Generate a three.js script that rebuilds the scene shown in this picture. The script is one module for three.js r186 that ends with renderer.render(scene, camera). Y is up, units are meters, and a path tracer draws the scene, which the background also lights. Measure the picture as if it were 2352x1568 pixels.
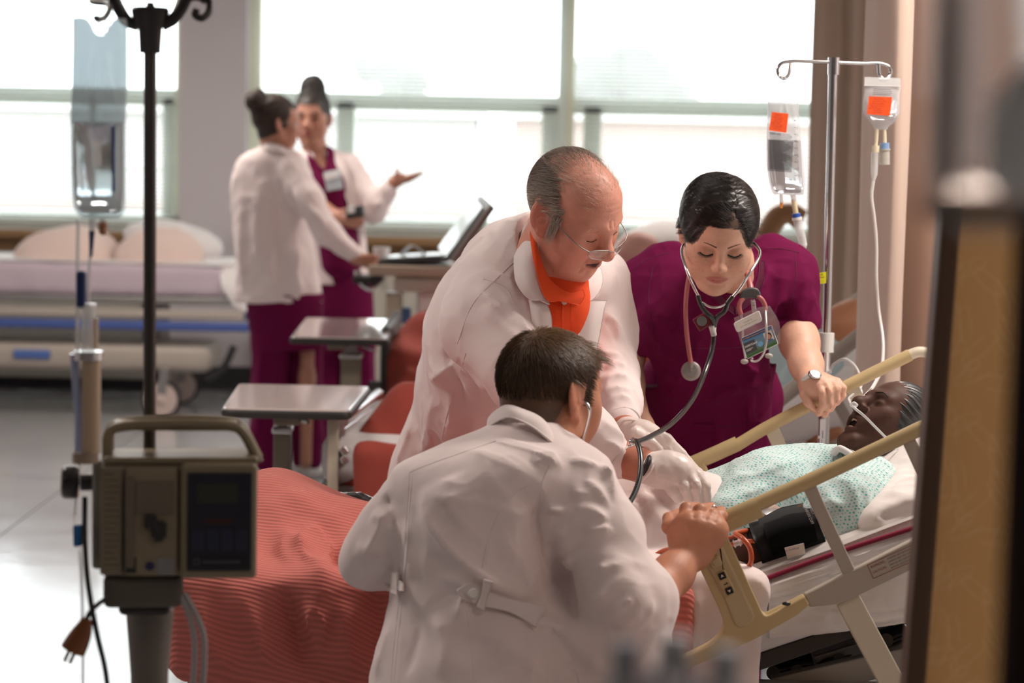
import * as THREE from 'three';
import { RoundedBoxGeometry } from 'three/addons/geometries/RoundedBoxGeometry.js';
import { mergeGeometries } from 'three/addons/utils/BufferGeometryUtils.js';
import { RectAreaLightUniformsLib } from 'three/addons/lights/RectAreaLightUniformsLib.js';
import { ImprovedNoise } from 'three/addons/math/ImprovedNoise.js';

// ---------- camera, sky, area lights, exposure ----------
const scene = new THREE.Scene();
const W = 2352, H = 1568, F = 5000, EYE = 1.45;
const camera = new THREE.PerspectiveCamera(2 * Math.atan(H / 2 / F) * 180 / Math.PI, W / H, 0.05, 300);
camera.rotation.order = 'YXZ';
camera.position.set(0, EYE, 0);
camera.rotation.set(-0.0866, 0, 0.02);
camera.focus = 4.2; camera.userData.fStop = 3.6;
camera.updateMatrixWorld(true);
scene.add(camera);
const renderer = new THREE.WebGLRenderer({ antialias: true });
renderer.toneMapping = THREE.LinearToneMapping;
renderer.toneMappingExposure = 1.5;
renderer.shadowMap.enabled = true;
RectAreaLightUniformsLib.init();
const SKY_LEVEL = 4.0;
{ // overcast sky: brighter towards the zenith, a few soft clouds
  const w = 128, h = 64, data = new Float32Array(w * h * 4), n = new ImprovedNoise();
  for (let j = 0; j < h; j++) for (let i = 0; i < w; i++) {
    const el = (j + 0.5) / h * Math.PI - Math.PI / 2, az = i / w * Math.PI * 2, c = Math.cos(el);
    const q = n.noise(Math.cos(az) * c * 3 + 5, Math.sin(el) * 6, Math.sin(az) * c * 3);
    const v = (el > 0 ? 0.85 + 0.3 * Math.sin(el) : 0.5) * (1 + 0.14 * q) * SKY_LEVEL, o = (j * w + i) * 4;
    data[o] = v * 0.97; data[o + 1] = v; data[o + 2] = v * 1.04; data[o + 3] = 1;
  }
  const t = new THREE.DataTexture(data, w, h, THREE.RGBAFormat, THREE.FloatType);
  t.mapping = THREE.EquirectangularReflectionMapping; t.magFilter = THREE.LinearFilter; t.needsUpdate = true;
  scene.background = t; scene.environment = t;
}
const ADDED_LAMPS = [[-2.6, -1.4, 0.5], [1.5, -1.5, 2.6], [-1.9, -4.4, 10.0], [1.5, -4.4, 16.0], [-1.9, -9.6, 14.0], [1.2, -9.6, 14.0]];   // x, z, strength; lamps added to fill and model the room
const LAMP_COLOR = new THREE.Color(1.0, 0.89, 0.80);

// ---------- helpers ----------
const V = (x, y, z) => new THREE.Vector3(x, y, z);
const { PI, sin, cos, abs, min, max, sqrt, exp, floor, hypot } = Math;
const lerp = (a, b, t) => a + (b - a) * t, clamp = (x, a, b) => x < a ? a : x > b ? b : x, smooth = (a, b, x) => { const t = clamp((x - a) / (b - a), 0, 1); return t * t * (3 - 2 * t); };
function rng(seed) { let s = seed | 0; return () => { s = (s + 0x6d2b79f5) | 0; let t = Math.imul(s ^ (s >>> 15), 1 | s); t = (t + Math.imul(t ^ (t >>> 7), 61 | t)) ^ t; return ((t ^ (t >>> 14)) >>> 0) / 4294967296; }; }
const noiser = new ImprovedNoise(), N3 = (x, y, z) => noiser.noise(x + 31.7, y + 17.3, z + 53.1);
function ray(px, py) { return V((px - W / 2) / F, (H / 2 - py) / F, -1).applyQuaternion(camera.quaternion); }
function at(px, py, d) { const r = ray(px, py); return r.multiplyScalar(-d / r.z).add(camera.position); }   // measured position in the photograph + distance -> place in the room
const mpp = (d) => d / F;     // metres per photograph pixel at distance d
const counts = {};
function numbered(name) { const k = counts[name] = (counts[name] ?? -1) + 1; return k ? name + '_' + String(k).padStart(3, '0') : name; }
const things = [];
function thing(name, label, category, group, kind) {
  const o = new THREE.Group(); o.name = numbered(name);
  o.userData = { label, category }; if (group) o.userData.group = group; if (kind) o.userData.kind = kind;
  scene.add(o); things.push(o); return o;
}
function structure(name) { const o = new THREE.Group(); o.name = name; o.userData = { kind: 'structure' }; scene.add(o); return o; }
function part(name, geo, mat, parent, label) {
  const m = new THREE.Mesh(geo, mat); m.name = name; m.castShadow = m.receiveShadow = true;
  if (label) m.userData.label = label;
  (parent || scene).add(m); return m;
}
function shell(name, geo, mat) { const m = part(name, geo, mat, scene); m.userData.kind = 'structure'; return m; }
function settle() {           // put each thing's origin at its base
  for (const o of things) {
    if (o.userData.placed) { delete o.userData.placed; continue; }
    const b = new THREE.Box3().setFromObject(o); if (b.isEmpty()) continue;
    const c = V((b.min.x + b.max.x) / 2, b.min.y, (b.min.z + b.max.z) / 2);
    o.position.copy(c); for (const k of o.children) k.position.sub(c);
  }
}
function tidy(g) {
  for (const k of Object.keys(g.attributes)) if (!['position', 'normal', 'uv', 'color'].includes(k)) g.deleteAttribute(k);
  if (!g.attributes.uv) g.setAttribute('uv', new THREE.BufferAttribute(new Float32Array(g.attributes.position.count * 2), 2));
  if (!g.index) { const n = g.attributes.position.count, ix = new Uint32Array(n); for (let i = 0; i < n; i++) ix[i] = i; g.setIndex(new THREE.BufferAttribute(ix, 1)); }
  return g;
}
function merge(list) {
  list = list.map(tidy); const colored = list.some((g) => g.attributes.color);
  if (colored) for (const g of list) if (!g.attributes.color) g.setAttribute('color', new THREE.BufferAttribute(new Float32Array(g.attributes.position.count * 3).fill(1), 3));
  return list.length === 1 ? list[0] : mergeGeometries(list);
}
function bx(cx, cy, cz, w, h, d, r = 0.004, rot) {
  const g = new RoundedBoxGeometry(w, h, d, 2, min(r, w / 2.1, h / 2.1, d / 2.1));
  if (rot) g.applyMatrix4(new THREE.Matrix4().makeRotationFromEuler(new THREE.Euler(...rot)));
  return g.translate(cx, cy, cz);
}
function plainBox(cx, cy, cz, w, h, d) { return new THREE.BoxGeometry(w, h, d).translate(cx, cy, cz); }
// a box between two points: w across, t along the normal hint
function bar(a, b, w, t, hint = V(0, 0, 1), r = 0.003) {
  const y = b.clone().sub(a), L = y.length(); y.normalize();
  const x = y.clone().cross(hint).normalize(), z = x.clone().cross(y);
  const g = new RoundedBoxGeometry(w, L, t, 2, min(r, w / 2.1, t / 2.1));
  return g.applyMatrix4(new THREE.Matrix4().makeBasis(x, y, z).setPosition(a.clone().add(b).multiplyScalar(0.5)));
}
// swept tube with end caps; radius a number or f(t)
function tube(pts, radius, sides = 10, per = 6, straight = false) {
  let P = pts;
  if (!straight && pts.length > 2) P = new THREE.CatmullRomCurve3(pts, false, 'centripetal').getPoints((pts.length - 1) * per);
  const n = P.length, rf = typeof radius === 'function' ? radius : () => radius, pos = [], nor = [], uv = [], ix = [];
  let nrm = null, len = 0;
  const T = (i) => P[min(i + 1, n - 1)].clone().sub(P[max(i - 1, 0)]).normalize();
  for (let i = 0; i < n; i++) {
    const t = T(i);
    if (!nrm) nrm = abs(t.y) < 0.9 ? V(0, 1, 0).cross(t).normalize() : V(1, 0, 0).cross(t).normalize();
    nrm = nrm.clone().sub(t.clone().multiplyScalar(nrm.dot(t))).normalize();
    const bi = t.clone().cross(nrm), r = rf(i / (n - 1)); if (i) len += P[i].distanceTo(P[i - 1]);
    for (let j = 0; j <= sides; j++) {
      const a = j / sides * PI * 2, d = nrm.clone().multiplyScalar(cos(a)).addScaledVector(bi, sin(a));
      pos.push(P[i].x + d.x * r, P[i].y + d.y * r, P[i].z + d.z * r); nor.push(d.x, d.y, d.z); uv.push(j / sides, len);
    }
  }
  const s1 = sides + 1;
  for (let i = 0; i < n - 1; i++) for (let j = 0; j < sides; j++) { const a = i * s1 + j; ix.push(a, a + 1, a + s1, a + 1, a + s1 + 1, a + s1); }
  for (const e of [0, n - 1]) {
    const t = T(e).multiplyScalar(e ? 1 : -1), b = pos.length / 3;
    for (let j = 0; j <= sides; j++) { const o = (e * s1 + j) * 3; pos.push(pos[o], pos[o + 1], pos[o + 2]); nor.push(t.x, t.y, t.z); uv.push(0, 0); }
    pos.push(P[e].x, P[e].y, P[e].z); nor.push(t.x, t.y, t.z); uv.push(0, 0);
    for (let j = 0; j < sides; j++) e ? ix.push(b + j, b + j + 1, b + s1) : ix.push(b + j + 1, b + j, b + s1);
  }
  const g = new THREE.BufferGeometry();
  g.setAttribute('position', new THREE.Float32BufferAttribute(pos, 3)); g.setAttribute('normal', new THREE.Float32BufferAttribute(nor, 3)); g.setAttribute('uv', new THREE.Float32BufferAttribute(uv, 2));
  g.setIndex(ix); return g;
}
const cyl = (a, b, r, sides = 16, r2) => tube([a, b], r2 === undefined ? r : (t) => lerp(r, r2, t), sides, 1, true);
function lathe(profile, pos, seg = 28, up) {
  const g = new THREE.LatheGeometry(profile.map(([r, y]) => new THREE.Vector2(max(r, 1e-5), y)), seg);
  if (up) g.applyQuaternion(new THREE.Quaternion().setFromUnitVectors(V(0, 1, 0), up.clone().normalize()));
  return g.translate(pos.x, pos.y, pos.z);
}
function ball(c, r, sx = 1, sy = 1, sz = 1, q) { const g = new THREE.SphereGeometry(r, 20, 14).scale(sx, sy, sz); if (q) g.applyQuaternion(q); return g.translate(c.x, c.y, c.z); }
// outline extruded in the plane z = -d; points are [px, py] of the photograph
function plate(outline, d, thick, bevel = 0.004, holes = []) {
  const s = new THREE.Shape(outline.map(([x, y]) => { const p = at(x, y, d); return new THREE.Vector2(p.x, p.y); }));
  for (const h of holes) s.holes.push(new THREE.Path(h.map(([x, y]) => { const p = at(x, y, d); return new THREE.Vector2(p.x, p.y); })));
  const g = new THREE.ExtrudeGeometry(s, { depth: thick - 2 * bevel, bevelEnabled: bevel > 0, bevelThickness: bevel, bevelSize: bevel, bevelOffset: -bevel, bevelSegments: 3, curveSegments: 8 });
  return g.translate(0, 0, -d - thick / 2 + bevel);
}
function roundCorners(pts, r) {   // pixel polygon with rounded corners; r per point or number
  const out = [], n = pts.length;
  for (let i = 0; i < n; i++) {
    const [x, y] = pts[i], [ax, ay] = pts[(i + n - 1) % n], [bx_, by] = pts[(i + 1) % n], ri = pts[i][2] ?? r;
    const la = hypot(ax - x, ay - y), lb = hypot(bx_ - x, by - y), q = min(ri, la * 0.48, lb * 0.48);
    const p0 = [x + (ax - x) / la * q, y + (ay - y) / la * q], p1 = [x + (bx_ - x) / lb * q, y + (by - y) / lb * q];
    for (let k = 0; k <= 6; k++) { const t = k / 6; out.push([(1 - t) ** 2 * p0[0] + 2 * t * (1 - t) * x + t * t * p1[0], (1 - t) ** 2 * p0[1] + 2 * t * (1 - t) * y + t * t * p1[1]]); }
  }
  return out;
}
// smooth cloth sheet through rows of points, with thickness
function sheet(rows, thick = 0.003, per = 5, wob) {
  const cat = (p0, p1, p2, p3, t) => { const o = V(); for (const k of ['x', 'y', 'z']) { const a = p0[k], b = p1[k], c = p2[k], d = p3[k]; o[k] = 0.5 * (2 * b + (c - a) * t + (2 * a - 5 * b + 4 * c - d) * t * t + (3 * b - a - 3 * c + d) * t * t * t); } return o; };
  const dense = (L) => { const o = []; for (let i = 0; i < L.length - 1; i++) for (let k = 0; k < per; k++) o.push(cat(L[max(i - 1, 0)], L[i], L[i + 1], L[min(i + 2, L.length - 1)], k / per)); o.push(L[L.length - 1].clone()); return o; };
  const R = rows.map(dense), cols = R[0].length, Gd = [];
  for (let c = 0; c < cols; c++) Gd.push(dense(R.map((r) => r[c])));
  const nr = Gd[0].length, P = (i, j) => Gd[clamp(j, 0, cols - 1)][clamp(i, 0, nr - 1)];
  if (wob) for (let j = 0; j < cols; j++) for (let i = 0; i < nr; i++) wob(Gd[j][i], j / (cols - 1), i / (nr - 1));
  const pos = [], uv = [], ix = [], nn = nr * cols;
  let lu = 0; for (let j = 1; j < cols; j++) lu += P(nr >> 1, j).distanceTo(P(nr >> 1, j - 1)); let lv = 0; for (let i = 1; i < nr; i++) lv += P(i, cols >> 1).distanceTo(P(i - 1, cols >> 1));
  for (const side of [1, -1]) for (let i = 0; i < nr; i++) for (let j = 0; j < cols; j++) {
    const n = P(i, j + 1).clone().sub(P(i, j - 1)).cross(P(i + 1, j).clone().sub(P(i - 1, j))).normalize().multiplyScalar(side * thick / 2), p = P(i, j);
    pos.push(p.x + n.x, p.y + n.y, p.z + n.z); uv.push(j / (cols - 1) * lu, i / (nr - 1) * lv);
  }
  const id = (s, i, j) => s * nn + i * cols + j;
  for (let i = 0; i < nr - 1; i++) for (let j = 0; j < cols - 1; j++) {
    ix.push(id(0, i, j), id(0, i, j + 1), id(0, i + 1, j), id(0, i, j + 1), id(0, i + 1, j + 1), id(0, i + 1, j));
    ix.push(id(1, i, j), id(1, i + 1, j), id(1, i, j + 1), id(1, i, j + 1), id(1, i + 1, j), id(1, i + 1, j + 1));
  }
  const rim = (a, b) => ix.push(id(0, ...a), id(1, ...a), id(0, ...b), id(0, ...b), id(1, ...a), id(1, ...b));
  for (let j = 0; j < cols - 1; j++) { rim([0, j + 1], [0, j]); rim([nr - 1, j], [nr - 1, j + 1]); }
  for (let i = 0; i < nr - 1; i++) { rim([i, 0], [i + 1, 0]); rim([i + 1, cols - 1], [i, cols - 1]); }
  const g = new THREE.BufferGeometry(); g.setAttribute('position', new THREE.Float32BufferAttribute(pos, 3)); g.setAttribute('uv', new THREE.Float32BufferAttribute(uv, 2)); g.setIndex(ix); g.computeVertexNormals();
  return g;
}
const pix = (rows) => rows.map((r) => r.map(([x, y, d]) => at(x, y, d)));
const line = (pts) => pts.map(([x, y, d]) => at(x, y, d));

// ---------- distance fields (bodies, clothes, bedding) ----------
class Field {
  constructor(k = 0.02) { this.p = []; this.disp = []; this.k = k; this.fn = null; }
  add(f, c, R, k, op = 0) { this.p.push({ f, x: c.x, y: c.y, z: c.z, R, k: k ?? this.k, op }); return this; }
  cone(a, b, ra, rb, k, op) {
    const ax = a.x, ay = a.y, az = a.z, dx = b.x - ax, dy = b.y - ay, dz = b.z - az, L = dx * dx + dy * dy + dz * dz || 1e-9;
    return this.add((x, y, z) => { const px = x - ax, py = y - ay, pz = z - az; let t = (px * dx + py * dy + pz * dz) / L; t = t < 0 ? 0 : t > 1 ? 1 : t; const ex = px - dx * t, ey = py - dy * t, ez = pz - dz * t; return sqrt(ex * ex + ey * ey + ez * ez) - ra - (rb - ra) * t; },
      V(ax + dx / 2, ay + dy / 2, az + dz / 2), sqrt(L) / 2 + max(ra, rb), k, op);
  }
  ball(c, r, k, op) { const { x: cx, y: cy, z: cz } = c; return this.add((x, y, z) => sqrt((x - cx) ** 2 + (y - cy) ** 2 + (z - cz) ** 2) - r, c, r, k, op); }
  ell(c, rx, ry, rz, q, k, op) {   // q: Quaternion or null
    const m = q ? new THREE.Matrix4().makeRotationFromQuaternion(q.clone().invert()).elements : null, { x: cx, y: cy, z: cz } = c;
    return this.add((x, y, z) => {
      let px = x - cx, py = y - cy, pz = z - cz;
      if (m) { const a = m[0] * px + m[4] * py + m[8] * pz, b = m[1] * px + m[5] * py + m[9] * pz, e = m[2] * px + m[6] * py + m[10] * pz; px = a; py = b; pz = e; }
      px /= rx; py /= ry; pz /= rz; const k0 = sqrt(px * px + py * py + pz * pz), k1 = sqrt((px / rx) ** 2 + (py / ry) ** 2 + (pz / rz) ** 2);
      return k1 < 1e-6 ? -min(rx, ry, rz) : k0 * (k0 - 1) / k1;
    }, c, max(rx, ry, rz), k, op);
  }
  box(c, hx, hy, hz, r, q, k, op) {
    const m = q ? new THREE.Matrix4().makeRotationFromQuaternion(q.clone().invert()).elements : null, { x: cx, y: cy, z: cz } = c;
    return this.add((x, y, z) => {
      let px = x - cx, py = y - cy, pz = z - cz;
      if (m) { const a = m[0] * px + m[4] * py + m[8] * pz, b = m[1] * px + m[5] * py + m[9] * pz, e = m[2] * px + m[6] * py + m[10] * pz; px = a; py = b; pz = e; }
      const a = abs(px) - hx + r, b = abs(py) - hy + r, e = abs(pz) - hz + r, A = max(a, 0), B = max(b, 0), E = max(e, 0);
      return sqrt(A * A + B * B + E * E) + min(max(a, b, e), 0) - r;
    }, c, sqrt(hx * hx + hy * hy + hz * hz), k, op);
  }
  limb(pts, k) { for (let i = 0; i < pts.length - 1; i++) { const [x0, y0, d0, r0] = pts[i], [x1, y1, d1, r1] = pts[i + 1]; this.cone(at(x0, y0, d0), at(x1, y1, d1), r0 * mpp(d0), r1 * mpp(d1), k); } return this; }   // [px, py, d, radius in px]
  // stacked elliptical sections; keys [py, left px, right px, d of the axis, half depth in m], top to bottom
  loft(keys, k) {
    const K = keys.map(([py, l, r, d, b]) => { const p = at((l + r) / 2, py, d); return { y: p.y, x: p.x, z: p.z, a: (r - l) / 2 * mpp(d), b }; }).sort((A, B) => A.y - B.y);
    const n = K.length, y0 = K[0].y, y1 = K[n - 1].y, ma = max(...K.map((q) => max(q.a, q.b))) + 0.3;
    const xs = K.map((q) => q.x), zs = K.map((q) => q.z), mx = (min(...xs) + max(...xs)) / 2, mz = (min(...zs) + max(...zs)) / 2;
    const f = (x, y, z) => {
      const yy = y < y0 ? y0 : y > y1 ? y1 : y; let i = 0; while (i < n - 2 && K[i + 1].y < yy) i++;
      const A = K[i], B = K[i + 1], u = (yy - A.y) / (B.y - A.y), t = u;
      const P = K[max(i - 1, 0)], Q = K[min(i + 2, n - 1)];
      const c = (s) => { const m0 = (B[s] - P[s]) / (B.y - P.y || 1) * (B.y - A.y), m1 = (Q[s] - A[s]) / (Q.y - A.y || 1) * (B.y - A.y), t2 = t * t, t3 = t2 * t; return (2 * t3 - 3 * t2 + 1) * A[s] + (t3 - 2 * t2 + t) * m0 + (-2 * t3 + 3 * t2) * B[s] + (t3 - t2) * m1; };
      const a = max(c('a'), 0.005), b = max(c('b'), 0.005), px = (x - c('x')) / a, pz = (z - c('z')) / b;
      const k0 = sqrt(px * px + pz * pz), k1 = sqrt((px / a) ** 2 + (pz / b) ** 2), d = k1 < 1e-6 ? -min(a, b) : k0 * (k0 - 1) / k1;
      const e = abs(y - yy); return e > 0 ? (d > 0 ? sqrt(d * d + e * e) : e) : max(d, -min(y - y0, y1 - y) );
    };
    return this.add(f, V(mx, (y0 + y1) / 2, mz), (y1 - y0) / 2 + ma, k);
  }
  base(x, y, z) {
    let d = 1e3; const P = this.p;
    for (let i = 0; i < P.length; i++) {
      const q = P[i], dx = x - q.x, dy = y - q.y, dz = z - q.z, lb = sqrt(dx * dx + dy * dy + dz * dz) - q.R, k = q.k;
      if (q.op === 0) {
        if (lb >= d + k) continue;
        const b = q.f(x, y, z), h = k - abs(d - b);
        d = (d < b ? d : b) - (h > 0 && k > 0 ? h * h / (4 * k) : 0);
      } else {
        if (lb >= k - d) continue;
        const b = -q.f(x, y, z), h = k - abs(d - b);
        d = (d > b ? d : b) + (h > 0 && k > 0 ? h * h / (4 * k) : 0);
      }
    }
    return d;
  }
  at(x, y, z) {
    let d = this.base(x, y, z);
    if (abs(d) > 0.06) return d; const d2 = d * d;
    if (this.fn) d -= this.fn(x, y, z);
    for (const D of this.disp) {
      const dx = x - D.x, dy = y - D.y, dz = z - D.z; if (dx * dx + dy * dy + dz * dz > D.R2) continue;
      let best = 1e9, bt = 0; const S = D.s;
      for (let i = 0; i < S.length; i++) {
        const s = S[i], px = x - s[0], py = y - s[1], pz = z - s[2]; let t = (px * s[3] + py * s[4] + pz * s[5]) / s[6]; t = t < 0 ? 0 : t > 1 ? 1 : t;
        const ex = px - s[3] * t, ey = py - s[4] * t, ez = pz - s[5] * t, q = ex * ex + ey * ey + ez * ez; if (q < best) { best = q; bt = (i + t) / S.length; }
      }
      best = max(best - d2, 0); d -= D.h * exp(-(sqrt(best + 0.05 * D.w2) - 0.224 * D.w) / D.w) * (D.taper ? smooth(0, 0.3, bt) * smooth(1, 0.7, bt) : 1);
    }
    return d;
  }
  hit(px, py, full = false, from = 2, to = 14) {   // first surface point met from the lens side (modelling aid)
    const o = camera.position, r = ray(px, py).normalize(); let t = from;
    for (let i = 0; i < 220 && t < to; i++) { const x = o.x + r.x * t, y = o.y + r.y * t, z = o.z + r.z * t, d = this.base(x, y, z); if (d < 0.0006) { if (!full) return V(x, y, z); for (let q = t - 0.04; q < t + 0.03; q += 0.0007) { const X = o.x + r.x * q, Y = o.y + r.y * q, Z = o.z + r.z * q; if (this.at(X, Y, Z) < 0) return V(X, Y, Z); } return V(x, y, z); } t += max(d * 0.7, 0.0008); }
    return null;
  }
  fold(pts, h, w, taper = true) {    // a raised (h > 0) or sunken (h < 0) crease along a line on the surface
    const P = pts.map((q) => q.isVector3 ? q : this.hit(q[0], q[1])).filter(Boolean); if (P.length < 2) return this;
    const C = P.length > 2 ? new THREE.CatmullRomCurve3(P, false, 'centripetal').getPoints((P.length - 1) * 3) : P, s = [];
    const b = new THREE.Box3().setFromPoints(C), c = b.getCenter(V()), R = b.getSize(V()).length() / 2 + 3 * w;
    for (let i = 0; i < C.length - 1; i++) { const d = C[i + 1].clone().sub(C[i]); s.push([C[i].x, C[i].y, C[i].z, d.x, d.y, d.z, d.lengthSq() || 1e-9]); }
    this.disp.push({ s, h: h * (this.boost || 1), w2: w * w, w, x: c.x, y: c.y, z: c.z, R2: R * R, taper }); return this;
  }
  grad(p, e = 0.0015) { return V(this.at(p.x + e, p.y, p.z) - this.at(p.x - e, p.y, p.z), this.at(p.x, p.y + e, p.z) - this.at(p.x, p.y - e, p.z), this.at(p.x, p.y, p.z + e) - this.at(p.x, p.y, p.z - e)).normalize(); }
  mesh(cell, { color, uv, box: bb, steps = 1 } = {}) {
    let lo = V(1e9, 1e9, 1e9), hi = V(-1e9, -1e9, -1e9);
    if (bb) { lo = bb[0].clone(); hi = bb[1].clone(); } else for (const q of this.p) if (!q.op) { lo.min(V(q.x - q.R, q.y - q.R, q.z - q.R)); hi.max(V(q.x + q.R, q.y + q.R, q.z + q.R)); }
    lo.addScalar(-2 * cell); hi.addScalar(2 * cell);
    const B = 6, nx = Math.ceil((hi.x - lo.x) / cell / B) * B + 1, ny = Math.ceil((hi.y - lo.y) / cell / B) * B + 1, nz = Math.ceil((hi.z - lo.z) / cell / B) * B + 1;
    const val = new Float32Array(nx * ny * nz).fill(9), reach = cell * B * 0.87 * 1.35 + 0.035, I = (i, j, k) => (k * ny + j) * nx + i, live = [];
    for (let k = 0; k < nz - 1; k += B) for (let j = 0; j < ny - 1; j += B) for (let i = 0; i < nx - 1; i += B) {
      const c = this.base(lo.x + (i + B / 2) * cell, lo.y + (j + B / 2) * cell, lo.z + (k + B / 2) * cell);
      if (abs(c) > reach) { if (c < 0) for (let c3 = k; c3 <= k + B; c3++) for (let b = j; b <= j + B; b++) for (let a = i; a <= i + B; a++) if (val[I(a, b, c3)] === 9) val[I(a, b, c3)] = -9; continue; }
      live.push([i, j, k]);
    }
    for (const [i, j, k] of live) for (let c = k; c <= k + B; c++) for (let b = j; b <= j + B; b++) for (let a = i; a <= i + B; a++) { const o = I(a, b, c); if (abs(val[o]) === 9) val[o] = this.at(lo.x + a * cell, lo.y + b * cell, lo.z + c * cell); }
    const vid = new Map(), pos = [], ix = [], corner = [0, 1, nx, nx + 1, nx * ny, nx * ny + 1, nx * ny + nx, nx * ny + nx + 1];
    const E = [[0, 1], [2, 3], [4, 5], [6, 7], [0, 2], [1, 3], [4, 6], [5, 7], [0, 4], [1, 5], [2, 6], [3, 7]];
    for (const [bi, bj, bk] of live) for (let k = bk; k < bk + B; k++) for (let j = bj; j < bj + B; j++) for (let i = bi; i < bi + B; i++) {
      const o = I(i, j, k); let m = 0; for (let c = 0; c < 8; c++) if (val[o + corner[c]] < 0) m |= 1 << c;
      if (m === 0 || m === 255) continue;
      let sx = 0, sy = 0, sz = 0, n = 0;
      for (const [a, b] of E) { if (((m >> a) & 1) === ((m >> b) & 1)) continue; const va = val[o + corner[a]], vb = val[o + corner[b]], t = va / (va - vb); sx += lerp(a & 1, b & 1, t); sy += lerp((a >> 1) & 1, (b >> 1) & 1, t); sz += lerp(a >> 2, b >> 2, t); n++; }
      vid.set(o, pos.length / 3); pos.push(lo.x + (i + sx / n) * cell, lo.y + (j + sy / n) * cell, lo.z + (k + sz / n) * cell);
    }
    const strides = [1, nx, nx * ny];
    for (const [o] of vid) for (let ax = 0; ax < 3; ax++) {
      const va = val[o], vb = val[o + strides[ax]]; if ((va < 0) === (vb < 0)) continue;
      const u = strides[(ax + 1) % 3], w = strides[(ax + 2) % 3], a = vid.get(o), b = vid.get(o - u), c = vid.get(o - u - w), d = vid.get(o - w);
      if (b === undefined || c === undefined || d === undefined) continue;
      va < 0 ? ix.push(a, b, c, a, c, d) : ix.push(a, c, b, a, d, c);
    }
    for (let s = 0; s < steps; s++) for (let i = 0; i < pos.length; i += 3) {
      const x = pos[i], y = pos[i + 1], z = pos[i + 2], e = cell * 0.3, d = this.at(x, y, z), gx = (this.at(x + e, y, z) - d) / e, gy = (this.at(x, y + e, z) - d) / e, gz = (this.at(x, y, z + e) - d) / e, g2 = gx * gx + gy * gy + gz * gz;
      if (g2 < 0.05) continue; const q = clamp(d / g2, -cell * 0.6, cell * 0.6); pos[i] -= gx * q; pos[i + 1] -= gy * q; pos[i + 2] -= gz * q;
    }
    const g = new THREE.BufferGeometry(); g.setAttribute('position', new THREE.Float32BufferAttribute(pos, 3)); g.setIndex(ix); g.computeVertexNormals();
    const n = pos.length / 3, U = new Float32Array(n * 2), nor = g.attributes.normal.array;
    for (let i = 0; i < n; i++) { const q = uv ? uv(pos[3 * i], pos[3 * i + 1], pos[3 * i + 2]) : [pos[3 * i] + pos[3 * i + 2] * 0.5, pos[3 * i + 1] + pos[3 * i + 2] * 0.5]; U[2 * i] = q[0]; U[2 * i + 1] = q[1]; }
    g.setAttribute('uv', new THREE.BufferAttribute(U, 2));
    if (color) { const C = new Float32Array(n * 3); for (let i = 0; i < n; i++) { const q = color(pos[3 * i], pos[3 * i + 1], pos[3 * i + 2], nor[3 * i], nor[3 * i + 1], nor[3 * i + 2]); C[3 * i] = q[0]; C[3 * i + 1] = q[1]; C[3 * i + 2] = q[2]; } g.setAttribute('color', new THREE.BufferAttribute(C, 3)); }
    return g;
  }
}
// thin thread lying on a field (stitched seam)
function seam(field, pts, r = 0.0016) { const C0 = new THREE.CatmullRomCurve3(pts.map(([x, y]) => V(x, y, 0))).getPoints((pts.length - 1) * 5), P = C0.map((q) => field.hit(q.x, q.y, true)).filter(Boolean); return P.length > 1 ? tube(P, r, 5, 2) : null; }
function crumple(amp, s, seed = 0) { return (x, y, z) => amp * (N3(x * s + seed, y * s, z * s) + 0.5 * N3(x * s * 2.3, y * s * 2.3 + seed, z * s * 2.3)); }

function wrinkle(amp, s, seed = 0) {   // crumpled cloth: broad swells with sharp creased ridges between
  return (x, y, z) => { const a = N3(x * s + seed, y * s * 0.8, z * s), b = N3(x * s * 2.1 + a * 0.8, y * s * 1.5 + seed, z * s * 2.1), r = 1 - abs(b) * 2.2; return amp * (0.9 * a + (r > 0 ? r * r * 0.75 : 0) + 0.25 * N3(x * s * 5, y * s * 4, z * s * 5)); };
}
// ---------- materials ----------
const C = (r, g, b) => new THREE.Color().setRGB(r, g, b);
function std(color, roughness = 0.6, metalness = 0, extra = {}) { return new THREE.MeshStandardMaterial({ color, roughness, metalness, ...extra }); }
function phys(color, roughness, extra = {}) { return new THREE.MeshPhysicalMaterial({ color, roughness, ...extra }); }
function canvas(w, h, draw) { const c = document.createElement('canvas'); c.width = w; c.height = h; const g = c.getContext('2d'); draw(g, w, h); const t = new THREE.CanvasTexture(c); t.colorSpace = THREE.SRGBColorSpace; t.magFilter = THREE.LinearFilter; return t; }
function dataTex(w, h, f, srgb = false) {   // f(u, v) -> [r, g, b] or a grey value, 0..1
  const d = new Uint8Array(w * h * 4); for (let j = 0; j < h; j++) for (let i = 0; i < w; i++) { const q = f(i / w, j / h), o = (j * w + i) * 4; if (q.length) { d[o] = q[0] * 255; d[o + 1] = q[1] * 255; d[o + 2] = q[2] * 255; } else d[o] = d[o + 1] = d[o + 2] = clamp(q, 0, 1) * 255; d[o + 3] = 255; }
  const t = new THREE.DataTexture(d, w, h); t.wrapS = t.wrapT = THREE.RepeatWrapping; t.magFilter = THREE.LinearFilter; t.minFilter = THREE.LinearMipmapLinearFilter; if (srgb) t.colorSpace = THREE.SRGBColorSpace; t.needsUpdate = true; return t;
}
const rep = (t, u, v) => { const c = t.clone(); c.repeat.set(u, v); c.needsUpdate = true; return c; };
const weave = dataTex(128, 128, (u, v) => 0.5 + 0.25 * sin(u * PI * 2 * 16) * (sin(v * PI * 2 * 16) > 0 ? 1 : -1) + 0.2 * N3(u * 9, v * 9, 1));
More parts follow.
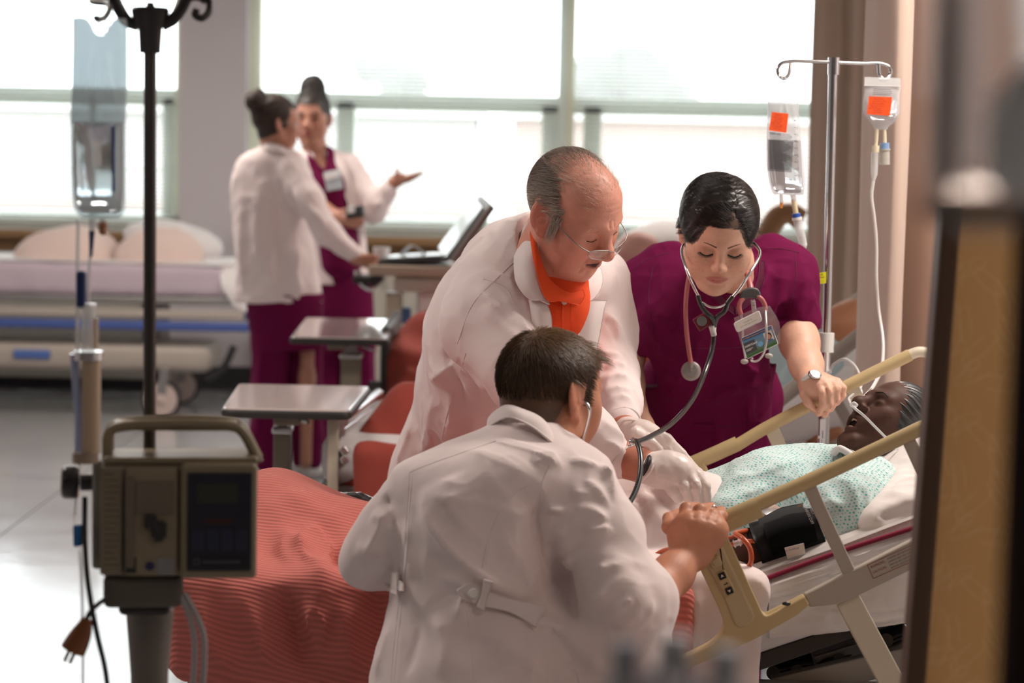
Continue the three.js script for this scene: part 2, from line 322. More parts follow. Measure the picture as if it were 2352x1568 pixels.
const mottle = dataTex(256, 256, (u, v) => 0.5 + 0.35 * N3(cos(u * 2 * PI) * 2 + 4, sin(u * 2 * PI) * 2 + v * 0.01, cos(v * 2 * PI) * 2) + 0.25 * N3(cos(u * 2 * PI) * 7, sin(u * 2 * PI) * 7 + cos(v * 2 * PI) * 7, sin(v * 2 * PI) * 7));
const clothBump = { bumpMap: rep(weave, 60, 60), bumpScale: 0.00008 };
const M = {
  coat: phys(C(0.86, 0.745, 0.735), 0.88, { sheen: 0.25, sheenRoughness: 0.7, sheenColor: C(1, 0.95, 0.95), ...clothBump }),  // coat and trim: pink light bounced off the red blanket, put into the colour
  coatTrim: phys(C(0.82, 0.725, 0.71), 0.88, { ...clothBump }),
  scrubs: phys(C(0.135, 0.0024, 0.047), 0.85, { specularIntensity: 0.35, sheen: 0.06, sheenRoughness: 0.5, sheenColor: C(0.6, 0.05, 0.3), ...clothBump }),
  scrubTrim: std(C(0.09, 0.003, 0.034), 0.85),
  shirt: phys(C(0.83, 0.075, 0.01), 0.85, { ...clothBump }),
  trousers: std(C(0.05, 0.05, 0.06), 0.85, 0, clothBump),
  shoe: std(C(0.02, 0.02, 0.022), 0.5), whiteShoe: std(C(0.7, 0.68, 0.68), 0.6),
  skin: phys(C(1, 1, 1), 0.48, { vertexColors: true, sheen: 0.15, sheenRoughness: 0.5, sheenColor: C(1, 0.6, 0.5), bumpMap: rep(mottle, 30, 30), bumpScale: 0.0004 }),
  glove: phys(C(0.80, 0.70, 0.66), 0.35, { clearcoat: 0.3, clearcoatRoughness: 0.4 }),
  hairDark: std(C(0.012, 0.010, 0.011), 0.38), hairBrown: std(C(0.028, 0.016, 0.009), 0.45), hairGrey: std(C(0.34, 0.29, 0.25), 0.5), hairBack: std(C(0.09, 0.075, 0.065), 0.5),
  steel: std(C(0.75, 0.75, 0.76), 0.16, 1), brushed: std(C(0.55, 0.55, 0.55), 0.35, 1), dullSteel: std(C(0.35, 0.34, 0.33), 0.45, 0.9),
  blackMetal: std(C(0.035, 0.032, 0.032), 0.42, 0.4), blackRubber: std(C(0.015, 0.015, 0.016), 0.5), blackShiny: phys(C(0.012, 0.012, 0.013), 0.28, { clearcoat: 0.5 }),
  white: std(C(0.82, 0.82, 0.82), 0.5), whitePlastic: std(C(0.78, 0.77, 0.74), 0.4), cream: std(C(0.62, 0.55, 0.43), 0.45), beige: std(C(0.50, 0.39, 0.23), 0.42), railTan: std(C(0.52, 0.40, 0.21), 0.40), taupe: std(C(0.42, 0.37, 0.32), 0.45), frameTaupe: std(C(0.30, 0.27, 0.235), 0.5),
  clear: phys(C(1, 1, 1), 0.06, { transmission: 1, thickness: 0, ior: 1.45 }), clearTube: phys(C(0.93, 0.93, 0.93), 0.22, { transmission: 0.55, thickness: 0, ior: 1.4 }), water: phys(C(1, 1, 1), 0.02, { transmission: 1, thickness: 0.05, ior: 1.33 }),
  pane: phys(C(0.97, 0.99, 0.98), 0.0, { transmission: 1, thickness: 0, ior: 1.5 }),
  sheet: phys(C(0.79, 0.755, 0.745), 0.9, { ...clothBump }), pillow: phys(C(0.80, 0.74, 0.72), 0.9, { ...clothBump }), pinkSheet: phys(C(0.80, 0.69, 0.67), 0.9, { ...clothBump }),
};
// ---------- room shell ----------
const ROOM = { l: -5.2, r: 2.75, back: -13, front: 1.6, top: 2.72 }, OPEN_TOP = 2.5, SILL = 0.95;
const wallMat = std(C(0.70, 0.655, 0.665), 0.85, 0, { bumpMap: rep(mottle, 2, 2), bumpScale: 0.0004 });
const ceilMat = std(C(0.62, 0.60, 0.58), 0.9), frontMat = std(C(0.34, 0.31, 0.30), 0.85);
const oak = std(C(0.50, 0.30, 0.14), 0.5, 0, { map: dataTex(256, 128, (u, v) => { const g = 0.8 + 0.2 * N3(u * 3, v * 60, 2) + 0.1 * N3(u * 11, v * 140, 4); return [g, g * 0.97, g * 0.93]; }, true) });
const frameMat = std(C(0.74, 0.82, 0.74), 0.45), frameMat2 = std(C(0.76, 0.78, 0.62), 0.5);
{
  const f = structure('floor');
  part('slab', plainBox((ROOM.l + ROOM.r) / 2, -0.06, (ROOM.back + ROOM.front) / 2, ROOM.r - ROOM.l + 0.4, 0.1, ROOM.front - ROOM.back + 0.4), std(C(0.05, 0.05, 0.05), 0.9), f);
  const vinyl = [0.56, 0.53, 0.58, 0.55].map((v, i) => phys(C(v * 0.80, v * 0.80, v * 0.82), 0.2, { clearcoat: 0.3, clearcoatRoughness: 0.15, roughnessMap: rep(dataTex(128, 128, (u, w) => 0.78 + 0.22 * N3(u * 4, w * 4, i)), 1, 1), bumpMap: rep(mottle, 0.5, 0.5), bumpScale: 0.0006 }));
  let n = 0;
  for (let x = -5.64; x < ROOM.r; x += 1.88) for (let z = ROOM.front; z > ROOM.back; z -= 3.65) {
    const x0 = max(x, ROOM.l), x1 = min(x + 1.88, ROOM.r), z1 = max(z - 3.65, ROOM.back);
    const g = plainBox((x0 + x1) / 2, -0.006, (z + z1) / 2, x1 - x0 - 0.006, 0.012, z - z1 - 0.006), uv = g.attributes.uv, p = g.attributes.position;
    for (let i = 0; i < uv.count; i++) uv.setXY(i, p.getX(i), p.getZ(i));
    part('vinyl_sheet', g, vinyl[(n++ * 7) % 4], f);
  }
}
shell('ceiling', plainBox((ROOM.l + ROOM.r) / 2, ROOM.top + 0.06, (ROOM.back + ROOM.front) / 2, ROOM.r - ROOM.l + 0.4, 0.12, ROOM.front - ROOM.back + 0.4), ceilMat);
shell('wall_left', plainBox(ROOM.l - 0.1, ROOM.top / 2, (ROOM.back + ROOM.front) / 2, 0.2, ROOM.top, ROOM.front - ROOM.back + 0.4), wallMat);
shell('wall_right', plainBox(ROOM.r + 0.1, ROOM.top / 2, (ROOM.back + ROOM.front) / 2, 0.2, ROOM.top, ROOM.front - ROOM.back + 0.4), wallMat);
shell('wall_front', plainBox((ROOM.l + ROOM.r) / 2, ROOM.top / 2, ROOM.front + 0.1, ROOM.r - ROOM.l, ROOM.top, 0.2), frontMat);
// window wall: pillars, apron and head around three window units
const WINS = [[-4.9, -2.0], [-1.60, 0.295], [0.295, 2.62]];
{
  const solid = [[ROOM.l, -4.9], [-2.0, -1.60], [2.62, ROOM.r]].map(([a, b]) => plainBox((a + b) / 2, ROOM.top / 2, ROOM.back - 0.1, b - a, ROOM.top, 0.26));
  for (const [a, b] of [[-4.9, -2.0], [-1.60, 2.62]]) solid.push(plainBox((a + b) / 2, (SILL - 0.03) / 2, ROOM.back - 0.1, b - a, SILL - 0.03, 0.26), plainBox((a + b) / 2, (OPEN_TOP + ROOM.top) / 2, ROOM.back - 0.1, b - a, ROOM.top - OPEN_TOP, 0.26));
  shell('wall_back', merge(solid), wallMat);
  shell('baseboard_back', merge([[-5.2, 2.75]].map(([a, b]) => plainBox((a + b) / 2, 0.07, ROOM.back + 0.037, b - a, 0.14, 0.014))), std(C(0.03, 0.03, 0.032), 0.6));
  shell('trim_1', merge([bx(-3.45, SILL - 0.035, ROOM.back + 0.06, 2.96, 0.05, 0.22, 0.01), bx(-3.45, SILL - 0.1, ROOM.back + 0.04, 2.9, 0.085, 0.03, 0.006)]), oak);
  shell('trim_2', merge([bx(0.51, SILL - 0.035, ROOM.back + 0.06, 4.28, 0.05, 0.22, 0.01), bx(0.51, SILL - 0.1, ROOM.back + 0.04, 4.22, 0.085, 0.03, 0.006)]), oak);
}
WINS.forEach(([a, b], i) => {
  const w = structure('window_' + (i + 1)), z = ROOM.back - 0.12, y0 = SILL - 0.01, mid = 1.735, hy = OPEN_TOP;
  const J = i === 2 ? [0.05, 0.09] : i === 1 ? [0.075, 0.05] : [0.09, 0.035];
  // outer frame
  part('jamb', bx(a + J[0] / 2, (y0 + hy) / 2, z, J[0], hy - y0, 0.12, 0.006), frameMat2, w); part('jamb', bx(b - J[1] / 2, (y0 + hy) / 2, z, J[1], hy - y0, 0.12, 0.006), i === 0 ? frameMat2 : frameMat, w);
  part('head_rail', bx((a + b) / 2, hy - 0.03, z, b - a, 0.06, 0.12, 0.006), frameMat, w);
  part('bottom_rail', bx((a + b) / 2, y0 + 0.05, z, b - a, 0.10, 0.12, 0.006), frameMat, w);
  part('meeting_rail', bx((a + b) / 2, mid, z, b - a, 0.105, 0.1, 0.006), frameMat, w);
  // lower hopper sash set inside the frame
  const sl = a + [0.35, 0.80 - 0.22, 0.16][i] - (i === 0 ? 0.3 : 0), sr = b - [0.08, 0.09, 0.06][i];
  for (const x of [sl, sr]) part('sash_stile', bx(x, (y0 + mid) / 2, z + 0.01, i ? 0.11 : 0.07, mid - y0, 0.08, 0.006), frameMat, w);
  if (i === 0) part('sash_stile', bx(-2.53, (y0 + mid) / 2, z + 0.01, 0.05, mid - y0, 0.08, 0.006), frameMat, w);
  part('glazing_bar', bx((a + b) / 2, 1.30, z, b - a, 0.012, 0.03, 0.003), frameMat, w);
  part('pane', plainBox((a + b) / 2, (mid + hy) / 2, z - 0.01, b - a - 0.06, hy - mid, 0.006), M.pane, w);
  part('pane', plainBox((a + b) / 2, (y0 + mid) / 2, z - 0.01, b - a - 0.06, mid - y0, 0.006), M.pane, w);
});
{ // venetian blinds, slats open
  const slatMat = phys(C(0.86, 0.87, 0.85), 0.5, { transmission: 0.25, thickness: 0 });
  const labels = ['open white slatted blind over the left window behind the stretcher', 'open white slatted blind over the window behind the two women', 'open white slatted blind over the window right of the mullion, beside the curtain'];
  WINS.forEach(([a, b], i) => {
    const t = thing('window_blind', labels[i], 'blind', 'open slatted blinds on the windows'), x0 = a + 0.05, x1 = b - 0.04, w = x1 - x0, z = ROOM.back - 0.02;
    part('headrail', bx((x0 + x1) / 2, OPEN_TOP - 0.02, z, w, 0.036, 0.034), M.white, t);
    const g = new THREE.BoxGeometry(w, 0.0012, 0.025); g.rotateX(0.16);
    for (let y = OPEN_TOP - 0.06; y > SILL + 0.05; y -= 0.0235) part('slat', g, slatMat, t).position.set((x0 + x1) / 2, y, z);
    part('bottom_rail', bx((x0 + x1) / 2, SILL + 0.028, z, w, 0.014, 0.026), M.white, t);
    for (const q of [0.12, 0.5, 0.88]) part('cord', cyl(V(lerp(x0, x1, q), OPEN_TOP - 0.03, z + 0.013), V(lerp(x0, x1, q), SILL + 0.03, z + 0.013), 0.0011, 5), M.white, t);
  });
}
{ // radiator cabinets under the sill
  const m = std(C(0.52, 0.49, 0.42), 0.5);
  [[-4.7, -2.15, 'beige radiator cabinet with a grille under the left window, behind the stretcher'], [-1.45, 0.9, 'beige radiator cabinet under the wide window, behind the two women']].forEach(([a, b, l]) => {
    const t = thing('radiator_cabinet', l, 'radiator');
    part('cabinet', bx((a + b) / 2, 0.42, ROOM.back + 0.12, b - a, 0.7, 0.17, 0.008), m, t);
    for (let k = 0; k < 26; k++) part('grille_fin', bx(a + 0.08 + k * (b - a - 0.16) / 25, 0.69, ROOM.back + 0.21, 0.016, 0.12, 0.012, 0.003), std(C(0.33, 0.31, 0.27), 0.5), t);
    part('plinth', bx((a + b) / 2, 0.04, ROOM.back + 0.11, b - a, 0.075, 0.13, 0.004), M.blackRubber, t);
  });
}
// added unseen ceiling troffers: glowing lens and the light of the same size just under it
{
  const lens = new THREE.MeshStandardMaterial({ color: 0xffffff, emissive: LAMP_COLOR, emissiveIntensity: 1.2, roughness: 0.6 });
  const where = ['nearest left ceiling light', 'nearest right ceiling light above the bed', 'middle left ceiling light', 'middle right ceiling light', 'far left ceiling light by the windows', 'far right ceiling light by the windows'];
  ADDED_LAMPS.forEach(([x, z, p], i) => {
    const t = thing('added_ceiling_light', 'added unseen recessed rectangular white ceiling light, ' + where[i], 'ceiling light', 'added ceiling lights');
    part('housing', merge([bx(x, ROOM.top - 0.012, z - 0.31, 1.24, 0.03, 0.03), bx(x, ROOM.top - 0.012, z + 0.31, 1.24, 0.03, 0.03), bx(x - 0.61, ROOM.top - 0.012, z, 0.03, 0.03, 0.62), bx(x + 0.61, ROOM.top - 0.012, z, 0.03, 0.03, 0.62)]), M.white, t);
    part('lamp_lens', plainBox(x, ROOM.top - 0.008, z, 1.19, 0.012, 0.59), lens, t);
    const L = new THREE.RectAreaLight(LAMP_COLOR, p, 1.19, 0.59); L.position.set(x, ROOM.top - 0.02, z); L.rotation.x = -PI / 2; L.castShadow = true; scene.add(L);
  });
}
// outside: ground, a pale brick building, two trees
shell('ground', plainBox(0, -0.7, -80, 200, 0.2, 132), std(C(0.7, 0.7, 0.68), 0.95));
{
  const pink = std(C(0.30, 0.235, 0.21), 0.9), grey = std(C(0.30, 0.285, 0.275), 0.9), wh = std(C(0.5, 0.5, 0.48), 0.8), X = (px) => (px - W / 2) / F * 42;
  const wing = (label, x0, x1, m, top) => {
    const t = thing('building', label, 'building'), w = x1 - x0, c = (x0 + x1) / 2;
    part('wall', plainBox(c, top / 2 - 0.35, -44, w, top + 0.5, 4), m, t); part('cornice', plainBox(c, 0.02 + 0.28, -41.95, w, 0.16, 0.2), std(C(0.24, 0.19, 0.17), 0.9), t); part('roof', plainBox(c, top - 0.05, -44, w + 0.3, 0.2, 4.4), wh, t);
    for (let k = 0; k < 4; k++) { const f = part('window', plainBox(x0 + w * (k + 0.5) / 4, -0.25, -41.97, 1.1, 0.85, 0.12), wh, t); part('pane', plainBox(x0 + w * (k + 0.5) / 4, -0.25, -41.9, 0.95, 0.7, 0.05), std(C(0.26, 0.27, 0.28), 0.3), f); }
  };
  wing('pale pink brick building outside, seen through the lower panes right of the gap', X(1168), 14, pink, 2.25); wing('pale grey building outside, seen through the lower panes left of the gap', -18, X(1086), grey, 2.25);
}
for (const [px, py, d, r, sd, label] of [[880, 150, 60, 1.1, 3, 'small pale tree outside behind the upper pane left of the mullion'], [1500, 170, 60, 1.75, 8, 'larger pale tree outside behind the upper pane right of the mullion']]) {
  const t = thing('tree', label, 'tree'), c = at(px, py, d), f = new Field(0.5), R = rng(sd);
  for (let k = 0; k < 9; k++) f.ball(V(c.x + (R() - 0.5) * r * 1.7, c.y + (R() - 0.55) * r * 1.1, c.z + (R() - 0.5) * r), r * (0.35 + 0.3 * R()), 0.3);
  f.fn = (x, y, z) => 0.18 * N3(x * 2, y * 2, z * 2);
  part('crown', f.mesh(0.16), std(C(0.19, 0.19, 0.18), 0.95), t); part('trunk', cyl(V(c.x, -0.6, c.z), V(c.x, c.y, c.z), 0.18, 8, 0.1), std(C(0.2, 0.16, 0.12), 0.9), t);
}
// ---------- background furniture ----------
const curtainGeo = (path, y0, y1, thick = 0.006) => {   // path: plan points [x, z]; pleats follow it
  const pos = [], ix = [], uv = [], n = path.length, rows = 14;
  const nrm = path.map((p, i) => { const a = path[max(i - 1, 0)], b = path[min(i + 1, n - 1)], dx = b[0] - a[0], dz = b[1] - a[1], l = hypot(dx, dz) || 1; return [dz / l, -dx / l]; });
  for (const s of [1, -1]) for (let r = 0; r <= rows; r++) for (let i = 0; i < n; i++) { const y = lerp(y0, y1, r / rows), w = 0.008 * N3(i * 0.13, y * 1.3, 7); pos.push(path[i][0] + nrm[i][0] * (s * thick / 2 + w), y, path[i][1] + nrm[i][1] * (s * thick / 2 + w)); uv.push(i * 0.02, y); }
  const id = (s, r, i) => s * (rows + 1) * n + r * n + i;
  for (let r = 0; r < rows; r++) for (let i = 0; i < n - 1; i++) { ix.push(id(0, r, i), id(0, r, i + 1), id(0, r + 1, i), id(0, r, i + 1), id(0, r + 1, i + 1), id(0, r + 1, i)); ix.push(id(1, r, i), id(1, r + 1, i), id(1, r, i + 1), id(1, r, i + 1), id(1, r + 1, i), id(1, r + 1, i + 1)); }
  for (let i = 0; i < n - 1; i++) for (const r of [0, rows]) ix.push(id(0, r, i), id(1, r, i), id(0, r, i + 1), id(0, r, i + 1), id(1, r, i), id(1, r, i + 1));
  for (let r = 0; r < rows; r++) for (const i of [0, n - 1]) ix.push(id(0, r, i), id(0, r + 1, i), id(1, r, i), id(1, r, i), id(0, r + 1, i), id(1, r + 1, i));
  const g = new THREE.BufferGeometry(); g.setAttribute('position', new THREE.Float32BufferAttribute(pos, 3)); g.setAttribute('uv', new THREE.Float32BufferAttribute(uv, 2)); g.setIndex(ix); g.computeVertexNormals(); return g;
};
const pleats = (x0, z0, x1, z1, waves, amp, n = 160, seed = 1) => { const o = [], dx = x1 - x0, dz = z1 - z0, l = hypot(dx, dz); for (let i = 0; i <= n; i++) { const t = i / n, a = amp * (0.7 + 0.5 * N3(t * 5, seed, 0)) * sin(t * waves * 2 * PI + 1.2 * N3(t * 4, seed, 3)); o.push([x0 + dx * t - dz / l * a, z0 + dz * t + dx / l * a]); } return o; };
const xAt = (px, d) => (px - W / 2) / F * d;
{
  const t = thing('cubicle_curtain', 'grey brown pleated cubicle curtain hanging beside the window, behind the chrome drip stand', 'curtain');
  part('cloth', curtainGeo(pleats(xAt(1850, 7.55), -7.55, xAt(2300, 7.3), -7.3, 6, 0.055), 0.25, 2.66), phys(C(0.54, 0.42, 0.335), 0.9, { transmission: 0.12, thickness: 0, ...clothBump }), t);
  part('track', bar(V(xAt(1845, 7.55), 2.69, -7.55), V(xAt(2310, 7.3), 2.69, -7.3), 0.03, 0.03), M.white, t);
  const u = thing('cubicle_curtain', 'rosy beige cubicle curtain with a broad lit fold behind the patient\'s head', 'curtain');
  const P = []; // broad rounded fold at the free end, then flat cloth running to the wall
  const K = [[2010, 6.3], [2003, 6.18], [2008, 6.04], [2030, 5.96], [2058, 5.98], [2078, 6.1], [2088, 6.24], [2105, 6.28], [2130, 6.2], [2165, 6.1], [2200, 6.16], [2240, 6.26], [2290, 6.18], [2350, 6.1], [2420, 6.2]];
  const cv = new THREE.CatmullRomCurve3(K.map(([p, d]) => V(xAt(p, 5.3) - 0.012, 0, -d + 0.8))).getPoints(150); for (const q of cv) P.push([q.x, q.z]);
  part('cloth', curtainGeo(P, 0.3, 2.66), phys(C(0.68, 0.52, 0.435), 0.9, { sheen: 0.3, sheenColor: C(1, 0.8, 0.7), transmission: 0.1, thickness: 0, ...clothBump }), u);
  part('track', bar(V(xAt(1990, 5.3), 2.69, -5.33), V(xAt(2420, 5.3), 2.69, -5.33), 0.03, 0.03), M.white, u);
}
// ---------- stretcher with pillows ----------
{
  const t = thing('stretcher', 'hospital stretcher with a lavender grey pad and blue bumper rail under the left window', 'stretcher');
  const d0 = 11.5, d1 = 12.25, xl = -3.6, xr = -1.42, zc = -(d0 + d1) / 2;
  const pad = new Field(0.02); pad.box(V((xl + xr) / 2 + 0.02, 0.735, zc), (xr - xl) / 2 - 0.1, 0.085, 0.36, 0.04); pad.fn = crumple(0.006, 6);
  part('pad', pad.mesh(0.02), std(C(0.52, 0.43, 0.49), 0.8), t);
  const white = sheet([[V(xl + 0.04, 0.826, -d1 + 0.02), V(-2.6, 0.83, -d1 + 0.02), V(xr - 0.02, 0.826, -d1 + 0.02)], [V(xl + 0.04, 0.83, zc), V(-2.6, 0.835, zc), V(xr, 0.83, zc)], [V(xl + 0.04, 0.825, -d0 - 0.05), V(-2.6, 0.828, -d0 - 0.05), V(xr + 0.01, 0.82, -d0 - 0.02)]], 0.006, 6);
  part('sheet', white, M.sheet, t);
  part('sheet_corner', sheet([[V(xr - 0.14, 0.83, -d0 - 0.05), V(xr + 0.0, 0.83, -d0 - 0.05), V(xr + 0.03, 0.8, -d0 - 0.2)], [V(xr - 0.12, 0.72, -d0 + 0.01), V(xr + 0.03, 0.7, -d0 + 0.01), V(xr + 0.06, 0.7, -d0 - 0.2)], [V(xr - 0.06, 0.62, -d0 + 0.01), V(xr + 0.05, 0.57, -d0 + 0.01), V(xr + 0.07, 0.6, -d0 - 0.2)]], 0.006, 6), M.sheet, t);
  part('deck', bx((xl + xr) / 2, 0.63, zc, xr - xl - 0.06, 0.04, 0.7, 0.01), M.dullSteel, t);
  part('bumper_rail', merge([bx((xl + xr) / 2, 0.50, -d0 + 0.02, xr - xl + 0.05, 0.05, 0.03, 0.012), bx((xl + xr) / 2, 0.50, -d1 - 0.02, xr - xl + 0.05, 0.05, 0.03, 0.012), bx(xr + 0.03, 0.50, zc, 0.03, 0.05, 0.75, 0.012)]), std(C(0.06, 0.10, 0.32), 0.4), t);
  part('side_frame', bx((xl + xr) / 2, 0.56, -d0, xr - xl, 0.045, 0.04, 0.01), M.taupe, t);
  for (const x of [-2.95, -1.95]) part('lift_column', cyl(V(x, 0.25, zc), V(x, 0.6, zc), 0.075, 20), M.dullSteel, t);
  const cover = new Field(0.04); cover.box(V(-2.45, 0.32, zc + 0.12), 0.85, 0.075, 0.24, 0.05); part('base_cover', cover.mesh(0.03), M.taupe, t);
  part('pedal', bx(-2.55, 0.33, -d0 - 0.02, 0.2, 0.05, 0.04, 0.015), std(C(0.08, 0.15, 0.42), 0.4), t);
  for (const [x, z] of [[-3.3, -d0 - 0.02], [-1.86, -d0 - 0.02], [-3.3, -d1 + 0.05], [-1.86, -d1 + 0.05]]) {
    const c = part('caster', merge([tube([V(x, 0.105, z - 0.02), V(x, 0.105, z + 0.02)], 0.105, 28, 1, true)]), M.blackRubber, t);
    part('wheel_cover', merge([tube([V(x, 0.105, z + 0.018), V(x, 0.105, z + 0.026)], 0.088, 28, 1, true), ball(V(x, 0.105, z + 0.026), 0.03, 1, 1, 0.4)]), std(C(0.55, 0.44, 0.40), 0.4), c);
    part('fork', bar(V(x, 0.12, z), V(x + 0.02, 0.27, z), 0.05, 0.06), M.dullSteel, c);
  }
  part('push_handle', tube([V(xr + 0.04, 0.52, -d0 + 0.03), V(xr + 0.09, 0.6, -d0 + 0.03), V(xr + 0.1, 0.7, -d0 - 0.05)], 0.014), M.steel, t);
  part('brake_lever', tube([V(-1.62, 0.22, -d0), V(-1.53, 0.28, -d0 + 0.02), V(-1.47, 0.4, -d0 + 0.02)], 0.02), M.blackRubber, t);
  // pillows
  const pil = (name, label, blobs, seed, mat = M.pillow) => { const f = new Field(0.05); for (const [px, py, d, rx, ry, rz, a] of blobs) f.ell(at(px, py, d), rx, ry, rz, new THREE.Quaternion().setFromEuler(new THREE.Euler(0, 0, a || 0))); f.fn = (x, y, z) => 0.006 * N3(x * 9 + seed, y * 9, z * 9) + 0.004 * N3(x * 25, y * 8, z * 14 + seed); const q = thing(name, label, 'pillow', 'pillows on the stretcher'); part('pillowcase', f.mesh(0.016), mat, q); return q; };
  const peach = phys(C(0.74, 0.585, 0.53), 0.9, clothBump);
  pil('pillow', 'puffy peach pillow leaning at the left end of the stretcher', [[146, 592, 11.75, 0.27, 0.16, 0.12, 0.05], [95, 625, 11.72, 0.17, 0.08, 0.12, 0.1], [190, 560, 11.85, 0.2, 0.1, 0.1, -0.15]], 1, peach);
  pil('pillow', 'large peach pillow at the front of the right pillow stack on the stretcher', [[358, 600, 11.72, 0.225, 0.17, 0.1, -0.05], [330, 650, 11.7, 0.15, 0.07, 0.1, 0], [395, 580, 11.75, 0.18, 0.13, 0.08, -0.2]], 5, peach);
  pil('pillow', 'white pillow on top at the back of the right pillow stack', [[405, 558, 12.0, 0.26, 0.11, 0.14, -0.12], [360, 535, 12.0, 0.18, 0.07, 0.12, 0.0]], 9, M.sheet);
  pil('pillow', 'white pillow with a pointed corner in the middle of the right pillow stack', [[420, 612, 12.0, 0.22, 0.06, 0.15, -0.02], [482, 605, 11.95, 0.07, 0.03, 0.08, 0.1]], 12, M.sheet);
  pil('pillow', 'white pillow lowest in the right pillow stack, flat on the sheet', [[415, 655, 12.0, 0.2, 0.055, 0.17, 0], [470, 652, 11.95, 0.06, 0.03, 0.1, 0]], 15, M.sheet);
}
// ---------- overbed tables ----------
function overbed(label, corners, d0, d1, colPx, colW, floorY) {
  const t = thing('overbed_table', label, 'overbed table', 'overbed tables at the foot of the beds');
  const P = roundCorners(corners.map(([x, y, d]) => { const p = at(x, y, d); return [p.x, p.z]; }), 0.03), y = corners.reduce((s, [px, py, d]) => s + at(px, py, d).y, 0) / corners.length;
  const s = new THREE.Shape(P.map(([x, z]) => new THREE.Vector2(x, -z)));
  const ex = (dep, b, off, sc = 1) => { const g = new THREE.ExtrudeGeometry(s, { depth: dep - 2 * b, bevelEnabled: true, bevelThickness: b, bevelSize: b, bevelOffset: -b + off, bevelSegments: 2 }); return g.rotateX(-PI / 2).translate(0, y - dep + b, 0); };
  part('tabletop', ex(0.012, 0.002, -0.006).translate(0, 0.002, 0), phys(C(0.74, 0.65, 0.62), 0.16, { clearcoat: 1, clearcoatRoughness: 0.07 }), t);
  part('edge_band', ex(0.022, 0.006, 0).translate(0, -0.003, 0), std(C(0.03, 0.027, 0.025), 0.5), t);
  const cx = corners.reduce((q, [px, py, d]) => q + at(px, py, d).x, 0) / 4, zf = -d0 - 0.22, col = V((colPx - W / 2) / F * (d0 + 0.25), 0, -(d0 + 0.25));
  const tanM = std(C(0.27, 0.225, 0.17), 0.45);
  part('support_arm', bx(cx, y - 0.035, (-d0 - d1) / 2, 0.07, 0.03, (d1 - d0) * 0.8, 0.005), tanM, t);
  part('inner_column', bx(col.x, y - 0.12, col.z, colW * 0.6, 0.22, 0.04, 0.005), M.dullSteel, t);
  part('column', bx(col.x, (y - 0.07) / 2 + 0.02, col.z, colW, y - 0.16, 0.06, 0.006), tanM, t);
  part('collar', bx(col.x, y - 0.085, col.z, colW * 1.15, 0.02, 0.07, 0.006), M.steel, t);
  part('lever', cyl(V(col.x + colW * 0.5, y - 0.05, col.z), V(col.x + colW * 0.5 + 0.05, y - 0.06, col.z + 0.03), 0.006), M.steel, t);
  for (const s2 of [-0.17, 0.17]) part('base_leg', bx(col.x + 0.02 + s2, 0.075, col.z - 0.1, 0.05, 0.03, 0.6, 0.01), tanM, t);
  part('base_bar', bx(col.x + 0.02, 0.08, col.z, 0.38, 0.04, 0.07, 0.01), tanM, t);
  for (const sx of [-0.17, 0.17]) for (const sz of [0.19, -0.38]) part('caster', merge([tube([V(col.x + 0.02 + sx - 0.012, 0.03, col.z + sz), V(col.x + 0.02 + sx + 0.012, 0.03, col.z + sz)], 0.03, 16, 1, true), cyl(V(col.x + 0.02 + sx, 0.03, col.z + sz), V(col.x + 0.02 + sx, 0.075, col.z + sz), 0.01)]), M.blackRubber, t);
}
overbed('nearer overbed table with an empty tan top and dark edge, left of the red blanket', [[506, 938, 5.8], [806, 950, 5.8], [853, 885, 6.42], [545, 879, 6.42]], 5.8, 6.42, 650, 0.048, 0);
overbed('farther overbed table with an empty top, in front of the two women', [[664, 776, 7.7], [893, 783, 7.7], [905, 731, 8.6], [700, 726, 8.6]], 7.7, 8.6, 806, 0.072, 0);
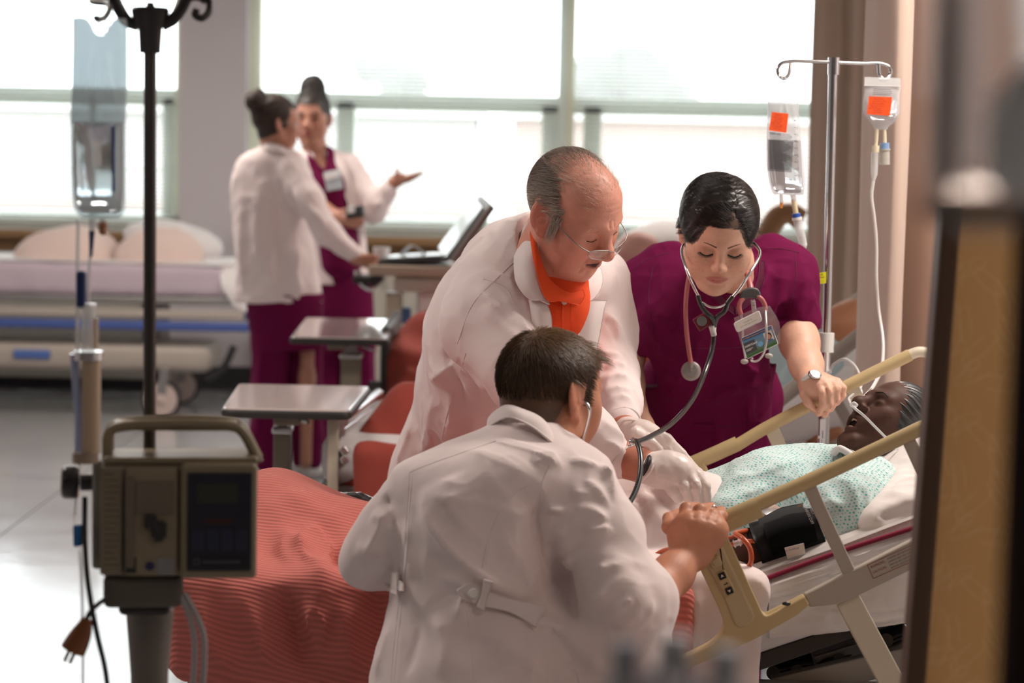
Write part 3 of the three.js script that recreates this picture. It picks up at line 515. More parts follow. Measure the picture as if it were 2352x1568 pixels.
// ---------- workstation cart with laptop ----------
{
  const t = thing('computer_cart', 'beige wheeled workstation cart with a tray beside the two women', 'cart');
  const d = 9.3, tan = std(C(0.42, 0.34, 0.27), 0.45);
  const P = (px, py, dd = d) => at(px, py, dd);
  part('tray', merge([bx(P(955, 622).x, P(955, 617).y, -d, 0.38, 0.045, 0.42, 0.01)]), tan, t);
  part('cabinet', bx(P(975, 700).x, P(975, 645).y, -d, 0.24, 0.07, 0.36, 0.008), tan, t);
  part('drawer', bx(P(965, 655).x, P(965, 650).y, -d + 0.21, 0.2, 0.05, 0.02, 0.006), M.taupe, t);
  part('keyboard_arm', bx(P(850, 640).x, P(850, 637).y, -d + 0.1, 0.12, 0.03, 0.2, 0.008), M.blackRubber, t);
  part('column', bx(P(905, 760).x, 0.47, -d, 0.075, 0.75, 0.09, 0.01), M.cream, t);
  part('bin', bx(P(985, 705).x, P(985, 705).y, -d + 0.06, 0.1, 0.16, 0.14, 0.02), M.whitePlastic, t);
  part('scanner_holder', bx(P(937, 720).x, P(937, 718).y, -d + 0.14, 0.04, 0.07, 0.05, 0.01), std(C(0.05, 0.12, 0.25), 0.4), t);
  part('handle', tube([P(820, 620, d - 0.1), P(830, 650, d - 0.1), P(850, 662, d - 0.12), P(868, 650, d - 0.1)], 0.014, 10), M.steel, t);
  for (const a of [0.3, 1.55, 2.8, 4.05, 5.3]) { const e = V(P(905, 760).x + 0.26 * cos(a), 0.09, -d + 0.26 * sin(a)); part('base_foot', bar(V(P(905, 760).x, 0.1, -d), e, 0.05, 0.035, V(0, 1, 0)), M.taupe, t); part('caster', tube([V(e.x - 0.012, 0.035, e.z), V(e.x + 0.012, 0.035, e.z)], 0.035, 14, 1, true), M.blackRubber, t); part('caster_stem', cyl(V(e.x, 0.035, e.z), V(e.x, 0.1, e.z), 0.012), M.dullSteel, t); }
  const l = thing('laptop', 'open dark laptop tilted on the workstation cart in front of the window', 'laptop');
  const base = [[878, 604, d - 0.16], [1045, 598, d - 0.1]];
  part('base', bar(P(880, 600, d), P(1035, 592, d - 0.02), 0.34, 0.022, V(0, 1, 0), 0.006), M.blackRubber, l);
  part('keyboard', bar(P(890, 590, d), P(1020, 583, d - 0.02), 0.28, 0.006, V(0, 1, 0), 0.002), std(C(0.6, 0.66, 0.68), 0.25), l);
  const sc = part('screen', bar(P(1032, 590, d - 0.02), P(1122, 462, d - 0.02), 0.34, 0.03, V(-0.8, 0.55, 0.16), 0.006), std(C(0.16, 0.135, 0.12), 0.4), l, 'dark screen lid seen from the side');
  part('display', bar(P(1030, 580, d + 0.012).add(V(-0.026, 0.0, 0)), P(1112, 466, d + 0.012).add(V(-0.026, 0, 0)), 0.3, 0.006, V(-0.8, 0.55, 0.16), 0.002), std(C(0.5, 0.56, 0.57), 0.1), sc);
  const c = thing('paper_cup', 'small white paper cup standing on the cart left of the laptop', 'cup'); const cp = P(876, 596, d - 0.1);
  part('cup', lathe([[0.001, 0], [0.026, 0], [0.036, 0.085], [0.038, 0.087], [0.036, 0.087], [0.034, 0.084], [0.024, 0.005], [0.001, 0.004]], V(cp.x, cp.y - 0.035, cp.z), 20), M.white, c);
  const pp = thing('paper', 'crumpled white paper lying on the laptop keyboard', 'paper');
  part('page', sheet([[P(918, 585, d - 0.05), P(945, 562, d - 0.05), P(985, 588, d - 0.05)], [P(925, 587, d + 0.05), P(950, 565, d + 0.05), P(975, 587, d + 0.05)]], 0.002, 5), M.white, pp);
}
// ---------- the other two occupied beds ----------
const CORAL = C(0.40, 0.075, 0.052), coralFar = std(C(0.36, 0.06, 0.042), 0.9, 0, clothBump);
{
  const t = thing('hospital_bed', 'second hospital bed behind the instructor, its foot end beside the nearer overbed table', 'bed');
  const z0 = -5.9, z1 = -6.85, zc = (z0 + z1) / 2;
  part('deck', bx(0.35, 0.5, zc, 1.75, 0.05, 0.88), M.frameTaupe, t);
  part('base', bx(0.3, 0.26, zc, 1.5, 0.08, 0.5, 0.02), M.frameTaupe, t);
  for (const [x, z] of [[-0.3, z0 - 0.1], [1.0, z0 - 0.1], [-0.3, z1 + 0.1], [1.0, z1 + 0.1]]) part('caster', merge([tube([V(x - 0.018, 0.07, z), V(x + 0.018, 0.07, z)], 0.07, 18, 1, true), cyl(V(x, 0.07, z), V(x, 0.5, z), 0.025)]), M.blackRubber, t);
  const fb = part('footboard', sheet(pix([[[768, 985, 5.92], [866, 930, 6.83]], [[768, 1110, 5.92], [866, 1040, 6.83]]]), 0.02, 3), std(C(0.27, 0.15, 0.12), 0.55), t); part('post', bar(at(765, 962, 5.9), at(765, 1150, 5.9), 0.03, 0.03), M.cream, fb, 'cream post'); part('post', bar(at(868, 905, 6.85), at(868, 1090, 6.85), 0.03, 0.03), M.cream, fb, 'cream post');
  for (const [dy, r] of [[0, 0.02], [22, 0.012]]) part('rail', tube(line([[784, 968 + dy, 5.9], [868, 906 + dy, 6.85]]), r), M.steel, fb);
  for (const dy of [75, 95]) part('bracket', bar(at(790, 960 + dy, 5.88), at(812, 946 + dy, 6.1), 0.02, 0.02), M.steel, fb);
  const rl = (pts, r) => tube(line(pts), r, 12);
  const s1 = part('side_rail', rl([[1640, 1040, 5.85], [1850, 870, 5.85], [2040, 718, 5.85]], 0.021), M.taupe, t, 'taupe raised side rail');
  part('rail_post', bar(at(1690, 1000, 5.85), at(1740, 1080, 5.85), 0.03, 0.012), M.taupe, s1); part('rail_post', bar(at(1880, 846, 5.85), at(1960, 990, 5.85), 0.03, 0.012), M.taupe, s1);
  const s2 = part('side_rail', rl([[1700, 850, 6.85], [1900, 730, 6.85], [2020, 655, 6.85]], 0.018), M.taupe, t); part('rail_post', bar(at(1850, 760, 6.85), at(1890, 860, 6.85), 0.03, 0.012), M.taupe, s2);
  const back = new Field(0.03); back.box(V(-0.02, 0.595, zc), 0.5, 0.07, 0.44, 0.04); back.cone(V(0.45, 0.6, -6.2), V(1.3, 0.93, -6.2), 0.07, 0.07); back.cone(V(0.45, 0.6, -6.55), V(1.3, 0.93, -6.55), 0.07, 0.07); back.box(V(0.88, 0.76, zc), 0.45, 0.06, 0.42, 0.03, new THREE.Quaternion().setFromEuler(new THREE.Euler(0, 0, 0.37)), 0.03);
  const m = thing('mattress', 'mattress under the red blanket on the second bed', 'mattress'); part('mattress', back.mesh(0.03), M.sheet, m);
  const f = new Field(0.16); f.box(V(0.3, 0.62, zc), 0.38, 0.09, 0.49, 0.05); f.cone(at(812, 1085, 6.0), at(945, 965, 6.1), 0.04, 0.075, 0.12); f.cone(at(835, 1055, 6.6), at(965, 950, 6.6), 0.045, 0.08, 0.12); f.cone(at(945, 965, 6.1), V(0.3, 0.72, -6.35), 0.075, 0.08, 0.12); f.box(V(-0.06, 0.44, z0 + 0.06), 0.36, 0.22, 0.03, 0.03, null, 0.08); f.box(V(-0.41, 0.40, zc), 0.03, 0.14, 0.42, 0.03, null, 0.08);
  f.fn = (x, y, z) => 0.014 * N3(x * 9, y * 2, z * 5) + 0.006 * sin(x * 30 + y * 4 + 3 * N3(x * 3, y * 3, z * 3));
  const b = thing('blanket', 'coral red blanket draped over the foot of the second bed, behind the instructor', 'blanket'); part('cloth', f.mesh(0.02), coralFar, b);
  // training manikin
  const q = thing('patient_manikin', 'tan skinned training manikin in a blue gown on the second bed, behind the nurse', 'manikin');
  const bd = new Field(0.02), S = C(0.48, 0.21, 0.11);
  bd.ell(at(1945, 752, 6.3), 0.105, 0.075, 0.075, new THREE.Quaternion().setFromEuler(new THREE.Euler(0, 0, 0.55))); bd.ell(at(1925, 742, 6.27), 0.03, 0.022, 0.04); bd.ball(at(1922, 765, 6.27), 0.022); bd.cone(at(1935, 775, 6.3), at(1880, 830, 6.35), 0.05, 0.06); bd.cone(at(1880, 850, 6.2), at(1790, 960, 6.05), 0.04, 0.035); bd.cone(at(1790, 960, 6.05), at(1880, 1000, 6.0), 0.035, 0.025); bd.cone(at(1880, 1000, 6.0), at(1920, 990, 5.98), 0.03, 0.02);
  part('body', bd.mesh(0.01), std(S, 0.5), q);
  const gw = new Field(0.06); gw.cone(at(1880, 845, 6.35), at(1680, 985, 6.35), 0.15, 0.15); gw.cone(at(1875, 850, 6.2), at(1820, 920, 6.12), 0.075, 0.075); gw.fn = (x, y, z) => 0.008 * N3(x * 10, y * 10, z * 10); part('gown', gw.mesh(0.016), std(C(0.42, 0.55, 0.58), 0.9, 0, clothBump), q, 'pale blue gown');
  const w = thing('pillow', 'white pillow under the second manikin\'s head, half behind the curtain', 'pillow'); const pf = new Field(0.03); pf.ell(at(2010, 790, 6.4), 0.22, 0.09, 0.3, new THREE.Quaternion().setFromEuler(new THREE.Euler(0, 0, 0.4))); part('pillowcase', pf.mesh(0.02), M.sheet, w);
}
{
  const t = thing('hospital_bed', 'third hospital bed farther back by the cart, with a rounded wooden headboard', 'bed'), z0 = -8.0, z1 = -8.9, zc = -8.45;
  part('deck', bx(0.45, 0.5, zc, 1.9, 0.05, 0.86), M.frameTaupe, t); part('base', bx(0.45, 0.26, zc, 1.5, 0.08, 0.5, 0.02), M.frameTaupe, t);
  for (const [x, z] of [[-0.35, z0 - 0.1], [1.2, z0 - 0.1], [-0.35, z1 + 0.1], [1.2, z1 + 0.1]]) part('caster', merge([tube([V(x - 0.018, 0.07, z), V(x + 0.018, 0.07, z)], 0.07, 18, 1, true), cyl(V(x, 0.07, z), V(x, 0.5, z), 0.025)]), M.blackRubber, t);
  part('footboard', merge([bx(-0.47, 0.55, zc, 0.035, 0.5, 0.86, 0.02), bx(-0.5, 0.3, z0 + 0.02, 0.05, 0.6, 0.05)]), std(C(0.045, 0.04, 0.038), 0.5), t);
  part('headboard', tube(line([[1745, 580, 8.2], [1765, 530, 8.2], [1790, 496, 8.2], [1815, 490, 8.2], [1840, 505, 8.2]]), 0.042, 14), std(C(0.30, 0.16, 0.075), 0.5), t, 'rounded wooden end');
  const m = thing('mattress', 'white mattress of the third bed, raised at the head end', 'mattress'); const mf = new Field(0.04); mf.box(V(0.1, 0.6, zc), 0.55, 0.08, 0.42, 0.04); mf.box(V(0.95, 0.78, zc), 0.5, 0.07, 0.42, 0.04, new THREE.Quaternion().setFromEuler(new THREE.Euler(0, 0, 0.42))); part('mattress', mf.mesh(0.03), M.sheet, m);
  const f = new Field(0.14); f.box(V(0.12, 0.615, zc), 0.54, 0.1, 0.47, 0.05); f.cone(at(985, 765, 8.3), V(0.3, 0.74, -8.4), 0.07, 0.08, 0.2); f.box(V(-0.05, 0.47, z0 + 0.05), 0.36, 0.18, 0.035, 0.03, null, 0.08); f.box(V(-0.43, 0.5, zc), 0.035, 0.2, 0.42, 0.03, null, 0.1);
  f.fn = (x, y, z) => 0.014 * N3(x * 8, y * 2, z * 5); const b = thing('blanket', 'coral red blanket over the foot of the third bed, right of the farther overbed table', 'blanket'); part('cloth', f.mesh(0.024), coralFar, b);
  const w = thing('pillow', 'white pillow propped up on the third bed, between instructor and nurse', 'pillow'); const pf = new Field(0.04); pf.ell(at(1500, 572, 8.5), 0.17, 0.1, 0.3, new THREE.Quaternion().setFromEuler(new THREE.Euler(0, 0, 0.3))); part('pillowcase', pf.mesh(0.02), M.sheet, w);
  const q = thing('patient_manikin', 'pale pink manikin half hidden on the third bed between instructor and nurse', 'manikin'); const bd = new Field(0.03); bd.ell(at(1468, 578, 8.25), 0.09, 0.075, 0.075); bd.cone(at(1470, 610, 8.25), at(1400, 660, 8.3), 0.06, 0.13); bd.cone(at(1400, 660, 8.3), at(1300, 700, 8.3), 0.13, 0.12); part('body', bd.mesh(0.012), std(C(0.62, 0.33, 0.28), 0.6), q);
}
// ---------- the main bed ----------
const ZN = 3.86, ZF = 4.74, ZC = -(ZN + ZF) / 2, HINGE = 0.31, BACK = 0.36;   // near and far mattress edges, hinge x, backrest angle
const onBack = (s, up, z) => V(HINGE + cos(BACK) * s - sin(BACK) * up, 0.635 + sin(BACK) * s + cos(BACK) * up, z);
{
  const t = thing('hospital_bed', 'adjustable hospital bed in the middle with tan side rails, its head end raised', 'bed');
  const beam = (a, b, w, h) => bar(a, b, h, w, V(0, 0, 1), 0.006);
  const fr = part('frame', merge([beam(V(-0.58, 0.47, -ZN - 0.06), V(1.5, 0.47, -ZN - 0.06), 0.04, 0.05), beam(V(-0.58, 0.47, -ZF + 0.06), V(1.5, 0.47, -ZF + 0.06), 0.04, 0.05), beam(V(-0.58, 0.47, -ZN - 0.04), V(-0.58, 0.47, -ZF + 0.04), 0.04, 0.05), beam(V(1.5, 0.47, -ZN - 0.04), V(1.5, 0.47, -ZF + 0.04), 0.04, 0.05)]), M.frameTaupe, t);
  part('deck', merge([bx(-0.14, 0.515, ZC, 0.9, 0.03, 0.86, 0.008), bar(onBack(0, -0.14, ZC), onBack(0.95, -0.14, ZC), 0.86, 0.03, V(0, 1, 0))]), M.blackMetal, t);
  part('base', merge([bx(0.4, 0.24, -ZN - 0.1, 1.9, 0.07, 0.06, 0.01), bx(0.4, 0.24, -ZF + 0.1, 1.9, 0.07, 0.06, 0.01), bx(-0.5, 0.24, ZC, 0.06, 0.07, 0.7, 0.01), bx(1.3, 0.24, ZC, 0.06, 0.07, 0.7, 0.01)]), M.frameTaupe, t);
  for (const z of [-ZN - 0.12, -ZF + 0.12]) { part('lift_arm', beam(V(-0.3, 0.27, z), V(0.1, 0.46, z), 0.03, 0.06), M.blackMetal, t); part('lift_arm', beam(V(0.8, 0.27, z), V(1.2, 0.46, z), 0.03, 0.06), M.blackMetal, t); }
  for (const [x, z] of [[-0.5, -ZN - 0.1], [1.3, -ZN - 0.1], [-0.5, -ZF + 0.1], [1.3, -ZF + 0.1]]) part('caster', merge([tube([V(x - 0.02, 0.075, z), V(x + 0.02, 0.075, z)], 0.075, 22, 1, true), cyl(V(x, 0.075, z), V(x, 0.24, z), 0.02)]), M.blackRubber, t);
  // parts seen under the raised backrest
  part('lower_beam', bar(at(1778, 1580, 3.95), at(2100, 1506, 3.95), 0.045, 0.03), M.frameTaupe, t, 'cream lower frame beam');
  part('backrest_motor', tube([at(1780, 1545, 4.1), at(1900, 1515, 4.1), at(2080, 1455, 4.12)], 0.026, 12), M.blackShiny, t);
  part('motor_cover', bar(at(1870, 1520, 4.05), at(1980, 1487, 4.05), 0.035, 0.05), M.dullSteel, t);
  for (const [x, y] of [[1776, 1545], [1832, 1542], [1878, 1546], [1930, 1516], [2036, 1470]]) part('pulley', merge([tube([at(x, y, 4.03), at(x, y, 4.0)], 0.013, 16, 1, true), tube([at(x, y, 4.0), at(x, y, 3.985)], 0.005, 10, 1, true)]), M.blackShiny, t);
  for (const k of [0, 1, 2]) part('cable', tube([at(1775 + k * 6, 1552, 4.04), at(1850, 1532 + 9 * k, 4.03), at(1900, 1530 - 7 * k, 4.02), at(1960, 1500 + 8 * k, 4.03), at(2075, 1452 + 10 * k, 4.04)], 0.0045, 8), M.blackRubber, t);
  // near side rail
  const D = 3.74, rail = part('side_rail', tube(line([[1652, 1201, D], [1700, 1176, D], [1850, 1108, D], [2000, 1038, D], [2160, 962, D]]), 0.0128, 18), M.railTan, t, 'tan upper rail with a hand grip');
  part('grip_sleeve', tube(line([[1640, 1207, D], [1690, 1182, D], [1742, 1160, D]]), 0.0155, 18), M.railTan, rail);
  part('grip_pad', bar(at(1650, 1216, D), at(1748, 1171, D), 0.02, 0.03), M.railTan, rail);
  const panelPts = roundCorners([[1636, 1196, 16], [1655, 1190, 6], [1664, 1216, 14], [1754, 1414, 16], [1846, 1366, 4], [1857, 1384, 5], [1829, 1408, 8], [1735, 1462, 60], [1672, 1490, 40], [1604, 1520, 30], [1556, 1542, 4], [1546, 1518, 4], [1636, 1474, 40], [1666, 1440, 40], [1652, 1398, 20], [1597, 1284, 10]], 8);
  const panel = part('control_panel', plate(panelPts, D - 0.004, 0.034, 0.003), M.railTan, t, 'tan moulded panel with up and down buttons');
  part('panel_inset', plate(roundCorners([[1618, 1290, 10], [1652, 1236, 10], [1740, 1424, 30], [1690, 1446, 30], [1662, 1370, 10]], 10), D - 0.012, 0.026, 0.005), M.beige, panel);
  const lens = plate(roundCorners([[1640, 1318], [1663, 1304], [1690, 1356], [1667, 1370]], 7), D - 0.020, 0.018, 0.003); part('button_plate', lens, M.railTan, panel);
  part('call_button', plate(roundCorners([[1624, 1283], [1649, 1271], [1661, 1295], [1636, 1306]], 7), D - 0.020, 0.018, 0.003), M.railTan, panel);
  part('call_button', plate(roundCorners([[1632, 1284], [1647, 1277], [1654, 1292], [1639, 1299]], 5), D - 0.021, 0.021, 0.002), M.beige, panel);
  const key = (cx, cy, up) => {
    const tx = canvas(64, 64, (g) => { g.fillStyle = '#0b0b0c'; g.fillRect(0, 0, 64, 64); g.fillStyle = '#e9e4dc'; g.beginPath(); if (up) { g.moveTo(32, 14); g.lineTo(50, 46); g.lineTo(32, 38); g.lineTo(14, 46); } else { g.moveTo(32, 50); g.lineTo(50, 18); g.lineTo(32, 26); g.lineTo(14, 18); } g.fill(); });
    const p = at(cx, cy, D - 0.031); const g = new RoundedBoxGeometry(0.0125, 0.0125, 0.004, 2, 0.0018); g.rotateZ(0.42); g.translate(p.x, p.y, p.z);
    part('button', g, std(C(0.012, 0.012, 0.012), 0.4), panel, 'black arrow button');
    const q = new THREE.PlaneGeometry(0.0112, 0.0112); q.rotateZ(0.42); q.translate(p.x, p.y, p.z + 0.0023); part('button_symbol', q, std(0xffffff, 0.4, 0, { map: tx }), panel);
  };
  key(1658.5, 1322, true); key(1675, 1356, false);
  { const tx = canvas(64, 128, (g) => { g.clearRect(0, 0, 64, 128); g.fillStyle = '#15110c'; g.font = 'bold 84px sans-serif'; g.textAlign = 'center'; g.textBaseline = 'middle'; g.fillText('1', 32, 66); });
    const p = at(1667, 1340, D - 0.0302), q = new THREE.PlaneGeometry(0.0085, 0.016); q.rotateZ(0.42 - PI / 2); q.translate(p.x, p.y, p.z + 0.001); part('numeral', q, std(0xffffff, 0.45, 0, { map: tx, transparent: true }), panel); }
  part('lower_grip', tube(line([[1700, 1452, D - 0.002], [1770, 1418, D - 0.002], [1824, 1392, D - 0.002]]), 0.0125, 14), M.railTan, panel);
  part('screw', ball(at(1806, 1386, D - 0.018), 0.006, 1.3, 0.6, 0.6), M.blackShiny, panel);
  part('rail_post', bar(at(1852, 1102, D + 0.004), at(1955, 1325, D + 0.004), 0.023, 0.01), M.taupe, t); part('rail_post', bar(at(2082, 1000, D + 0.004), at(2185, 1226, D + 0.004), 0.023, 0.01), M.taupe, t);
  part('rail_arm', plate(roundCorners([[1846, 1362], [1935, 1318], [2120, 1224], [2124, 1290], [1930, 1385, 30], [1858, 1392]], 6), D + 0.006, 0.02, 0.004), M.taupe, t, 'taupe lower rail arm with a caution label');
  { const tx = canvas(1024, 256, (g) => { g.clearRect(0, 0, 1024, 256); g.strokeStyle = '#8f2a22'; g.lineWidth = 8; g.strokeRect(8, 8, 1008, 240); g.fillStyle = '#8f2a22'; g.font = '52px sans-serif'; g.fillText('WARNING:', 40, 84); g.fillText('CAUTION:', 40, 178); g.fillStyle = '#5d4a40'; g.font = '36px sans-serif'; ['POWERED BED MECHANISMS CAN CAUSE', 'OPERATE BED ONLY WITH PERSONNEL CLEAR', 'UNPLUG BED DURING SERVICE OR CLEANING', 'MANUAL USED IN SERVICE MANUAL'].forEach((q, i) => g.fillText(q, 330, 66 + i * 52)); });
    const q = new THREE.PlaneGeometry(0.112, 0.028); q.rotateZ(0.445); const p = at(2066, 1283, D - 0.0052); q.translate(p.x, p.y, p.z); part('caution_label', q, std(0xffffff, 0.5, 0, { map: tx, transparent: true }), t); }
  part('support_leg', bar(at(1944, 1372, D + 0.02), at(2080, 1625, D + 0.05), 0.044, 0.02), M.cream, t, 'cream slanted support leg');
  // far side rail
  const E = 4.64, far = part('side_rail', tube(line([[1688, 1025, E], [1760, 982, E], [1880, 920, E], [1990, 864, E], [2090, 815, E]]), 0.0135, 16), M.railTan, t, 'tan upper far rail');
  part('grip_sleeve', tube(line([[1592, 1064, E], [1640, 1043, E], [1695, 1018, E]]), 0.0165, 16), M.railTan, far);
  part('rail_tip', tube(line([[2082, 818, E], [2110, 808, E], [2135, 812, E], [2165, 832, E]]), 0.0115, 14), M.cream, far);
  part('control_panel', plate(roundCorners([[1588, 1062, 8], [1616, 1056, 8], [1632, 1090, 8], [1700, 1240, 10], [1660, 1250, 10], [1602, 1110, 8]], 8), E, 0.03, 0.005), M.railTan, far);
  part('rail_post', bar(at(1768, 975, E), at(1860, 1180, E), 0.03, 0.01), M.cream, t); part('rail_post', bar(at(1952, 880, E), at(2050, 1090, E), 0.03, 0.01), M.cream, t);
  part('rail_arm', bar(at(1700, 1240, E), at(2120, 1040, E), 0.05, 0.02), M.taupe, t);
}
{ // mattress with its fitted sheet
  const t = thing('mattress', 'hospital mattress in a creased white fitted sheet on the main bed', 'mattress'), q = new THREE.Quaternion().setFromEuler(new THREE.Euler(0, 0, BACK));
  const f = new Field(0.05); f.box(V(-0.14, 0.57, ZC), 0.46, 0.068, (ZF - ZN) / 2, 0.035); const c = onBack(0.5, -0.065, ZC); f.box(c, 0.54, 0.068, (ZF - ZN) / 2, 0.035, q, 0.05);
  f.fn = (x, y, z) => z > -ZN - 0.1 ? 0.007 * N3(x * 2.5, (y - x * 0.3) * 30, 3) + 0.006 * (1 - abs(N3(x * 2, (y - x * 0.36) * 22 + 5, 8)) * 2.4) : 0.003 * N3(x * 6, y * 6, z * 6);
  for (const [a, b] of [[[1775, 1355], [2095, 1262]], [[1780, 1385], [2090, 1310]], [[1778, 1410], [2080, 1350]], [[1790, 1440], [1990, 1405]], [[1850, 1350], [2090, 1290]]]) f.fold([a, [(a[0] + b[0]) / 2, (a[1] + b[1]) / 2 - 6], b], 0.006, 0.009);
  part('fitted_sheet', f.mesh(0.011), M.sheet, t);
  part('sheet_side', sheet(pix([[0, 1342, 1214], [0.2, 1366, 1254], [0.45, 1396, 1312], [0.75, 1432, 1370], [1, 1464, 1420]].map(([v, a, b]) => [0, 0.25, 0.5, 0.75, 1].map((u) => [lerp(1766, 2150, u), lerp(a, b, u) + 8 * sin(u * 3.1) * (v - 0.3), 3.852 - 0.006 * sin(v * 3.1)]))), 0.003, 14, (p, u, v) => { const q = v * 21 - u * 5 + 2.2 * N3(u * 2.5, v * 3, 1), c = abs(sin(q)); p.z += 0.009 * (1 - c) * (1 - c) * (0.5 + N3(u * 4, v * 7, 5)) + 0.004 * sin(v * 9 + u * 3) + 0.003 * N3(u * 20, v * 9, 2); }), M.sheet, t);
  // quilted pad with a maroon binding, and a pillow
  const p = thing('bed_pad', 'white quilted bed pad with a maroon bound edge under the patient', 'pad');
  const edge = (s, up) => onBack(s, up, -ZN - 0.004), back = (s, up) => onBack(s, up, -ZF + 0.15);
  part('pad', sheet([0, 0.2, 0.4, 0.6, 0.8, 0.98].map((s, i) => [edge(0.1 + s * 0.9, 0.012 - 0.004 * (i % 2)), onBack(0.1 + s * 0.9, 0.016, -ZN - 0.15), back(0.1 + s * 0.9, 0.014)]), 0.012, 5), std(C(0.72, 0.67, 0.64), 0.95, 0, { bumpMap: rep(weave, 20, 20), bumpScale: 0.001 }), p);
  part('binding', tube([0.1, 0.3, 0.5, 0.7, 0.98].map((s, i) => onBack(s, 0.003 + 0.004 * (i % 2), -ZN + 0.006)), 0.0045, 8), std(C(0.22, 0.008, 0.04), 0.85), p, 'maroon binding');
  const w = thing('pillow', 'white pillow under the patient\'s head', 'pillow'), pf = new Field(0.04), pq = new THREE.Quaternion().setFromEuler(new THREE.Euler(0.0, 0, 0.45));
  pf.box(at(2128, 1118, 4.18), 0.15, 0.055, 0.29, 0.03, pq, 0.04); pf.ell(at(2030, 1176, 3.97), 0.06, 0.02, 0.07, pq, 0.05); pf.ell(at(2150, 1090, 4.2), 0.15, 0.085, 0.24, pq, 0.06);
  pf.boost = 1.6; pf.fn = wrinkle(0.004, 9); pf.fold([[2000, 1170], [2045, 1120], [2085, 1060]], 0.006, 0.012); pf.fold([[2010, 1190], [2060, 1180], [2115, 1160]], -0.008, 0.007); pf.fold([[2040, 1150], [2080, 1110], [2110, 1090]], 0.006, 0.012);
  part('pillowcase', pf.mesh(0.009), M.pillow, w);
}
{ // coral ribbed blanket over the legs
  const t = thing('blanket', 'ribbed coral blanket over the patient\'s legs in the foreground, left of the kneeling student', 'blanket');
  const f = new Field(0.1);
  f.box(V(-0.145, 0.592, ZC), 0.465, 0.085, 0.475, 0.05);
  f.cone(at(615, 1160, 4.3), at(690, 1205, 4.3), 0.043, 0.05, 0.12); f.cone(at(690, 1205, 4.3), at(1000, 1245, 4.28), 0.05, 0.06, 0.12); f.cone(at(640, 1190, 4.15), at(1040, 1260, 4.1), 0.04, 0.06, 0.14);
  f.box(V(-0.13, 0.40, -ZN + 0.045), 0.46, 0.29, 0.026, 0.022, null, 0.06); f.box(V(-0.6, 0.50, ZC), 0.022, 0.14, 0.42, 0.02, null, 0.08);
  f.cone(at(620, 1165, 4.25), at(520, 1320, 3.9), 0.028, 0.03, 0.14);
  f.box(V(-0.70, 0.225, -3.9), 0.30, 0.29, 0.3, 0.05, new THREE.Quaternion().setFromEuler(new THREE.Euler(0, 0, -0.14)), 0.03, 1);
  const F1 = (a, h, w) => f.fold(a, h, w);
  f.boost = 2.0; F1([[620, 1120], [700, 1180], [790, 1270], [850, 1330]], 0.016, 0.022); F1([[600, 1130], [640, 1230], [670, 1330]], 0.012, 0.02); F1([[640, 1130], [700, 1230], [740, 1330], [760, 1420]], 0.012, 0.03); F1([[720, 1170], [800, 1240], [860, 1320]], 0.014, 0.024); F1([[600, 1150], [680, 1260], [720, 1400], [735, 1530]], 0.014, 0.022); F1([[520, 1330], [590, 1440], [620, 1550]], 0.014, 0.02); F1([[640, 1330], [680, 1450], [700, 1560]], -0.012, 0.02); F1([[440, 1340], [470, 1430], [500, 1500], [560, 1540]], 0.012, 0.018); F1([[780, 1360], [800, 1460], [810, 1560]], 0.012, 0.025); F1([[850, 1340], [870, 1420], [860, 1520]], -0.01, 0.02);
  f.fn = (x, y, z) => 0.008 * N3(x * 5, y * 2.5, z * 4) + (y < 0.6 ? 0.011 * (0.6 - y) / 0.35 * sin(x * 26 + 3 * N3(x * 4, y * 2, 3)) : 0);
  const ribs = dataTex(8, 64, (u, v) => 0.5 + 0.5 * sin(v * 2 * PI)), kn = dataTex(64, 64, (u, v) => { const a = 0.5 + 0.5 * sin(v * 4 * PI), g = 0.80 + 0.2 * a; return [g, g * 0.97, g * 0.97]; }, true);
  const g = f.mesh(0.0085, { uv: (x, y, z) => { const w = 0.02 * N3(x * 3, y * 3, z * 3); return [x * 20, (y - z * 0.75 + x * 0.2 + w) * 95]; } });
  f; part('cloth', g, phys(C(0.66, 0.205, 0.175), 0.92, { sheen: 0.25, sheenRoughness: 0.6, sheenColor: C(1, 0.5, 0.4), bumpMap: ribs, bumpScale: 0.0008, map: (() => { const q = dataTex(4, 64, (u, v) => { const a = 0.5 + 0.5 * sin(v * 2 * PI), e = 0.9 + 0.1 * a; return [e, e * 0.97, e * 0.96]; }, true); return q; })() }), t);
}
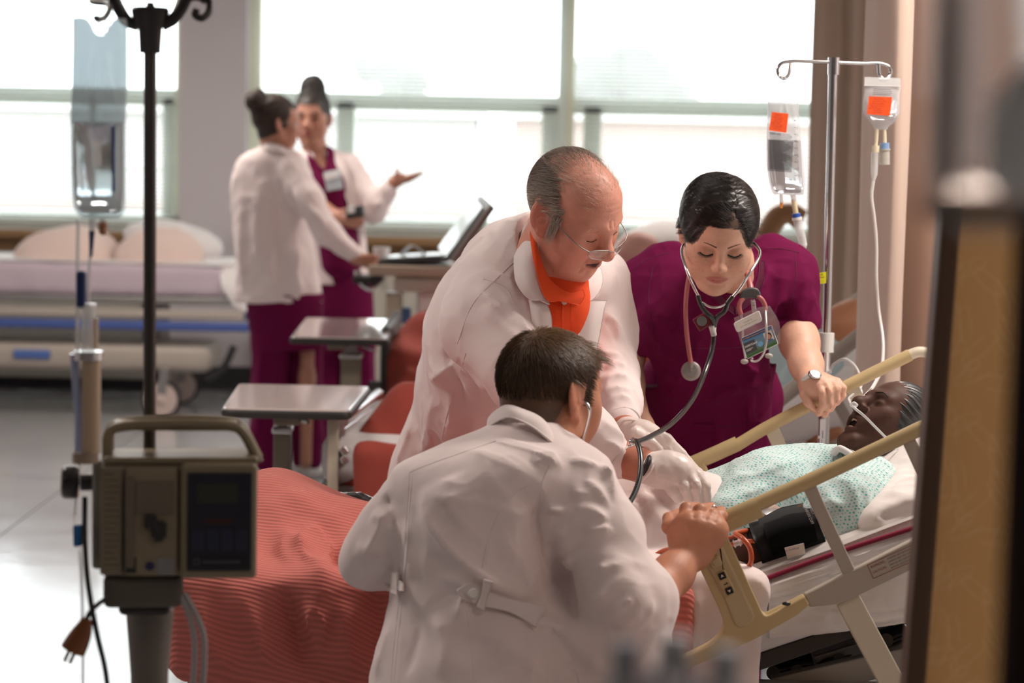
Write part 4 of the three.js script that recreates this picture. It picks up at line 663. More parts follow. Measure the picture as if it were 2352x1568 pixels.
{ // white drape over the lap
  const t = thing('sheet', 'white sheet over the patient\'s lap, hanging down behind the near side rail', 'sheet');
  const f = new Field(0.06);
  f.cone(at(1330, 1215, 4.2), at(1610, 1225, 4.22), 0.10, 0.115, 0.1); f.box(V(0.22, 0.66, ZC + 0.03), 0.235, 0.055, 0.44, 0.04, null, 0.08); f.cone(at(1440, 1160, 4.25), at(1560, 1170, 4.22), 0.06, 0.05, 0.08);
  f.box(V(0.265, 0.45, -ZN + 0.022), 0.192, 0.25, 0.014, 0.012, null, 0.06);
  for (const [a, h, w] of [[[[1700, 1320], [1745, 1345], [1762, 1400], [1762, 1560]], 0.01, 0.014], [[[1590, 1340], [1600, 1420], [1590, 1560]], 0.012, 0.016], [[[1540, 1340], [1560, 1400], [1570, 1520]], -0.01, 0.014], [[[1640, 1345], [1690, 1400], [1700, 1560]], 0.01, 0.02], [[[1420, 1130], [1450, 1180], [1440, 1240]], 0.012, 0.012], [[[1480, 1120], [1500, 1180], [1510, 1260]], 0.014, 0.014], [[[1470, 1110], [1520, 1150], [1560, 1200]], -0.012, 0.009], [[[1440, 1125], [1470, 1160], [1480, 1200]], -0.012, 0.008], [[[1560, 1150], [1540, 1200], [1545, 1260]], 0.012, 0.014], [[[1420, 1200], [1440, 1260], [1470, 1300]], 0.01, 0.02], [[[1495, 1115], [1545, 1140], [1580, 1170]], 0.012, 0.009]]) f.fold(a, h, w);
  f.fn = crumple(0.005, 8, 4);
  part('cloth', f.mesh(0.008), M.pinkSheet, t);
}
// ---------- heads, hands, hair ----------
// local head frame: x to the person's left, y to the crown, z forward, metres, chin to crown about 0.23
function headFrame(pos, fwd, up, s = 1) {
  const z = fwd.clone().normalize(), x = up.clone().cross(z).normalize(), y = z.clone().cross(x);
  const m = new THREE.Matrix4().makeBasis(x, y, z).scale(V(s, s, s)).setPosition(pos), inv = m.clone().invert();
  return { m, inv, s, pos, w: (X, Y, Z) => V(X, Y, Z).applyMatrix4(m), l: (p) => p.clone().applyMatrix4(inv) };
}
function headField({ jaw = 1, cheek = 1, nose = 1, nz = 0, brow = 1, open = 0, full = 1, ears = 1, lipW = 0.0205 } = {}) {
  const f = new Field(0.02), P = (x, y, z) => V(x, y, z);
  f.ell(P(0, 0.032, -0.016), 0.074, 0.086, 0.094); f.ell(P(0, 0.042, 0.028), 0.062, 0.062, 0.055, null, 0.03);
  f.ell(P(0, -0.03, 0.022), 0.060 * jaw, 0.074, 0.06, null, 0.03);
  for (const s of [-1, 1]) {
    f.cone(P(s * 0.049 * jaw, -0.045, -0.005), P(s * 0.022 * jaw, -0.092 - open * 0.5, 0.06), 0.02, 0.017, 0.03);
    f.ball(P(s * 0.035 * full, -0.036, 0.056), 0.027 * cheek, 0.03); f.ball(P(s * 0.046, -0.006, 0.051), 0.019, 0.03);
    f.cone(P(s * 0.041, 0.029, 0.068), P(s * 0.012, 0.027, 0.083), 0.0105 * brow, 0.0105 * brow, 0.018);
    f.ell(P(s * 0.031, 0.010, 0.1015), 0.0195, 0.0125, 0.02, null, 0.016, 1);
    f.ell(P(s * 0.0315, 0.0085, 0.0725), 0.0155, 0.0125, 0.0135, null, 0.006);
  }
  f.ball(P(0, -0.097 - open, 0.069 - open * 0.5), 0.019, 0.028);
  f.ell(P(0, -0.056, 0.072), 0.031, 0.026, 0.020, null, 0.02);
  f.cone(P(0, 0.022, 0.082), P(0, -0.016, 0.105 - nz), 0.0085 * nose, 0.0115 * nose, 0.016); f.ball(P(0, -0.0225, 0.1095 - nz), 0.0122 * nose, 0.012);
  for (const s of [-1, 1]) { f.ell(P(s * 0.0135 * nose, -0.0265, 0.0975), 0.0085 * nose, 0.0085, 0.011 - nz * 0.3, null, 0.008); }
  for (const s of [-1, 1]) f.ell(P(s * 0.0068 * nose, -0.0345, 0.104), 0.0036, 0.004, 0.0055, null, 0.004, 1);
  const z0 = (x, y) => probeZ(f, x, y).z, lw = lipW, Q = (x, y, o) => P(x, y, z0(x, y) + o), up = [], lo = [], cut = [];
  for (let i = -4; i <= 4; i++) { const x = i / 4 * lw, u = 1 - (i / 4) ** 2; up.push([Q(x, -0.0545 + 0.0026 * u - (i === 0 ? 0.0008 : 0), -0.0022 + 0.0012 * u), 0.0022 + 0.0026 * u]); lo.push([Q(x * 0.9, -0.0592 - 0.0036 * u - open, -0.003 + 0.0018 * u), 0.002 + 0.0046 * u]); cut.push([Q(x * 1.02, -0.0572 - 0.0004 * u, 0.0022), 0.0008 + 0.0006 * u]); }
  for (const L of [up, lo]) { const m = new Field(0.003); for (let i = 0; i < 8; i++) m.cone(L[i][0], L[i + 1][0], L[i][1], L[i + 1][1], 0.003); f.add((x, y, z) => m.base(x, y, z), P(0, -0.058 - open / 2, 0.085), 0.04 + open, 0.0065); }
  if (open > 0.004) f.ell(P(0, -0.0568 - open / 2, z0(0, -0.0568) - 0.004), 0.0175, 0.001 + open * 0.62, 0.024, null, 0.003, 1);
  else { const m = new Field(0.001); for (let i = 0; i < 8; i++) m.cone(cut[i][0], cut[i + 1][0], cut[i][1] + open, cut[i + 1][1] + open, 0.001); f.add((x, y, z) => m.base(x, y, z), P(0, -0.057, 0.085), 0.04, 0.0022, 1); }
  f.cone(P(-0.012, -0.078 - open, 0.091), P(0.012, -0.078 - open, 0.091), 0.003, 0.003, 0.012, 1);
  if (ears) for (const s of [-1, 1]) {
    const q = new THREE.Quaternion().setFromEuler(new THREE.Euler(-0.15, s * -0.42, s * 0.08)), e = ears;
    f.ell(P(s * 0.0775, 0.002, -0.018), 0.007, 0.031 * e, 0.019 * e, q, 0.006);
    f.ell(P(s * 0.084, 0.006, -0.014), 0.0052, 0.021 * e, 0.0115 * e, q, 0.004, 1);
    f.cone(P(s * 0.079, 0.0, -0.013), P(s * 0.08, -0.012, -0.017), 0.0035, 0.004, 0.004); f.ball(P(s * 0.0755, -0.027 * e, -0.008), 0.0088, 0.006);
    f.ell(P(s * 0.0805, -0.004, -0.0075), 0.005, 0.008, 0.006, q, 0.003, 1);
  }
  return f;
}
function probeZ(f, x, y, z0 = 0.17) { let z = z0; for (let i = 0; i < 90; i++) { const d = f.base(x, y, z); if (d < 0.0004) break; z -= max(d * 0.8, 0.0006); if (z < -0.05) break; } return V(x, y, z); }
function crease(f, pts, h, w) { f.fold(pts.map(([x, y]) => probeZ(f, x, y)), h, w); }
// skin colouring in the head frame: base, lips, flushed cheeks
function faceColor({ base, lip, flush = 0.12, lid, scalp, scalpFn, open = 0, gap = 0 }) {
  return (p) => {
    let c = [base.r, base.g, base.b]; const mix = (t, q) => { c = c.map((v, i) => lerp(v, q[i], t)); };
    const { x, y, z } = p;
    const red = flush * (exp(-((abs(x) - 0.042) ** 2 + (y + 0.03) ** 2) / 0.0005) * (z > 0.03 ? 1 : 0) + 0.8 * exp(-(x * x + (y + 0.024) ** 2) / 0.0002) * (z > 0.09 ? 1 : 0) + 0.9 * (abs(x) > 0.076 && abs(y) < 0.04 ? 1 : 0));
    mix(clamp(red, 0, 0.6), [base.r * 0.95, base.g * 0.55, base.b * 0.5]);
    const lt = smooth(1.25, 0.85, hypot(x / 0.0235, (y + 0.0568 + open / 2) / (0.0085 + open * 0.55))) * smooth(0.078, 0.084, z);
    mix(lt * 0.85, lip);
    if (gap && z > 0.07 && abs(x) < 0.0235) mix(smooth(1.4, 0.7, abs(y + 0.0572) / (gap * (1.15 - (x / 0.025) ** 2))), [0.06, 0.018, 0.014]);
    if (lid) mix(0.5 * smooth(1.3, 0.7, hypot((abs(x) - 0.031) / 0.018, (y - 0.012) / 0.011)) * (z > 0.05 ? 1 : 0), lid);
    const m = 1 + 0.07 * N3(x * 60, y * 60, z * 60) + 0.05 * N3(x * 190, y * 190, z * 190); c = c.map((v) => v * m);
    if (scalpFn) { const t = scalpFn(p); if (t > 0) mix(t, scalp); }
    return c;
  };
}
// strands of hair growing from the scalp of a head field; returns one geometry in the world
function strands(f, fr, { n, seed = 1, where, comb, len = 0.03, lift = 0.2, r = 0.0005, seg = 4, jitter = 0.25, center = V(0, 0.025, -0.01), gravity = 0, offset = 0.001, color }) {
  const R = rng(seed), pos = [], nor = [], col = [], ix = []; let made = 0;
  for (let tries = 0; made < n && tries < n * 14; tries++) {
    const u = R() * 2 - 1, a = R() * PI * 2, s = sqrt(1 - u * u), dir = V(s * cos(a), u, s * sin(a));
    let t = 0.17, p = null; for (let i = 0; i < 60; i++) { p = center.clone().addScaledVector(dir, t); const d = f.base(p.x, p.y, p.z); if (d < 0.0005) break; t -= max(d * 0.8, 0.0005); if (t < 0.02) break; }
    const pr = where(p); if (pr <= 0 || R() > pr) continue;
    const nn = V(f.base(p.x + 0.002, p.y, p.z) - f.base(p.x - 0.002, p.y, p.z), f.base(p.x, p.y + 0.002, p.z) - f.base(p.x, p.y - 0.002, p.z), f.base(p.x, p.y, p.z + 0.002) - f.base(p.x, p.y, p.z - 0.002)).normalize();
    const c = comb(p, nn, R), L = (typeof len === 'function' ? len(p, R) : len) * (0.7 + 0.6 * R()); c.addScaledVector(V(R() - 0.5, R() - 0.5, R() - 0.5), jitter * 2);
    c.addScaledVector(nn, -c.dot(nn)).normalize();
    const lf = typeof lift === 'function' ? lift(p) : lift; let d = c.clone().addScaledVector(nn, lf).normalize(); const path = [p.clone().addScaledVector(nn, -0.001)]; let q = p.clone();
    const curl = V(R() - 0.5, R() - 0.5, R() - 0.5).multiplyScalar(jitter * 0.8);
    for (let k = 0; k < seg; k++) {
      q = q.clone().addScaledVector(d, L / seg); const e = f.base(q.x, q.y, q.z), off = offset * (0.5 + R());
      const g = V(f.base(q.x + 0.002, q.y, q.z) - e, f.base(q.x, q.y + 0.002, q.z) - e, f.base(q.x, q.y, q.z + 0.002) - e).normalize();
      if (e < off) q.addScaledVector(g, off - e); else { const hug = clamp(1 - lf * 4, 0, 1); q.addScaledVector(g, (off - e) * hug * 0.9); }
      path.push(q); const c2 = comb(q, g, R).normalize(); c2.addScaledVector(g, -c2.dot(g)).addScaledVector(g, lf * 0.6 * (1 - k / seg));
      d.addScaledVector(c2, 0.6).addScaledVector(curl, 0.4).addScaledVector(V(0, -1, 0), gravity).normalize();
    }
    const b = pos.length / 3, tone = color ? color(p, R) : null;
    for (let k = 0; k <= seg; k++) {
      const w = path[k], tg = path[min(k + 1, seg)].clone().sub(path[max(k - 1, 0)]).normalize(), s1 = tg.clone().cross(nn).normalize(), s2 = tg.clone().cross(s1), rr = r * (1 - 0.75 * k / seg);
      for (let j = 0; j < 3; j++) { const an = j * 2.0944, dd = s1.clone().multiplyScalar(cos(an)).addScaledVector(s2, sin(an)), wp = w.clone().addScaledVector(dd, rr).applyMatrix4(fr.m), wn = dd.transformDirection(fr.m); pos.push(wp.x, wp.y, wp.z); nor.push(wn.x, wn.y, wn.z); if (tone) col.push(...tone); }
      if (k) for (let j = 0; j < 3; j++) { const o = b + (k - 1) * 3, j2 = (j + 1) % 3; ix.push(o + j, o + j2, o + 3 + j, o + j2, o + 3 + j2, o + 3 + j); }
    }
    made++;
  }
  const g = new THREE.BufferGeometry(); g.setAttribute('position', new THREE.Float32BufferAttribute(pos, 3)); g.setAttribute('normal', new THREE.Float32BufferAttribute(nor, 3)); if (color) g.setAttribute('color', new THREE.Float32BufferAttribute(col, 3)); g.setIndex(ix); return g;
}
const tubeOn = (f, fr, pts, r, lift = 0.001) => tube(pts.map(([x, y]) => { const p = probeZ(f, x, y); p.z += lift; return p.applyMatrix4(fr.m); }), r, 5, 5);
// head + neck as one skin surface in the world
function headMesh(f, fr, neck, cell, colorFn, neckColor) {
  const W_ = new Field(0.025), i = fr.inv.elements, s = fr.s;
  W_.add((x, y, z) => f.at(i[0] * x + i[4] * y + i[8] * z + i[12], i[1] * x + i[5] * y + i[9] * z + i[13], i[2] * x + i[6] * y + i[10] * z + i[14]) * s, fr.w(0, -0.005, 0), 0.175 * s, 0.02);
  for (let k = 0; k < neck.length - 1; k++) W_.cone(neck[k].p, neck[k + 1].p, neck[k].r, neck[k + 1].r, 0.025);
  const g = W_.mesh(cell, { color: (x, y, z) => { const p = V(x, y, z).applyMatrix4(fr.inv); return colorFn(p); } });
  return g;
}
function skinTone(base) { return (x, y, z) => { const m = 1 + 0.06 * N3(x * 40, y * 40, z * 40) + 0.04 * N3(x * 150, y * 150, z * 150); return [base.r * m, base.g * m, base.b * m]; }; }
// a hand: palm pieces and finger chains, every joint [px, py, d, radius px]
function handField(palm, fingers, k = 0.012) {
  const f = new Field(k);
  for (const c of palm) f.limb(c, 0.022);
  for (const c of fingers) { const own = new Field(0.004); own.limb(c, 0.004); const pts = c.map(([x, y, d]) => at(x, y, d)), b = new THREE.Box3().setFromPoints(pts), ce = b.getCenter(V()), R = b.getSize(V()).length() / 2 + 0.02; f.add((x, y, z) => own.base(x, y, z), ce, R, 0.0028); }
  return f;
}
function nailsOn(f, spots, r) { return spots.map(([x, y]) => { const p = f.hit(x, y); if (!p) return null; const n = f.grad(p), q = new THREE.Quaternion().setFromUnitVectors(V(0, 0, 1), n); return ball(p, r, 0.9, 1.1, 0.28, q); }).filter(Boolean); }
function patchOn(field, rows, off = 0.003, thick = 0.003, per = 4) {
  return sheet(rows.map((r) => r.map(([x, y]) => { const p = field.hit(x, y, true) || at(x, y, 4); const n = field.grad(p); return p.addScaledVector(n, off); })), thick, per);
}
function legs(hipL, hipR, kneeL, kneeR, footL, footR, rs = [0.085, 0.062, 0.055], mat = M.trousers) {
  const f = new Field(0.05); f.cone(hipL, hipR, rs[0] * 1.15, rs[0] * 1.15);
  for (const [h, k, a] of [[hipL, kneeL, footL], [hipR, kneeR, footR]]) { f.cone(h, k, rs[0], rs[1]); f.cone(k, a, rs[1], rs[2]); }
  f.fn = (x, y, z) => 0.006 * N3(x * 12, y * 5, z * 12) + 0.003 * N3(x * 30, y * 12, z * 30); return f;
}
function shoeGeo(ankle, dir) { const f = new Field(0.02), d = dir.clone().setY(0).normalize(), b = V(ankle.x, 0, ankle.z); f.cone(b.clone().add(V(0, 0.045, 0)).addScaledVector(d, -0.03), b.clone().add(V(0, 0.032, 0)).addScaledVector(d, 0.15), 0.042, 0.031); f.cone(b.clone().add(V(0, 0.05, 0)), b.clone().add(V(0, 0.1, 0)), 0.045, 0.042); f.box(V(0, -0.05, 0).add(b), 0.4, 0.05, 0.4, 0.001, null, 0.004, 1); return f.mesh(0.01); }
// ---------- the kneeling student (nearest figure, seen from behind) ----------
{
  const t = thing('person', 'kneeling man with short brown hair in a white lab coat, seen from behind', 'person');
  const base = C(0.56, 0.245, 0.145);
  const fr = headFrame(at(1262, 912, 3.76), V(0.70, -0.15, -0.69), V(0.1, 0.98, -0.08), 0.985), hf = headField({ jaw: 1.06, ears: 1.12 });
  const hairZone = (p) => { const back = p.z < 0.03, line_ = -0.066 + 0.10 * smooth(-0.09, 0.02, p.z) + (p.z > -0.005 ? 0.02 : 0); if (abs(p.x) > 0.0745 && abs(p.y) < 0.036 && p.z < 0.003) return 0; if (p.z > 0.012) return p.y > 0.052 + (p.z - 0.012) * 0.55 || (abs(p.x) > 0.055 && p.y > -0.005 && p.z < 0.026) ? 1 : 0; return p.y > line_ ? 1 : smooth(line_ - 0.02, line_, p.y) * 0.6; };
  const fc = faceColor({ base, lip: [0.4, 0.13, 0.1], flush: 0.35, scalp: [0.07, 0.042, 0.025], scalpFn: (p) => hairZone(p) * 0.9 });
  const head = headMesh(hf, fr, [{ p: fr.w(0, -0.03, -0.03), r: 0.058 }, { p: at(1235, 1010, 3.72), r: 0.062 }, { p: at(1225, 1090, 3.7), r: 0.075 }], 0.0026, fc);
  const arm = new Field(0.03); arm.limb([[1440, 1395, 3.55, 46], [1500, 1368, 3.585, 47], [1545, 1318, 3.64, 42], [1588, 1262, 3.69, 34], [1604, 1235, 3.70, 33]], 0.03);
  const hand = handField([[[1585, 1265, 3.69, 34], [1578, 1205, 3.69, 30]], [[1592, 1262, 3.69, 33], [1605, 1206, 3.685, 30]], [[1600, 1260, 3.69, 31], [1640, 1212, 3.69, 28]], [[1560, 1225, 3.7, 26], [1640, 1225, 3.69, 28]]],
    [[[1555, 1215, 3.7, 20], [1537, 1210, 3.71, 17], [1536, 1190, 3.74, 14], [1560, 1178, 3.79, 12]], [[1575, 1198, 3.69, 21], [1577, 1168, 3.71, 16], [1600, 1166, 3.76, 13], [1615, 1195, 3.78, 12]], [[1600, 1198, 3.685, 20], [1608, 1172, 3.70, 16], [1632, 1166, 3.755, 13], [1640, 1196, 3.78, 12]], [[1625, 1202, 3.685, 19], [1637, 1184, 3.70, 15], [1656, 1176, 3.755, 13], [1662, 1200, 3.78, 11]], [[1640, 1212, 3.69, 18], [1654, 1184, 3.715, 14], [1668, 1186, 3.75, 12], [1668, 1206, 3.77, 10]]]);
  for (const q of hand.p) arm.p.push(q);
  for (const [a, h, w] of [[[[1572, 1190], [1582, 1220], [1585, 1250]], 0.002, 0.004], [[[1605, 1185], [1604, 1215], [1598, 1250]], 0.002, 0.004], [[[1632, 1190], [1625, 1220], [1608, 1250]], 0.0015, 0.004], [[[1555, 1205], [1575, 1230], [1590, 1240]], -0.002, 0.006], [[[1593, 1160], [1594, 1178], [1592, 1195]], -0.004, 0.004], [[[1622, 1164], [1622, 1182], [1618, 1198]], -0.004, 0.004], [[[1646, 1176], [1644, 1190], [1638, 1204]], -0.0035, 0.0035]]) arm.fold(a, h, w);
  const armG = arm.mesh(0.0032, { color: skinTone(base) });
  const core = new Field(0.06); core.cone(at(1220, 1080, 3.68), at(1080, 1500, 3.6), 0.08, 0.1); core.cone(at(1080, 1500, 3.6), V(0.0, 0.5, -3.58), 0.09, 0.07); core.cone(at(1330, 1110, 3.63), at(1440, 1390, 3.54), 0.035, 0.034); core.cone(at(950, 1115, 3.63), at(860, 1290, 3.66), 0.035, 0.03); core.cone(at(860, 1290, 3.66), at(915, 1330, 3.8), 0.03, 0.028);
  for (const x of [-0.13, 0.16]) { core.cone(V(x * 0.6, 0.47, -3.58), V(x, 0.075, -3.66), 0.055, 0.05); core.cone(V(x, 0.075, -3.66), V(x, 0.07, -3.28), 0.045, 0.035); }
  part('body', merge([head, armG, core.mesh(0.014, { color: skinTone(base) })]), M.skin, t);
  // hair: short, swept forward from the crown
  const comb = (p) => V(p.x * 3, -0.25 - 0.6 * smooth(0.02, -0.09, p.z), 0.55 + p.z * 2).addScaledVector(V(p.x, 0, p.z + 0.03), 3);
  const tone = (p, R) => { const k = 0.55 + 0.75 * R() * R() * 1.3, top = smooth(0.05, 0.12, p.y) * 0.9, fr_ = smooth(0.03, 0.08, p.z) * 0.5; return [0.115 * k * (1 + top + fr_), 0.064 * k * (1 + 0.9 * top + 0.7 * fr_), 0.033 * k * (1 + 0.7 * top + 0.4 * fr_)]; };
  const hairM = std(C(1, 1, 1), 0.42, 0, { vertexColors: true });
  const h1 = strands(hf, fr, { n: 12000, seed: 5, where: hairZone, comb, len: (p, R) => 0.008 + 0.013 * smooth(-0.04, 0.08, p.y) + (p.z > 0.05 ? 0.012 : 0), lift: (p) => 0.24 + (p.z > 0.05 ? 0.7 : 0), r: 0.00052, seg: 3, jitter: 0.11, color: tone });
  part('hair', h1, hairM, t, 'short brown hair');
  part('eyelashes', tube([fr.w(-0.016, 0.003, 0.09), fr.w(-0.03, 0.001, 0.094), fr.w(-0.045, 0.004, 0.082)], 0.0012, 5), M.hairDark, t); part('eyebrow', tube([fr.w(-0.014, 0.028, 0.095), fr.w(-0.03, 0.034, 0.090), fr.w(-0.047, 0.03, 0.074)], 0.0028, 6), M.hairBrown, t);
  // lab coat
  const f = new Field(0.045);
  f.loft([[962, 1150, 1282, 3.70, 0.07], [990, 1100, 1312, 3.69, 0.085], [1025, 1010, 1350, 3.66, 0.098], [1075, 945, 1382, 3.64, 0.11], [1140, 915, 1370, 3.63, 0.115], [1240, 908, 1315, 3.62, 0.115], [1340, 902, 1300, 3.61, 0.112], [1420, 882, 1345, 3.60, 0.12], [1500, 858, 1360, 3.585, 0.135], [1568, 842, 1460, 3.57, 0.15], [1720, 830, 1500, 3.53, 0.19], [1900, 870, 1440, 3.50, 0.2], [2020, 900, 1400, 3.48, 0.19]]);
  f.limb([[1335, 1108, 3.635, 76], [1392, 1230, 3.58, 74], [1425, 1372, 3.525, 76], [1470, 1380, 3.545, 68], [1484, 1379, 3.553, 63]], 0.05);
  f.limb([[955, 1120, 3.64, 62], [890, 1215, 3.64, 56], [845, 1288, 3.655, 50], [890, 1303, 3.76, 44]], 0.05);
  f.limb([[1285, 1330, 3.63, 50], [1330, 1440, 3.62, 70]], 0.05); f.limb([[1330, 1500, 3.57, 90], [1480, 1555, 3.5, 80]], 0.08);   // skirt spread over the thigh
  f.cone(at(1245, 920, 3.73), at(1240, 985, 3.735), 0.07, 0.055, 0.008, 1);
  f.boost = 1.5; const FD = (a, h, w) => f.fold(a, h, w);
  FD([[975, 1110], [990, 1190], [1050, 1275], [1130, 1335], [1245, 1385]], 0.012, 0.014); FD([[1000, 1095], [1040, 1170], [1100, 1240]], 0.006, 0.02); FD([[1005, 1325], [1075, 1350], [1060, 1400], [1075, 1430]], 0.009, 0.012); FD([[930, 1180], [945, 1270], [950, 1340]], 0.006, 0.014);
  FD([[1085, 1005], [1180, 1022], [1260, 1050], [1300, 1090]], 0.007, 0.012); FD([[1060, 1030], [1150, 1060], [1240, 1110]], 0.005, 0.016); FD([[1300, 1060], [1340, 1062], [1375, 1080]], 0.005, 0.008); FD([[1010, 1020], [1030, 1090], [1060, 1160]], 0.005, 0.018);
  FD([[1170, 1110], [1230, 1180], [1240, 1290]], -0.006, 0.02); FD([[1100, 1150], [1180, 1180], [1230, 1170]], 0.004, 0.014); FD([[960, 1130], [1040, 1150], [1120, 1160]], 0.004, 0.014); FD([[1140, 1210], [1200, 1300], [1240, 1380]], 0.006, 0.016);
  FD([[1242, 1168], [1262, 1172], [1310, 1170], [1352, 1172], [1385, 1188], [1402, 1200]], 0.009, 0.006); FD([[1338, 1100], [1360, 1118], [1385, 1145], [1402, 1172]], 0.006, 0.006); FD([[1382, 1065], [1388, 1085], [1402, 1110], [1408, 1160]], 0.006, 0.004); FD([[1338, 1214], [1365, 1218], [1388, 1215], [1404, 1205]], 0.006, 0.005); FD([[1290, 1280], [1310, 1240], [1350, 1200]], 0.006, 0.007); FD([[1250, 1260], [1280, 1225], [1305, 1212]], 0.005, 0.007); FD([[1215, 1064], [1250, 1056], [1280, 1062]], 0.005, 0.007); FD([[1258, 1240], [1310, 1200], [1400, 1190]], 0.01, 0.011); FD([[1262, 1275], [1330, 1240], [1408, 1235]], 0.009, 0.011); FD([[1275, 1310], [1340, 1280], [1430, 1275]], 0.008, 0.01); FD([[1350, 1060], [1395, 1100], [1410, 1160]], 0.006, 0.01);
  FD([[1310, 1345], [1390, 1310], [1460, 1292]], 0.01, 0.011); FD([[1340, 1390], [1390, 1370], [1450, 1300]], 0.009, 0.01); FD([[1375, 1420], [1440, 1380], [1470, 1310]], 0.009, 0.01); FD([[1400, 1445], [1455, 1410], [1490, 1340]], 0.009, 0.009); FD([[1300, 1130], [1345, 1135], [1390, 1120]], 0.005, 0.01); FD([[1420, 1450], [1480, 1420], [1500, 1370]], 0.006, 0.008);
  FD([[1275, 1290], [1290, 1360], [1340, 1430]], -0.01, 0.012); FD([[1245, 1120], [1240, 1200], [1258, 1290], [1270, 1350]], -0.012, 0.009);
  FD([[1070, 1420], [1200, 1425], [1300, 1450], [1420, 1500]], 0.008, 0.012); FD([[1085, 1450], [1180, 1500], [1260, 1560]], 0.007, 0.016); FD([[1000, 1400], [1020, 1480], [1010, 1568]], 0.006, 0.014); FD([[900, 1420], [880, 1500], [860, 1568]], 0.006, 0.014); FD([[960, 1380], [955, 1470], [930, 1568]], -0.006, 0.013); FD([[1265, 1440], [1340, 1490], [1400, 1560]], 0.006, 0.012);
  FD([[900, 1150], [870, 1220], [830, 1300]], 0.006, 0.012); FD([[815, 1250], [850, 1262], [895, 1258]], 0.005, 0.009); FD([[880, 1130], [895, 1170], [905, 1230]], -0.008, 0.008); FD([[850, 1180], [880, 1190], [905, 1180]], 0.006, 0.008); FD([[840, 1320], [870, 1310], [900, 1290]], 0.006, 0.01);
  f.fn = wrinkle(0.0022, 9, 13);
  part('lab_coat', f.mesh(0.0048), M.coat, t, 'white lab coat');
  part('collar', sheet(pix([[[1121, 974, 3.735], [1126, 955, 3.70], [1160, 931, 3.655], [1203, 941, 3.64], [1247, 964, 3.64], [1292, 1022, 3.67]], [[1119, 984, 3.73], [1128, 966, 3.688], [1165, 944, 3.638], [1210, 957, 3.62], [1255, 985, 3.618], [1296, 1035, 3.652]], [[1117, 994, 3.728], [1130, 976, 3.68], [1168, 958, 3.628], [1218, 978, 3.606], [1262, 1012, 3.604], [1300, 1050, 3.64]]]), 0.004, 6), M.coatTrim, t, 'turned-down coat collar');
  part('collar_stand', sheet(pix([[[1126, 965, 3.735], [1160, 940, 3.665], [1205, 950, 3.652], [1250, 974, 3.652], [1290, 1030, 3.68]], [[1122, 1000, 3.725], [1160, 985, 3.655], [1210, 1000, 3.632], [1258, 1030, 3.63], [1298, 1065, 3.66]]]), 0.004, 5), M.coatTrim, t);
  for (const s of [[[1140, 1012], [1060, 1040], [975, 1070], [940, 1085]], [[942, 1075], [936, 1160], [928, 1270], [918, 1370], [905, 1480], [898, 1568]], [[948, 1080], [942, 1160], [935, 1270], [925, 1370], [913, 1480], [905, 1568]], [[1248, 1102], [1190, 1128], [1145, 1180], [1120, 1250], [1104, 1320]], [[1072, 1400], [1080, 1460], [1088, 1568]], [[1264, 1066], [1245, 1110], [1240, 1180], [1248, 1240]], [[1268, 1440], [1312, 1500], [1330, 1568]]]) { const g = seam(f, s, 0.0009); if (g) part('seam', g, M.coatTrim, t); }
  const belt = part('half_belt', patchOn(f, [[[1056, 1350], [1084, 1337], [1130, 1355], [1190, 1378], [1250, 1400]], [[1060, 1363], [1084, 1360], [1122, 1372], [1182, 1396], [1242, 1418]], [[1068, 1376], [1092, 1385], [1115, 1392], [1172, 1412], [1230, 1434]]], 0.0085, 0.004, 5), M.coatTrim, t, 'half belt with a button');
  part('belt_loop', patchOn(f, [[[1110, 1328], [1127, 1332]], [[1102, 1360], [1120, 1366]], [[1091, 1392], [1110, 1397]]], 0.0135, 0.004, 4), M.coatTrim, belt);
  { const p = f.hit(1079, 1358, true), n = f.grad(p); part('button', lathe([[0.0001, 0.0035], [0.005, 0.003], [0.0065, 0.0045], [0.0078, 0.004], [0.0082, 0.001], [0.0001, 0]], p.addScaledVector(n, 0.0105), 20, n), M.whitePlastic, belt); }
  const belt2 = part('half_belt', patchOn(f, [[[893, 1345], [925, 1338], [932, 1338]], [[893, 1362], [925, 1358], [932, 1358]]], 0.006, 0.004, 4), M.coatTrim, t); part('belt_loop', patchOn(f, [[[914, 1312], [926, 1312]], [[912, 1362], [926, 1366]]], 0.011, 0.004, 4), M.coatTrim, belt2); part('button', (() => { const p = f.hit(928, 1345, true), n = f.grad(p); return lathe([[0.0001, 0.004], [0.0075, 0.004], [0.008, 0.001], [0.0001, 0]], p.addScaledVector(n, 0.008), 16, n); })(), M.whitePlastic, belt2);
  // rolled cuff
  part('cuff', tube(Array.from({ length: 19 }, (_, i) => { const a = i / 18 * 2 * PI, c = at(1488, 1378, 3.555), ax = at(1520, 1358, 3.59).sub(at(1470, 1385, 3.53)).normalize(), u = V(0, 1, 0).addScaledVector(ax, -ax.y).normalize(), v = ax.clone().cross(u); return c.addScaledVector(u, cos(a) * 0.0445).addScaledVector(v, sin(a) * 0.0445); }), 0.0035, 7), M.coatTrim, t);
  const tr = legs(V(-0.07, 0.47, -3.58), V(0.1, 0.47, -3.58), V(-0.13, 0.075, -3.66), V(0.16, 0.075, -3.66), V(-0.13, 0.07, -3.28), V(0.16, 0.07, -3.28), [0.07, 0.065, 0.05]);
  part('trousers', tr.mesh(0.014), M.trousers, t); for (const x of [-0.13, 0.16]) { const s = new Field(0.02); s.cone(V(x, 0.05, -3.24), V(x, 0.045, -3.10), 0.045, 0.04); part('shoe', s.mesh(0.011), M.shoe, t); }
  // ring
  part('ring', (() => { const g = new THREE.TorusGeometry(0.0085, 0.0022, 8, 20); g.rotateY(0.9); const p = at(1641, 1172, 3.735); return g.translate(p.x, p.y, p.z); })(), M.steel, t, 'silver ring');
}
